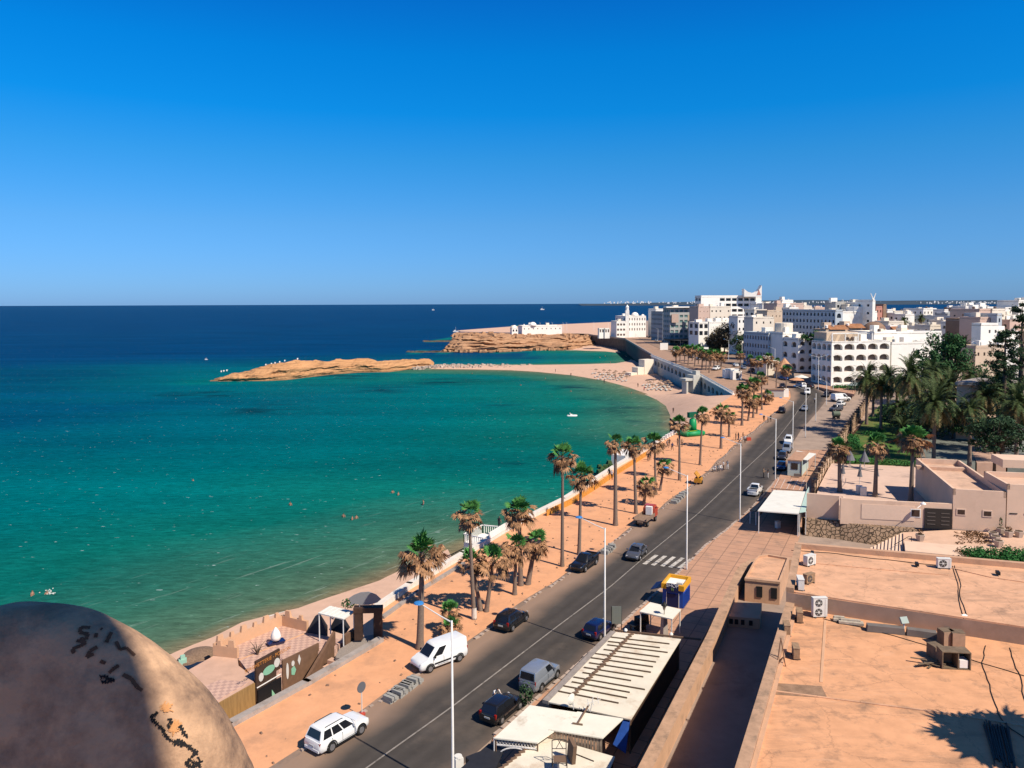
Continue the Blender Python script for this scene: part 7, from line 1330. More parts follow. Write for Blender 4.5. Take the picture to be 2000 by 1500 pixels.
# grey pavilion among the palms
a, c = Pd(1868, 790, 165), Pd(1890, 790, 165); r = thing('garden_pavilion', (a.x, a.y, TZ), 'grey flat roofed garden pavilion hidden among the palms', 'pavilion')
q0, q1, q2 = Vector((a.x, a.y)), Vector((c.x, c.y - 1)), Vector((a.x + 14, a.y + 4)); zt_ = Zat(1870, 745, 165)
b = MB(); b.prism([tuple(q0), tuple(q1), (q1.x + 10, q1.y + 3), (q0.x + 10, q0.y + 8)], TZ, zt_ - .6); b.build('wall', m_cream, r); b = MB(); b.prism([(q0.x - 1, q0.y - 1), (q1.x, q1.y - 1.5), (q1.x + 12, q1.y + 2), (q0.x + 10, q0.y + 9)], zt_ - .6, zt_); b.build('roof', m_conc, r)
b = MB(); b.box((q0.x + 1.2, q0.y - .1, zt_ - 2.4), (2.2, .3, 2.6), -.3); b.build('window', m_glass, r)
# ------------------------------------------------------------------ town
m_w1 = mat('wall_white', (0.86, 0.82, 0.73), .9, var=.05, scale=.25, c2=(.55, .50, .43), c2amt=.12, c2scale=.1); m_w2 = mat('wall_cream', (.76, .67, .54), .9, var=.06, scale=.25); m_w3 = mat('wall_pink', (.60, .43, .34), .9, var=.06, scale=.25)
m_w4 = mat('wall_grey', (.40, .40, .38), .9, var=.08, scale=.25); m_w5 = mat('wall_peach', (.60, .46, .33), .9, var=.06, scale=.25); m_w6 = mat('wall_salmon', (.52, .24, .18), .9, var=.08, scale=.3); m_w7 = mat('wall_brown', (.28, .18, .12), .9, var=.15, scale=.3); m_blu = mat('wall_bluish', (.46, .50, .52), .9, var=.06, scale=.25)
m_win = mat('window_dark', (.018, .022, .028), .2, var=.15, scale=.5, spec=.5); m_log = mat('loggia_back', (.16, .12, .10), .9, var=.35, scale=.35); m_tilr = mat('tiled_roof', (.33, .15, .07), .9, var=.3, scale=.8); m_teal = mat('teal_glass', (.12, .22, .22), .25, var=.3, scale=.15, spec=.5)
_b = MB(); _b.box((0, 0, 0), (1, 1, 1)); PANES = {}
def pane_obj(nm, m, r, c, sx, sy, sz, rz):
    if (nm, m.name) not in PANES: o = _b.build(nm, m, local=True); PANES[(nm, m.name)] = o; LIB.append(o)
    s = PANES[(nm, m.name)]; k = s.copy(); COL.objects.link(k); k.parent = r; k.location = Vector(c) - r.location; k.rotation_euler = (0, 0, rz); k.scale = (sx, sy, sz)
def facade(b, r, A, C, z0, z1, rows, cols, ww=.5, wh=.5, style='rect', glass=None, mi=0, sill=.28, skip=(), rec=.35, nm='window'):
    A, C = Vector(A[:2]), Vector(C[:2]); d = C - A; L = d.length; t = d / L; n = Vector((t.y, -t.x)); ang = math.atan2(t.y, t.x); V = lambda s, z, dep=0: (A.x + t.x * s - n.x * dep, A.y + t.y * s - n.y * dep, z)
    if not rows or not cols: b.quad(V(0, z0), V(L, z0), V(L, z1), V(0, z1), mi); return
    H = (z1 - z0) / rows; Wd = L / cols
    for i in range(rows):
        for j in range(cols):
            s0, s1, a0, a1 = j * Wd, (j + 1) * Wd, z0 + i * H, z0 + (i + 1) * H
            if (i, j) in skip: b.quad(V(s0, a0), V(s1, a0), V(s1, a1), V(s0, a1), mi); continue
            p0, p1 = s0 + Wd * (1 - ww) / 2, s1 - Wd * (1 - ww) / 2; q0 = a0 + H * sill; q1 = q0 + H * wh
            b.quad(V(s0, a0), V(p0, a0), V(p0, a1), V(s0, a1), mi); b.quad(V(p1, a0), V(s1, a0), V(s1, a1), V(p1, a1), mi); b.quad(V(p0, a0), V(p1, a0), V(p1, q0), V(p0, q0), mi)
            if style == 'arch':
                rx = (p1 - p0) / 2; rz = min(rx, (q1 - q0) * .5); cx = (p0 + p1) / 2; sp = q1 - rz; N_ = 6; arc = [(cx - rx * math.cos(math.pi * k / N_), sp + rz * math.sin(math.pi * k / N_)) for k in range(N_ + 1)]
                for (x0, y0), (x1, y1) in zip(arc[:-1], arc[1:]): b.quad(V(x0, y0), V(x1, y1), V(x1, a1), V(x0, a1), mi); b.quad(V(x0, y0), V(x0, y0, rec), V(x1, y1, rec), V(x1, y1), mi)
                top = sp
            else: b.quad(V(p0, q1), V(p1, q1), V(p1, a1), V(p0, a1), mi); b.quad(V(p0, q1), V(p0, q1, rec), V(p1, q1, rec), V(p1, q1), mi); top = q1
            b.quad(V(p0, q0), V(p0, top), V(p0, top, rec), V(p0, q0, rec), mi); b.quad(V(p1, q0, rec), V(p1, top, rec), V(p1, top), V(p1, q0), mi); b.quad(V(p0, q0), V(p0, q0, rec), V(p1, q0, rec), V(p1, q0), mi)
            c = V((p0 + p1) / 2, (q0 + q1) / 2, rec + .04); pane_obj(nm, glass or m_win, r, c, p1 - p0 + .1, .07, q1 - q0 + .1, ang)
def bld(label, uC, y, uR, vtop, dep, m=None, front=(0, 0), left=(0, 0), rot=0.24, z0=None, st='rect', nm='town_building', ww=.5, wh=.45, glass=None, lst=None, roof=None, par=.7, skip=(), rec=.35, lrot=None, cat='building', group=None, clutter=True):
    m = m or m_w1; C = Vector(Pd(uC, 700, y).xy); z0 = (T(0, y) if z0 is None else z0); zt = Zat(uC, vtop, y); k = (uR - 1000) / FPX; a = rot; w = (k * C.y - C.x) / (math.cos(a) - k * math.sin(a)); t = Vector((math.cos(a), math.sin(a))); n = Vector((-math.sin(a), math.cos(a)))
    kl = (-dep - 1000) / FPX; dep = (C.x - kl * C.y) / (kl * math.cos(a) + math.sin(a)) if dep < 0 else dep; Rr = C + t * w; L = C + n * dep; B = Rr + n * dep; r = thing(nm, (C.x, C.y, z0), label, cat, group); b = MB()
    zb = max(z0, zt - max(3.0, (front[0] or left[0] or 1) * 4.2)) if (front[0] or left[0]) else z0
    if zb > z0 + .01:
        for p, q in ((L, C), (C, Rr)): facade(b, r, p, q, z0, zb, 0, 0)
    facade(b, r, C, Rr, zb, zt - par, front[0], front[1], ww, wh, st, glass, skip=skip, rec=rec); facade(b, r, L, C, zb, zt - par, left[0], left[1], ww * .9, wh, lst or st, glass, rec=rec)
    facade(b, r, Rr, B, z0, zt - par, 0, 0); facade(b, r, B, L, z0, zt - par, 0, 0)
    for p, q in ((L, C), (C, Rr), (Rr, B), (B, L)):
        e = (q - p).normalized(); nn = Vector((-e.y, e.x)) * .3; b.prism([tuple(p), tuple(q), tuple(q + nn), tuple(p + nn)], zt - par, zt)
    b.build('wall', m, r); b = MB(); b.prism([tuple(q) for q in (C, Rr, B, L)], zt - par - .25, zt - par + .02); b.build('roof', roof or m_w2, r)
    rg_ = random.Random(int(uC * 7 + y)); dl = (L - C).length
    if w > 5 and dl > 5 and clutter:
        for q_ in range(min(4, 1 + int(w / 9))):
            f, g, a_, c_, h_ = rg_.uniform(.1, .75), rg_.uniform(.25, .7), rg_.uniform(1.6, 4), rg_.uniform(1.6, 3), rg_.uniform(1.2, 2.9); c0 = C + t * w * f + n * dl * g; b = MB(); b.box((c0.x, c0.y, zt - par + h_ / 2), (a_, c_, h_), a); b.build('roof_room', rg_.choice([m, m_w1, m_w2]), r)
        for q_ in range(rg_.randint(1, 3)):
            c0 = C + t * w * rg_.uniform(.08, .92) + n * dl * rg_.uniform(.08, .6); b = MB()
            if rg_.random() < .5: b.lathe((c0.x, c0.y, zt - par), [(.55, .5), (.6, 1.5), (.2, 1.7)], 10); b.build('water_tank', rg_.choice([m_w1, m_w4, m_log]), r)
            else: b.tube([(c0.x, c0.y, zt - par), (c0.x, c0.y, zt + .5)], .04, 4); b.lathe((c0.x, c0.y, zt + .3), [(.1, -.2), (.55, 0), (.5, .15)], 10); b.build('satellite_dish', m_w1, r)
    return r, C, Rr, B, L, zt
def top_box(r, C, t, s0, s1, n, d0, d1, z0, z1, m, nm='roof_room'):
    b = MB(); b.prism([tuple(C + t * s + n * d) for s, d in ((s0, d0), (s1, d0), (s1, d1), (s0, d1))], z0, z1); return b.build(nm, m, r)
def dome(r, c, rad, z, m, nm='dome', squash=1.0):
    b = MB(); b.lathe((c[0], c[1], z), [(rad * math.cos(R(k * 15)), rad * squash * math.sin(R(k * 15))) for k in range(6)] + [(.05, rad * squash)], 18); return b.build(nm, m, r, smooth=True)
X_, Y_ = Vector((1, 0)), Vector((0, 1))
# arched hotel by the bend
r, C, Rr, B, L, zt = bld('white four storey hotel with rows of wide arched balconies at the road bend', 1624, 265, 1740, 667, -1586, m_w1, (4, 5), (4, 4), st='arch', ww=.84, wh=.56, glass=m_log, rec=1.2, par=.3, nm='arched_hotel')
for f in (.16, .42, .70):   # roof pergola
    for k in range(5): b = MB(); q = C.lerp(Rr, f * .72 + k * .028); b.box((q.x - .4, q.y + 1.5, zt + 2.6), (.16, 4.2, .2), .24); b.build('pergola_beam', m_w1, r)
for f in (.0, .22, .44, .68): q = C.lerp(Rr, f); b = MB(); b.box((q.x + .2, q.y + .2, zt + 1.3), (.35, .35, 2.7)); b.build('pergola_post', m_w1, r)
t0 = (Rr - C).normalized(); n0 = Vector((-t0.y, t0.x)); top_box(r, C, t0, .8, 13.5, n0, 4, 11, zt - .3, zt + 3.0, m_w5); b = MB(); q = C + t0 * 7.2 + n0 * .2; b.box((q.x, q.y, zt + 2.75), (14, .3, .35), .24); b.build('pergola_beam', m_w1, r)
bld('white blank wall block of the hotel behind the garden palms', 1741, 272, 1812, 668, 12, m_w1, (3, 4), ww=.14, wh=.3, skip=[(i, j) for i in range(3) for j in range(4) if (i, j) != (2, 2)])
r, C, Rr, B, L, zt = bld('long white upper block of the hotel with small arches at its right end', 1706, 284, 1840, 648, 14, m_w1, (1, 9), ww=.3, wh=.4, st='arch', z0=8, skip=[(0, j) for j in range(9) if j not in (2, 7, 8)])
r, C, Rr, B, L, zt = bld('low block carrying the big brown dome behind the hotel roof', 1678, 305, 1738, 650, 12, m_w7, (1, 4), ww=.6, wh=.4, z0=5)
dome(r, Vector(Pd(1707, 650, 312).xy), 4.7, zt - .1, mat('dome_brown', (.24, .15, .10), .9, var=.25, scale=.6), squash=.95)
for u0, u1, y, vt, lb in [(1612, 1650, 292, 643, 'brown tiled roof of the hotel left of the dome'), (1650, 1682, 300, 640, 'rumpled orange tiled roof beside the dome'), (1738, 1768, 312, 645, 'brown tiled roof right of the dome')]:
    bld(lb, u0, y, u1, vt, 8, m_w5, z0=8, roof=m_tilr, par=.1); p = Pd((u0 + u1) / 2, vt, y + 4); w = (u1 - u0) / 1500 * y; b = MB(); b.add([(p.x - w / 2, p.y - 4.3, p.z), (p.x + w / 2, p.y - 4.3, p.z), (p.x + w / 2, p.y + 4.3, p.z), (p.x - w / 2, p.y + 4.3, p.z), (p.x - w / 2, p.y, p.z + 1.6), (p.x + w / 2, p.y, p.z + 1.6)], [(0, 1, 5, 4), (2, 3, 4, 5), (0, 4, 3), (1, 2, 5)])
    b.build('tiled_roof', m_tilr, bpy.data.objects[[o.name for o in bpy.data.objects if o.get('label') == lb][0]])
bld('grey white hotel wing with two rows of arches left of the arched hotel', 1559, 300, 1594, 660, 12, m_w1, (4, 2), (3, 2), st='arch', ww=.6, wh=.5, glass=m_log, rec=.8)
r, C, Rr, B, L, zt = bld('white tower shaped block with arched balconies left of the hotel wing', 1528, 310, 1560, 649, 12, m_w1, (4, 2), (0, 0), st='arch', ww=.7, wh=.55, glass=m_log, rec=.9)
c = (C + Rr) / 2 + Y_ * 8; b = MB(); b.lathe((c.x, c.y, zt - .7), [(3.6, 0), (3.6, 4.2), (3.2, 4.3)], 20); b.build('round_turret', m_w2, r, smooth=False)
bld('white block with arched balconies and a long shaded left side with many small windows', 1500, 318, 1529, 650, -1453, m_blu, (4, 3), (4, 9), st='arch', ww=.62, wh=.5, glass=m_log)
bld('cream box storey on top of the shaded arcaded block', 1470, 356, 1512, 619, 8, m_w2, (1, 3), ww=.2, wh=.3)
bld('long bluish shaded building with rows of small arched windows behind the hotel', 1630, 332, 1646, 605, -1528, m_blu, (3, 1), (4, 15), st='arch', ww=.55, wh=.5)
bld('pink white house with a row of slanted slots behind the arcaded blocks', 1497, 396, 1541, 606, 10, m_w5, (3, 6), ww=.2, wh=.25, skip=[(i, j) for i in range(2) for j in range(6)])
bld('pink flat roofed block on the skyline right of the tall hotel', 1516, 440, 1569, 592, 14, m_w3, (3, 6), ww=.2, wh=.4, skip=[(i, j) for i in range(3) for j in range(6) if (i + j) % 4])
bld('small white roof room on the pink skyline block', 1526, 446, 1549, 585.5, 7, m_w1, (1, 2), ww=.3, wh=.3, z0=25)
bld('white house between the tall hotel and the pink skyline block', 1488, 472, 1516, 592, 14, m_w1, (3, 3), ww=.25, wh=.3)
bld('white low house in front of the white house beside the tall hotel', 1472, 420, 1498, 604, 10, m_w2, (2, 3), (2, 2), ww=.5, wh=.4)
# left group
r, C, Rr, B, L, zt = bld('grey glass apartment building with pink panels and white flat roof', 1308, 500, 1362, 601, -1295, m_w4, (7, 6), (7, 4), ww=.7, wh=.5, glass=m_teal); b = MB(); b.prism([tuple(q) for q in (C + Vector((-3, -3)), Rr + Vector((1, -2)), B, L)], zt, zt + .7); b.build('roof_slab', m_w1, r)
for u0, u1, va, vb, m_ in [(1312, 1325, 613, 630, m_w3), (1344, 1352, 615, 655, m_w5)]:
    p, q = Pd(u0, va, 499.4), Pd(u1, vb, 499.4); b = MB(); b.box(((p.x + q.x) / 2, 499.5, (p.z + q.z) / 2), (q.x - p.x, .6, p.z - q.z)); b.build('coloured_panel', m_, r)
bld('dark shaded apartment block at the far left end of the town', 1294, 545, 1299, 608, -1272, m_w4, (0, 0), (6, 9), ww=.5, wh=.4)
bld('white apartment block just behind the dark one at the left end', 1280, 600, 1300, 603, 14, m_w1, (6, 4), ww=.5, wh=.35)
r, C, Rr, B, L, zt = bld('tall white hotel with rows of dark balconies, highest building of the skyline', 1368, 560, 1487, 577, -1357, m_w1, (6, 10), (6, 2), ww=.84, wh=.52, par=1.2, rec=1.4, nm='tall_hotel', clutter=False, skip=[(i, j) for i in range(6) for j in (0, 1, 2, 9)])
u_, v_ = Pd(1452, 577, 565), Pd(1486, 577, 565); prof = [(0, 0), (0, 1), (1, 0)]; W0 = v_.x - u_.x; pr = [(0, -1), (0, 4.8), (.06 * W0, 4.0), (.2 * W0, 2.6), (.45 * W0, 1.7), (.65 * W0, 2.0), (.8 * W0, 3.2), (.9 * W0, 5.0), (W0, 7.4), (W0, -1)]
b = MB(); n_ = len(pr); b.add([(u_.x + x, 563, zt + z) for x, z in pr] + [(u_.x + x, 569, zt + z) for x, z in pr], [tuple(range(n_)), tuple(range(2 * n_ - 1, n_ - 1, -1))] + [(k, n_ + k, n_ + (k + 1) % n_, (k + 1) % n_) for k in range(n_)]); b.build('curved_crest', m_w1, r)
b = MB(); x0 = u_.x + W0 * .72; b.add([(x0, 562.8, zt + .3), (x0 + 2.9, 562.8, zt + .3), (x0 + 1.4, 562.8, zt + 4.2), (x0, 563.2, zt + .3), (x0 + 2.9, 563.2, zt + .3), (x0 + 1.4, 563.2, zt + 4.2)], [(0, 1, 2), (5, 4, 3), (0, 3, 4, 1), (1, 4, 5, 2), (2, 5, 3, 0)]); b.build('red_triangle', m_w6, r)
bld('pink narrow block in front of the tall hotel', 1363, 478, 1386, 598, 12, m_w3, (4, 3), ww=.15, wh=.15)
bld('cream block with few small windows in front of the tall hotel', 1386, 480, 1427, 598, 14, m_w2, (4, 5), ww=.35, wh=.25, skip=[(0, 0), (1, 1), (2, 0), (3, 3), (1, 4)])
bld('white modern house with large dark windows below the cream block', 1364, 425, 1384, 629, 12, m_w1, (2, 2), (2, 2), ww=.7, wh=.6)
bld('white plain house wall right of the modern house', 1384, 426, 1442, 628, 12, m_w1, (2, 5), ww=.3, wh=.3, skip=[(0, 1), (0, 2), (1, 0), (1, 1), (1, 3)])
a, c = Pd(1396, 652, 420), Pd(1440, 619, 420); b = MB(); b.add([(a.x, 419, a.z - 4), (a.x, 419, a.z), (c.x, 419, c.z), (c.x, 419, c.z - 6), (a.x, 424, a.z - 4), (a.x, 424, a.z), (c.x, 424, c.z), (c.x, 424, c.z - 6)], [(0, 3, 2, 1), (4, 5, 6, 7), (1, 2, 6, 5), (0, 1, 5, 4), (2, 3, 7, 6), (0, 4, 7, 3)]); loose('stepped_parapet', b, m_w1, 'white sloping stair parapet rising to the right above the brown pines', 'parapet')
bld('white slim tower house right of the sloping stair parapet', 1440, 400, 1456, 617, 9, m_w1, (4, 2), ww=.4, wh=.35)
for (cs, z, m_, lb) in [([(1296, 663), (1330, 666), (1334, 656), (1303, 653)], 8.5, m_black, 'long dark cafe awning below the glass apartments'), ([(1332, 665), (1372, 668), (1374, 658), (1338, 656)], 8.7, m_black, 'dark cafe awning right below the glass apartments'), ([(1345, 664), (1369, 665), (1369, 660), (1348, 659)], 9.3, m_w5, 'orange striped cafe awning'), ([(1358, 667), (1380, 669), (1382, 665), (1362, 664)], 8.2, m_infl if False else m_cabn, 'pale green cafe parasols in front of the awnings'), ([(1372, 681), (1384, 682), (1384, 676), (1374, 675)], 8.0, m_sheet, 'white cafe canopy at the left of the brown pines')]:
    canopy('cafe_awning', cs, z, 5, m_, lb, 'awning', .2)
# cone roofed cafe
p = Pd(1532, 715, 285); r = thing('cone_cafe', (p.x, p.y, T(0, 285)), 'cafe with an orange cone roof beside dark palms', 'cafe'); zb_ = r.location.z; b = MB(); b.lathe((p.x, p.y, zb_), [(3.6, 0), (3.6, 2.6)], 8); b.build('wall', m_w5, r); b = MB(); b.lathe((p.x, p.y, zb_ + 2.6), [(4.6, 0), (4.4, .1), (.2, 4.6)], 8); b.build('cone_roof', mat('cone_orange', (.52, .28, .15), .9, var=.12), r)
bld('white low cafe building left of the cone roof', 1497, 290, 1524, 704, 8, m_w2, (1, 4), ww=.7, wh=.55, glass=m_log)
for u, v, m_, lb in [(1565, 733, m_sheet, 'blue and white cafe parasols in the hotel shade, right one'), (1556, 738, m_sand, 'pinkish cafe parasol in the hotel shade, left one'), (1671, 748, m_cabn, 'turquoise parasol in front of the arched hotel, left one'), (1687, 744, m_teal, 'turquoise parasol in front of the arched hotel, right one'), (1750, 752, m_cabn, 'turquoise parasol behind the garden palms')]:
    p = P(u, v, 6.2 if u < 1600 else 5.6); r = thing('cafe_parasol', (p.x, p.y, p.z - 2.8), lb, 'parasol', 'cafe parasols'); b = MB(); b.lathe((0, 0, 2.1), [(2.6, 0), (2.5, .1), (.1, .9)], 8); b.build('canopy', m_, r, local=True); b = MB(); b.tube([(0, 0, -.5), (0, 0, 2.6)], .06, 6); b.build('pole', m_post, r, local=True)
b = MB(); q = P(1650, 757, 3.2)
for i in range(14): q = P(1628 + i * 3.4, 757 + random.uniform(-1, 1.5), 3.4); leaf_cloud(b, (q.x, q.y, 3.7), (1.0, 1.0, .9), 60, .25, rg)
loose('hotel_hedge', b, m_hedge, 'bright green hedge at the foot of the arched hotel', 'hedge')
b = MB(); b.prism(r_px([(1596, 757), (1625, 764), (1668, 772), (1672, 764), (1628, 757), (1600, 753)], 3.0), 2.6, 3.35); struct(b.build('traffic_island', m_tile))
# right group
r, C, Rr, B, L, zt = bld('large cream white building block behind the dome', 1631, 392, 1713, 608, 20, m_w1, (3, 8), ww=.16, wh=.22, skip=[(0, j) for j in range(8)] + [(1, 0), (1, 1), (1, 3), (1, 4), (2, 0), (2, 1), (2, 2), (2, 3), (2, 4)])
q = C + X_ * 14 + Y_ * 8; b = MB(); b.lathe((q.x, q.y, zt - 1), [(5, 0), (5, 3.2), (4.6, 3.3)], 20); b.build('round_storey', m_w1, r)
r, C, Rr, B, L, zt = bld('white tower with a V shaped crest and a dark shaded side', 1702, 388, 1709, 585, 13, m_w1, (0, 0), (3, 2), ww=.3, wh=.3, nm='white_tower')
for s_ in (-1, 1): c = (C + Rr) / 2; b = MB(); b.tube([(c.x, c.y + 1, zt - .3), (c.x + s_ * 1.3, c.y + 1, zt + 3.2)], [.35, .15], 6); b.build('crest_prong', m_w1, r)
bld('stepped white house on the skyline left of the white tower', 1672, 400, 1690, 590, 9, m_w1, (2, 3), ww=.4, wh=.4, z0=20); bld('cream box house on the skyline left of the stepped house', 1653, 404, 1668, 594, 9, m_w2, (1, 2), ww=.3, wh=.4, z0=18); bld('grey box on the skyline with a dark opening', 1630, 408, 1653, 589, 9, m_w4, (1, 2), ww=.4, wh=.4, z0=18)
bld('salmon pink house right of the white tower', 1709, 432, 1723, 598, 11, m_w6, (3, 2), ww=.35, wh=.35); bld('brown narrow house behind the salmon pink house', 1723, 434, 1731, 594, 9, m_w7, (0, 0))
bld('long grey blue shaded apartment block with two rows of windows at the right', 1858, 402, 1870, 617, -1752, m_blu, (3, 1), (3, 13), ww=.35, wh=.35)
bld('cream pergola house with two arched openings below the grey blue block', 1734, 345, 1766, 627, 9, m_w2, (2, 2), (2, 1), ww=.6, wh=.5, st='arch', glass=m_log)
bld('pale beige villa with windows in the upper right behind the white house', 1910, 332, 1935, 603, 16, m_w3, (3, 2), (3, 3), ww=.2, wh=.2); bld('cream right half of the beige villa', 1935, 333, 1963, 603, 16, m_w2, (3, 3), ww=.3, wh=.25)
bld('grey brown low house below the beige villa', 1882, 318, 1912, 622, 10, m_w7, (2, 3), ww=.5, wh=.4, glass=m_log); bld('pinkish terrace house under the beige villa', 1912, 300, 1944, 619, 10, m_w3, (2, 3), ww=.3, wh=.3)
bld('mint edged grey house right of the beige villa', 1945, 298, 1957, 612, 16, m_blu, (2, 1), (2, 2), ww=.3, wh=.4)
bld('white house with two small windows among the trees at the right', 1914, 262, 1951, 631, -1898, m_w1, (2, 3), (0, 0), ww=.3, wh=.28, skip=[(0, 0), (1, 0)], nm='white_house'); bld('lower white wing of the house among the trees', 1951, 263, 1992, 647, 6, m_w1)
bld('beige low garden house in front of the white house', 1905, 238, 1965, 675, 6, m_w5, (1, 5), ww=.3, wh=.3); bld('small pinkish garden store beside the beige low house', 1862, 236, 1882, 690, 5, m_w3)
bld('white stepped villa standing out against the sea at the right', 1883, 520, 1907, 598, 12, m_w1, (3, 4), ww=.3, wh=.3); bld('top storey of the stepped villa against the sea', 1889, 524, 1901, 591, 7, m_w1, (1, 2), ww=.3, wh=.3, z0=28); bld('white tower block cut by the right edge of the picture', 1986, 420, 2040, 586, 14, m_w1, (5, 5), ww=.3, wh=.4)
sk = [(1731, 470, 1744, 604, 0), (1744, 500, 1764, 607, 1), (1764, 520, 1792, 609, 1), (1780, 540, 1793, 602, 0), (1801, 480, 1829, 602, 0), (1829, 520, 1842, 606, 4), (1842, 470, 1852, 604, 0), (1848, 450, 1872, 612, 2), (1868, 480, 1884, 608, 0), (1860, 560, 1880, 600, 4), (1907, 560, 1925, 604, 0), (1962, 500, 1985, 607, 0), (1955, 360, 1990, 615, 1), (1566, 520, 1590, 603, 0), (1590, 560, 1612, 600, 3), (1605, 500, 1632, 607, 0), (1560, 640, 1580, 598, 0), (1716, 620, 1732, 603, 3), (1575, 380, 1608, 612, 0), (1840, 380, 1864, 625, 1), (1880, 420, 1912, 614, 0), (1970, 330, 2010, 624, 3), (1790, 340, 1812, 636, 0), (1815, 330, 1838, 634, 1), (1745, 430, 1760, 611, 0), (1766, 420, 1786, 613, 0), (1865, 350, 1880, 628, 0), (1925, 400, 1945, 599, 0), (1690, 520, 1704, 600, 0), (1640, 560, 1662, 598, 1), (1540, 400, 1560, 600, 0), (1568, 470, 1586, 597, 1), (1960, 420, 1976, 600, 0), (1440, 640, 1470, 599, 0), (1545, 700, 1562, 597, 0)]
sk.sort(key=lambda q: q[0]); num = 'first second third fourth fifth sixth seventh eighth ninth tenth eleventh twelfth thirteenth fourteenth fifteenth sixteenth seventeenth eighteenth nineteenth twentieth'.split() + ['twenty-' + x for x in 'first second third fourth fifth sixth seventh eighth ninth'.split()] + ['thirtieth'] + ['thirty-' + x for x in 'first second third fourth fifth sixth seventh eighth ninth'.split()]
for i, (u0, y, u1, vt, k) in enumerate(sk): bld(f'small {["white", "cream", "grey", "pinkish", "brown"][k]} box house far back in the town, {num[i]} from the left', u0, y, u1, vt, 9, [m_w1, m_w2, m_w4, m_w3, m_w7][k], (2, max(2, int((u1 - u0) / 7))), (2, 2), ww=.35, wh=.35, group='small box houses far back in the town', skip=[(random.randint(0, 1), random.randint(0, 2)) for _ in range(2)])
# mosque, headland building, gate house
r, C, Rr, B, L, zt = bld('white mosque with minaret and domes at the far end of the road', 1222, 600, 1262, 617, 22, m_w1, (3, 8), (3, 4), ww=.4, wh=.5, st='arch', nm='mosque', glass=m_log)
c = C + X_ * 1.0; b = MB(); z1 = Zat(1224, 606, 600); b.box((c.x, c.y - .5, (5 + z1) / 2), (2.8, 2.8, z1 - 5)); b.lathe((c.x, c.y - .5, z1), [(1.2, 0), (1.2, 2.2), (1.5, 2.3), (.9, 3.2), (.1, 4.4)], 12); b.build('minaret', m_w1, r); dome(r, C + X_ * 8.5 + Y_ * 9, 3.0, zt - .2, m_w1); dome(r, C + X_ * 14 + Y_ * 5, 1.4, zt - .2, m_w1)
bld('white low wing left of the mosque with an overhanging roof', 1204, 595, 1222, 627, 12, m_w1, (3, 3), ww=.7, wh=.4, glass=m_log)
r, C, Rr, B, L, zt = bld('long low white building with domes on the headland', 1020, 640, 1098, 636, 14, m_w1, (1, 9), ww=.2, wh=.3, z0=4.6, nm='domed_building'); dome(r, C + X_ * 9 + Y_ * 4, 3.2, zt - .3, m_w1); 
r, C, Rr, B, L, zt = bld('small white domed tomb at the left end of the headland building', 1000, 630, 1012, 640, 6, m_w1, (1, 2), ww=.5, wh=.5, st='arch', z0=4.6, nm='domed_tomb'); dome(r, (C + B) / 2, 2.3, zt - .3, m_w1)
for u, lb in [(1170, 'left white arch of the seafront gate'), (1181, 'right white arch of the seafront gate')]: bld(lb, u, 585, u + 10, 641, 3, m_w1, (1, 2), ww=.6, wh=.75, st='arch', glass=m_log, nm='gate_arch', cat='arch', group='seafront gate arches')
for i, u in enumerate([1043, 1055, 1067, 1079, 1100, 1160, 1188, 1107]): lamp(u, 648, 630, f'tiny lamp post on the headland, {num[i]} of the thin masts there', al=1.2, head=False, rad=.12, group='lamp posts on the headland')
# ------------------------------------------------------------------ arcaded sea wall of the far promenade
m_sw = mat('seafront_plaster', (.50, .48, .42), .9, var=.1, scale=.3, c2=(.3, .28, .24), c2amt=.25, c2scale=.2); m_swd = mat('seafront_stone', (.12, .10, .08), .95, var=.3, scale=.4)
def seawall(label, far, near, cols, m, zb=-4.3, st='arch'):
    a, c = P(*far), P(*near); r = thing('promenade_wall', (c.x, c.y, zb), label, 'wall'); b = MB(); zl = min(a.z, c.z) - .8
    if cols: facade(b, r, a.xy, c.xy, zb, zl, 1, cols, .5, .34, st, m_win, sill=.52, rec=.6)
    else: facade(b, r, a.xy, c.xy, zb, zl, 0, 0)
    b.quad((a.x, a.y, zl), (c.x, c.y, zl), (c.x, c.y, c.z), (a.x, a.y, a.z)); b.build('wall', m, r)
    d = (c - a); t = Vector((d.x, d.y)).normalized(); n = Vector((t.y, -t.x)) * .5; b = MB(); vs = []
    for q in (a, c): vs += [(q.x + n.x * .4, q.y + n.y * .4, q.z - .1), (q.x + n.x * .4, q.y + n.y * .4, q.z + .95), (q.x - n.x, q.y - n.y, q.z + .95), (q.x - n.x, q.y - n.y, q.z - .1)]
    b.add(vs, [(0, 4, 5, 1), (1, 5, 6, 2), (2, 6, 7, 3), (0, 1, 2, 3), (7, 6, 5, 4)]); b.build('coping', m_w1 if m is m_sw else m_conc, r); return r
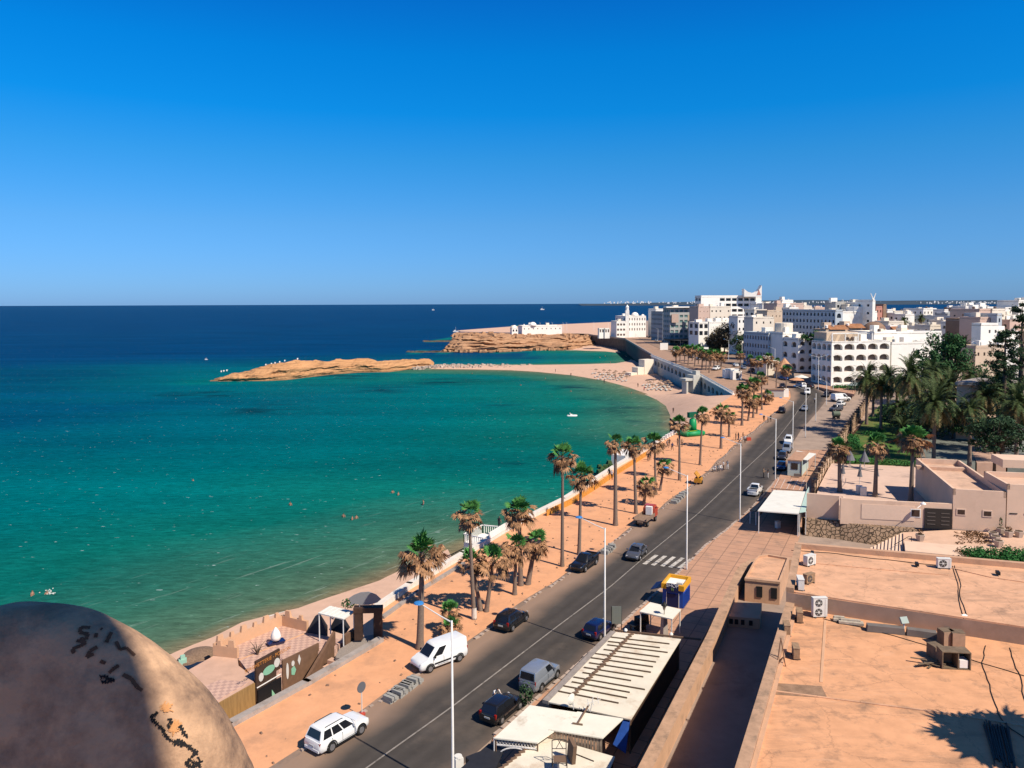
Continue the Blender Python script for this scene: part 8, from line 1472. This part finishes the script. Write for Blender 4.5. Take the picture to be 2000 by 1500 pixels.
def arcade(label, far, near, pieces, cols):
    a, c = P(*far), P(*near); r = thing('promenade_wall', (c.x, c.y, -4.3), label, 'wall'); b = MB(); d = c - a; t = Vector((d.x, d.y)).normalized(); n = Vector((t.y, -t.x)) * .5
    for i in range(pieces):
        p, q = a.lerp(c, i / pieces), a.lerp(c, (i + 1) / pieces); zl = q.z - .5; facade(b, r, p.xy, q.xy, zl - 3.6, zl, 1, cols, .6, .62, 'arch', m_win, sill=.16, rec=.7); b.quad((p.x, p.y, -4.4), (q.x, q.y, -4.4), (q.x, q.y, zl - 3.6), (p.x, p.y, zl - 3.6)); b.quad((p.x, p.y, zl), (q.x, q.y, zl), (q.x, q.y, q.z), (p.x, p.y, p.z))
    b.build('wall', m_sw, r); b = MB(); vs = []
    for q in (a, c): vs += [(q.x + n.x * .5, q.y + n.y * .5, q.z - .1), (q.x + n.x * .5, q.y + n.y * .5, q.z + .25), (q.x - n.x, q.y - n.y, q.z + .25), (q.x - n.x, q.y - n.y, q.z - .1)]
    b.add(vs, [(0, 4, 5, 1), (1, 5, 6, 2), (2, 6, 7, 3), (0, 1, 2, 3), (7, 6, 5, 4)]); b.build('coping', m_w1, r); b = MB()
    for k in range(int(d.length / .7)): q = a.lerp(c, (k + .5) / int(d.length / .7)); b.box((q.x, q.y, q.z + .6), (.22, .22, .75), .6)
    b.tube([a + Vector((0, 0, 1.0)), c + Vector((0, 0, 1.0))], .14, 4); b.build('balustrade', m_w1, r)
arcade('arcaded white sea wall of the far promenade, nearest part with a row of arches', (1366, 734), (1432, 771), 4, 2)
arcade('long white sea wall of the far promenade with dark arches, left part', (1272, 696), (1358, 731), 3, 4)
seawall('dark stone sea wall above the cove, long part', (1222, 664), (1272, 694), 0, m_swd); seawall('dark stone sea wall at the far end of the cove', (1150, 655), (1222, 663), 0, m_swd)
p = P(1361, 735); b = MB(); b.box((p.x - 1.5, p.y - 1.5, .2), (3.6, 3.6, 9.6), .5); b.box((p.x - 4.6, p.y - 3, 3.4), (3.8, 3.4, .9), .5); b.box((p.x - 5.2, p.y - 3.4, -.6), (.8, 2.6, 7), .5); b.box((p.x - .5, p.y - 1, 5.6), (2, 2, 1.8), .5); loose('stair_tower', b, m_sw, 'white stair tower going down from the promenade wall to the beach', 'stair tower')
p = P(1272, 700); b = MB(); b.box((p.x - 3, p.y - 3, .5), (6, 4, 8.6), .6); b.box((p.x - 7, p.y - 5.5, -1.2), (5, 4, 5), .6); b.box((p.x - 11, p.y - 8, -2.4), (4, 4, 2.6), .6); loose('beach_stairs', b, m_w2, 'pale stairs between the dark sea wall and the long sea wall', 'stairs')
for i, (u, v, w, lb) in enumerate([(1425, 738, 4.5, 'white kiosk box on the far promenade, left of the pair'), (1437, 741, 3.4, 'white kiosk box on the far promenade, right of the pair')]):
    p = P(u, v); r = thing('white_kiosk', p, lb, 'kiosk', 'white kiosks on the far promenade'); b = MB(); b.box((0, 0, 1.6), (w, 3, 3.2), .1); b.build('wall', m_w1, r, local=True); b = MB(); b.box((.2, 0, 3.3), (w * .7, 2.2, .35), .1); b.build('roof', m_w1, r, local=True); b = MB(); b.box((.2, -1.55, 1.5), (1.0, .12, 2), .1); b.build('door', m_win, r, local=True)
p = P(1512, 775); r = thing('bus_shelter', p, 'grey shelter with white side panel on the sandy corner', 'shelter'); b = MB(); b.box((0, 0, 1.2), (5.5, 2, 2.4), -.1); b.build('panel', m_w4, r, local=True); b = MB(); b.box((0, 0, 2.5), (6.2, 2.6, .2), -.1); b.build('roof', m_w7, r, local=True); b = MB(); b.box((3.6, 0, 1.3), (1.6, 2, 2.6), -.1); b.build('side_panel', m_w1, r, local=True)
b = MB(); p = P(1340, 684); b.box((1.0 * p.x - 12, p.y + 3, 7), (4.5, .4, 4)); loose('white_hoarding', b, m_w1, 'small white hoarding at the left end of the far palm row', 'hoarding')
p = P(1270, 722, -3); b = MB(); b.box((p.x, p.y, -1.5), (4, 3, 3)); loose('beach_hut', b, m_w2, 'small pale hut on the beach below the long sea wall', 'hut')
# brown pines behind the far road
for a in [(1441, 410, 631, 10, 'tall brown green pine, largest in front of the white blocks', m_pine, 41), (1415, 415, 640, 8, 'brown pine left of the largest pine', m_pine, 42), (1400, 420, 655, 6, 'low brown pine at the left of the pines', m_pine, 43), (1452, 395, 655, 6, 'dark pine right of the largest pine', m_dark, 44)]:
    u, y, vt, cr, lb, m_, sd_ = a; t_ = Pd(u, vt, y); tree((t_.x, t_.y, 5), t_.z - 5, cr, lb, 'pines by the far road', m_, sd_, clumps=30, per=70, size=.55, trunk_frac=.2, name='pine_tree')
for u, y, vt, cr, lb, sd_ in [(1598, 282, 648, 3, 'green creeper bush on the hotel roof terrace left of the pergola', 51), (1578, 300, 652, 2.6, 'green bush on the hotel wing roof', 52)]:
    t_ = Pd(u, vt, y); tree((t_.x, t_.y, t_.z - 3.5), 3.5, cr, lb, None, m_leaf, sd_, clumps=12, per=60, size=.35, trunk_frac=.1, name='roof_bush')
for u, y, vt, lb in [(1799, 400, 622, 'tiny palm between the pergola house and the grey blue block'), (1765, 350, 628, 'tiny palm beside the pergola house')]: dp(u, y, vt, 1, .8, lb, 5, False)
# ------------------------------------------------------------------ people
rp_ = random.Random(5)
def pp(u, v, pose, sh, lg, label, group=None, z=None, rz=None, sc=1.0): p = P(u, v, z); p.z += .09 if z is None else 0; return person(p, pose, rp_.uniform(0, 6.28) if rz is None else rz, sh, lg, label, group, sc)
pp(966, 1381, 'lean', 'white', 'dark', 'man in a pale shirt leaning at the door of the black hatchback', rz=-1.0)
pp(1491, 934, 'talk', 'tan', 'dark', 'man in a tan top standing in the road, left of two', rz=-.3); pp(1500, 935, 'stand', 'black', 'white', 'person in black top and white trousers standing in the road, right of two', rz=2.8)
G1 = 'people by the kerb near the yellow compressor'
for u, v, po, s_, l_, lb in [(1396, 922, 'sit', 'white', 'black', 'seated person in white at the left end of the kerb group'), (1402, 921, 'sit', 'grey', 'dark', 'seated person in grey in the kerb group'), (1407, 920, 'sit', 'white', 'navy', 'seated person in white and navy in the middle of the kerb group'), (1413, 919, 'stand', 'white', 'black', 'person standing in white and black near the right end of the kerb group'), (1421, 918, 'stand', 'grey', 'white', 'person standing in grey at the right end of the kerb group')]: pp(u, v, po, s_, l_, lb, G1)
G2 = 'people by the kerb beyond the palm pair'
for u, v, po, s_, l_, lb in [(1437, 861, 'stand', 'black', 'black', 'person in black at the left of the far kerb group'), (1442, 860, 'stand', 'dark', 'navy', 'person in dark clothes second from the left in the far kerb group'), (1448, 864, 'sit', 'white', 'black', 'seated person in white in the far kerb group'), (1451, 860, 'talk', 'black', 'grey', 'person in black and grey in the far kerb group'), (1455, 866, 'stand', 'white', 'dark', 'person in white at the right of the far kerb group'), (1444, 872, 'sit', 'grey', 'black', 'seated person in grey in front of the far kerb group')]: pp(u, v, po, s_, l_, lb, G2)
for u, v, s_, lb in [(1492, 824, 'black', 'person in black standing alone by the kerb far up the road'), (1500, 826, 'grey', 'person in grey of the pair by the kerb far up the road'), (1505, 825, 'black', 'person in black of the pair by the kerb far up the road'), (1591, 788, 'white', 'person in white standing on the asphalt by the parked vans')]: pp(u, v, 'stand', s_, 'black', lb)
G3 = 'people strolling along the sea wall'
for u, v, s_, lb in [(1295, 882, 'dark', 'person in dark clothes at the left of the strollers'), (1303, 876, 'grey', 'person in grey in the middle of the strollers'), (1307, 873, 'black', 'person in black right of the grey stroller'), (1313, 881, 'navy', 'person in navy nearest the camera of the strollers'), (1323, 871, 'black', 'person in black hidden beside a palm trunk'), (1332, 873, 'tan', 'person in tan right of the palm trunk'), (1266, 902, 'black', 'person in black by the last orange board, left'), (1270, 899, 'dark', 'person in dark clothes by the last orange board, right'), (1195, 938, 'white', 'person in white at the sea wall beside the thick palm'), (1190, 934, 'dark', 'person in dark clothes leaning on the sea wall'), (975, 1034, 'dark', 'person standing at the white railing of the bathing deck')]: pp(u, v, 'walk' if 'stroll' in lb else 'stand', s_, 'dark', lb, G3)
# swimmers: waist deep or floating
SW = 'bathers in the sea'
for u, v, dz, lb in [(63, 1163, -1.0, 'bather standing chest deep at the left edge above the stone merlon'), (92, 1160, -1.35, 'bather splashing beside the one at the left edge'), (567, 987, -1.1, 'bather alone in the turquoise water, left of the middle'), (671, 1010, -1.1, 'bather at the left of three close together'), (688, 1015, -1.25, 'bather in the middle of three close together'), (696, 1013, -1.2, 'bather at the right of three close together'), (767, 963, -1.2, 'bather left of a pair off the first palm'), (778, 967, -1.3, 'bather right of a pair off the first palm'), (827, 986, -.5, 'tall bather standing waist deep off the whitewashed palm'), (377, 939, -1.35, 'distant bather floating in the green water at the left'), (1017, 753, -1.1, 'tiny bather far out below the causeway'), (1065, 740, -1.0, 'tiny bather near the sandbar'), (1115, 765, -1.1, 'tiny bather in the inner bay'), (1228, 768, -.9, 'tiny bather left of a pair near the curved beach'), (1233, 768, -.9, 'tiny bather right of a pair near the curved beach'), (1172, 699, -1.0, 'tiny bather in the cove, left'), (1182, 696, -1.0, 'tiny bather in the cove, right'), (1192, 708, -.9, 'tiny bather at the near side of the cove'), (922, 730, -1.1, 'tiny bather off the causeway')]: pp(u, v, 'stand', 'skin', 'navy', lb, SW, z=-4.0); bpy.context.scene.objects[-1] if False else None
for o in [q for q in bpy.data.objects if q.get('group') == SW]:
    dz = {'floating': -1.4, 'splashing': -1.35, 'waist': -.85}.get(next((k for k in ('floating', 'splashing', 'waist') if k in o['label']), ''), -1.15); o.location.z = -4.0 + dz
m_splash = m_foam; p = P(97, 1159, -4); b = MB()
for i in range(26): q = Vector((rp_.gauss(0, .5), rp_.gauss(0, .3), abs(rp_.gauss(0, .22)))); b.box(p + q, (.14, .1, .08), rp_.uniform(0, 3))
struct(b.build('water_splash', m_splash), 'stuff', 'white splash beside the bather at the left edge', 'splash')
GB = 'people on the curved beach'
for i, (u, v, s_, lb) in enumerate([(1315, 806, 'black', 'beachgoer in black at the water line near the palms'), (1258, 762, 'red', 'beachgoer in red at the water line of the curved beach'), (1246, 755, 'dark', 'beachgoer in dark clothes below the parasols'), (1115, 733, 'dark', 'beachgoer standing where the sandbar begins'), (1085, 726, 'navy', 'beachgoer sitting group near the causeway'), (1202, 741, 'red', 'beachgoer near the left group of sunbeds'), (1180, 747, 'dark', 'beachgoer at the water line below the sunbeds'), (1230, 740, 'white', 'beachgoer in white near the sunbeds'), (1205, 676, 'dark', 'beachgoer on the small cove beach, left'), (1212, 674, 'white', 'beachgoer on the small cove beach, right'), (1228, 694, 'black', 'beachgoer near the tip of the cove')]):
    p = P(u, v, -3.4); p.z = fbz(p.x, p.y); person(p, 'walk' if i % 2 else 'stand', rp_.uniform(0, 6), CL[s_] and s_, 'dark', lb, GB)
# sunbeds and straw parasols of the curved beach
GS = 'straw parasols on the curved beach'; GL = 'sunbeds on the curved beach'; m_bed = flat('sunbed', (.5, .47, .42), .8)
def sunbed(p, rz, lb):
    b = MB(); b.X = Matrix.Translation(p) @ Matrix.Rotation(rz, 4, 'Z'); b.box((0, 0, .32), (1.3, .65, .1)); b.box((.85, 0, .5), (.7, .65, .08), 0, 0, 1, Matrix.Rotation(-.6, 4, 'Y')); [b.box((x, y, .15), (.07, .07, .3)) for x in (-.55, .5) for y in (-.27, .27)]; return tag(b.build('sunbed', m_bed), lb, 'sunbed', GL)
k = 0
for ub, vb, rows, cols, wh in [(1168, 728, 3, 5, 'left'), (1266, 750, 3, 4, 'right')]:
    for i in range(rows):
        for j in range(cols):
            p = P(ub + j * 12 + i * 5 + rp_.uniform(-4, 4), vb + i * 3.6 + j * 1.3 + rp_.uniform(-1, 1), -2.6); p.z = fbz(p.x, p.y)
            r = thing('straw_parasol', p, f'small straw parasol in the {wh} group on the curved beach', 'parasol', GS); b = MB(); b.lathe((0, 0, 1.9), [(1.05, 0), (1.0, .08), (.1, .55)], 9); b.build('canopy', m_straw, r, local=True); b = MB(); b.tube([(0, 0, -.2), (0, 0, 2.1)], .06, 5); b.build('pole', m_twig, r, local=True)
            for s_ in (-1, 1): q = p + Vector((s_ * .8 - 1.2, -1.0, 0)); q.z = fbz(q.x, q.y); sunbed(q, 1.2 + rp_.uniform(-.2, .2), f'pale sunbed under the straw parasols of the {wh} group')
# pedal boat, gulls, yachts
p = P(1117, 813, -4); r = thing('pedal_boat', p, 'small white pedal boat floating in the inner bay', 'boat'); b = MB()
for y in (-.55, .55): b.tube([(-1.6, y, .1), (-1.2, y, .15), (1.2, y, .15), (1.7, y, .3)], [.12, .28, .28, .08], 8)
b.build('hull', m_white, r, local=True, smooth=True); b = MB(); b.box((-.2, 0, .5), (.7, 1.3, .3)); b.box((-.6, 0, .8), (.15, 1.3, .5)); b.build('seat', m_white, r, local=True)
for u, v, s_, lb in [(1059, 594.5, 9, 'tiny white yacht on the horizon left of the town'), (846, 594.5, 6, 'smaller white yacht on the horizon above the headland'), (890, 648, 3, 'white motor boat beside the headland rocks'), (403, 702, .8, 'tiny white boat on the sea left of the island')]:
    p = P(u, v + .6, -4) if v > 600 else Vector((*Pd(u, 600, 4200).xy, -4)); b = MB(); b.add([p + Vector(q) * s_ for q in [(-1.2, -.3, .4), (1.4, 0, .5), (-1.2, .3, .4), (-1, -.2, -.1), (1, 0, -.1), (-1, .2, -.1)]], [(0, 1, 2), (0, 3, 4, 1), (1, 4, 5, 2), (2, 5, 3, 0)]); b.box(p + Vector((-.3, 0, .6)) * s_, (.9 * s_, .4 * s_, .5 * s_)); b.tube([p + Vector((0, 0, .5)) * s_, p + Vector((0, 0, 2.2)) * s_], .03 * s_, 5); loose('boat', b, m_white, lb, 'boat', 'small white boats')
for i, (u, v, d_) in enumerate([(432, 727, 12), (437, 726, 12), (443, 725, 12), (519, 714, 12), (530, 712, 12), (537, 710.5, 12), (546, 708.5, 12), (556, 706, 12), (581, 702.5, 12)]):
    p = Pd(u, v - .6, P(u, 742, -4).y + 11); b = MB(); b.lathe(p + Vector((0, 0, -.3)), [(.05, 0), (.30, .2), (.34, .5), (.22, .85), (.05, 1.0)], 8); b.box(p + Vector((.3, 0, .5)), (.6, .15, .12)); loose('seagull', b, m_white, f'white seagull standing on the island ridge, {num[i]} from the left', 'gull', 'gulls on the rock island')
# ------------------------------------------------------------------ parapet of the tower we look from
m_mer = mat('old_plaster', (.56, .345, .20), .9, var=.16, scale=4.0, c2=(.15, .095, .065), c2amt=.6, c2scale=3.4, bump=.03, bscale=14, detail=9)
b = MB(); nu, nv = 72, 44; cx, cy, cz, ax, ay, az = -1.025, 1.60, 31.358 - .55, .475, .16, .55; vs = []
def spow(c, e): return math.copysign(abs(c) ** e, c)
for i in range(nv + 1):
    th = math.pi / 2 * i / nv; st, ct = math.sin(th), math.cos(th)
    for j in range(nu):
        ph = 2 * math.pi * j / nu; x, y, z = spow(math.cos(ph), .8) * st, spow(math.sin(ph), .8) * st ** .8, ct
        q = Vector((cx + ax * x, cy + ay * y, cz + az * z)); nn = noise.noise(q * 3.2) * .013 + noise.noise(q * 9) * .006 + noise.noise(q * 26) * .0022; vs.append(q + Vector((x, y, z)) * nn)
for j in range(nu): q = vs[nv * nu + j]; vs.append(Vector((q.x, q.y, 29.2)))
fs = [(i * nu + j, (i + 1) * nu + j, (i + 1) * nu + (j + 1) % nu, i * nu + (j + 1) % nu) for i in range(nv + 1) for j in range(nu)]
b.add(vs, fs); mer = b.build('stone_merlon', m_mer, smooth=True); tag(mer, 'rounded weathered plaster merlon with scratched marks in the lower left foreground', 'merlon')
from mathutils.bvhtree import BVHTree
bvh = BVHTree.FromPolygons([Vector(v) for v in vs], fs)
def mark(strokes, w, m, nm, jit=0.0):
    b = MB()
    for st in strokes:
        hit = []
        for p0, p1 in zip(st[:-1], st[1:]):
            for k in range(6):
                u, v = p0[0] + (p1[0] - p0[0]) * k / 6 + rp_.uniform(-jit, jit), p0[1] + (p1[1] - p0[1]) * k / 6 + rp_.uniform(-jit, jit); h = bvh.ray_cast(Vector((0, 0, CZ)), ray(u, v).normalized())
                if h[0]: hit.append((h[0], h[1]))
        for (a, na), (c, nc) in zip(hit[:-1], hit[1:]):
            t = (c - a); 
            if t.length < 1e-4: continue
            s_ = t.normalized().cross(na).normalized() * w * (rp_.uniform(.15, 1.1) if jit else rp_.uniform(.55, .75)); e = na * .0025; b.quad(a - s_ + e, c - s_ + e, c + s_ + e, a + s_ + e)
    if b.v: b.build(nm, m, mer)
m_mk1 = mat('scratch_brown', (.13, .065, .035), .95, var=.3, scale=30); m_mk2 = mat('paint_remnant_black', (.012, .011, .011), .9, var=.3, scale=40); m_mk3 = mat('bare_orange_patch', (.55, .26, .10), .95, var=.15, scale=30); m_mk4 = mat('lichen_pale', (.36, .35, .36), .95, var=.3, scale=40)
mark([[(176, 1227), (158, 1226), (156, 1236), (172, 1240), (168, 1250), (154, 1248)], [(188, 1238), (186, 1248)], [(196, 1229), (200, 1231)], [(217, 1236), (205, 1260)], [(226, 1254), (234, 1270), (246, 1266), (266, 1284)], [(150, 1252), (168, 1256), (158, 1262), (142, 1268), (146, 1278)], [(190, 1264), (176, 1272), (170, 1284), (186, 1276)], [(196, 1291), (208, 1297)], [(232, 1300), (220, 1308), (212, 1316)], [(240, 1318), (256, 1326), (268, 1342), (280, 1350)]], .0055, m_mk1, 'scratched_letters')
mark([[(196, 1322), (206, 1321), (214, 1328), (226, 1330)], [(198, 1330), (210, 1334), (224, 1326)], [(294, 1400), (304, 1394), (312, 1392)], [(296, 1402), (306, 1414), (318, 1424), (326, 1440), (338, 1448), (352, 1446), (366, 1456), (378, 1466), (388, 1476)], [(330, 1404), (336, 1414), (326, 1420)], [(352, 1418), (360, 1432), (368, 1444)], [(340, 1450), (352, 1454), (374, 1456)], [(384, 1468), (372, 1480), (364, 1492), (378, 1498), (392, 1488), (384, 1476)], [(374, 1486), (386, 1492), (392, 1500)]], .0048, m_mk2, 'black_paint_remnant', 1.2)
mark([[(316, 1376), (326, 1382), (322, 1392)], [(326, 1378), (330, 1390)], [(336, 1412), (344, 1420), (338, 1428), (332, 1424)], [(340, 1414), (346, 1424)]], .012, m_mk3, 'orange_patch', 1.0)
b = MB(); b.box((1.815 - .62, -1.1, 32.9), (1.24, .9, 6.2)); loose('added_shade_pillar', b, m_plas, 'added plaster pillar behind the camera, placed to shade the merlon', 'pillar')  # unseen pillar added to throw the shade edge across the merlon
b = MB(); b.box((-.5, -1.6, 30.2), (9, 5.6, .4)); struct(b.build('unseen_tower_floor', m_roof))  # unseen floor added to bounce warm sunlight up onto the merlon
# ------------------------------------------------------------------ remove the unused masters
def rm(o):
    for c in [q for q in bpy.data.objects if q.parent == o]: rm(c)
    bpy.data.objects.remove(o)
for r_ in TEMPL: rm(r_)
for o in LIB: rm(o)
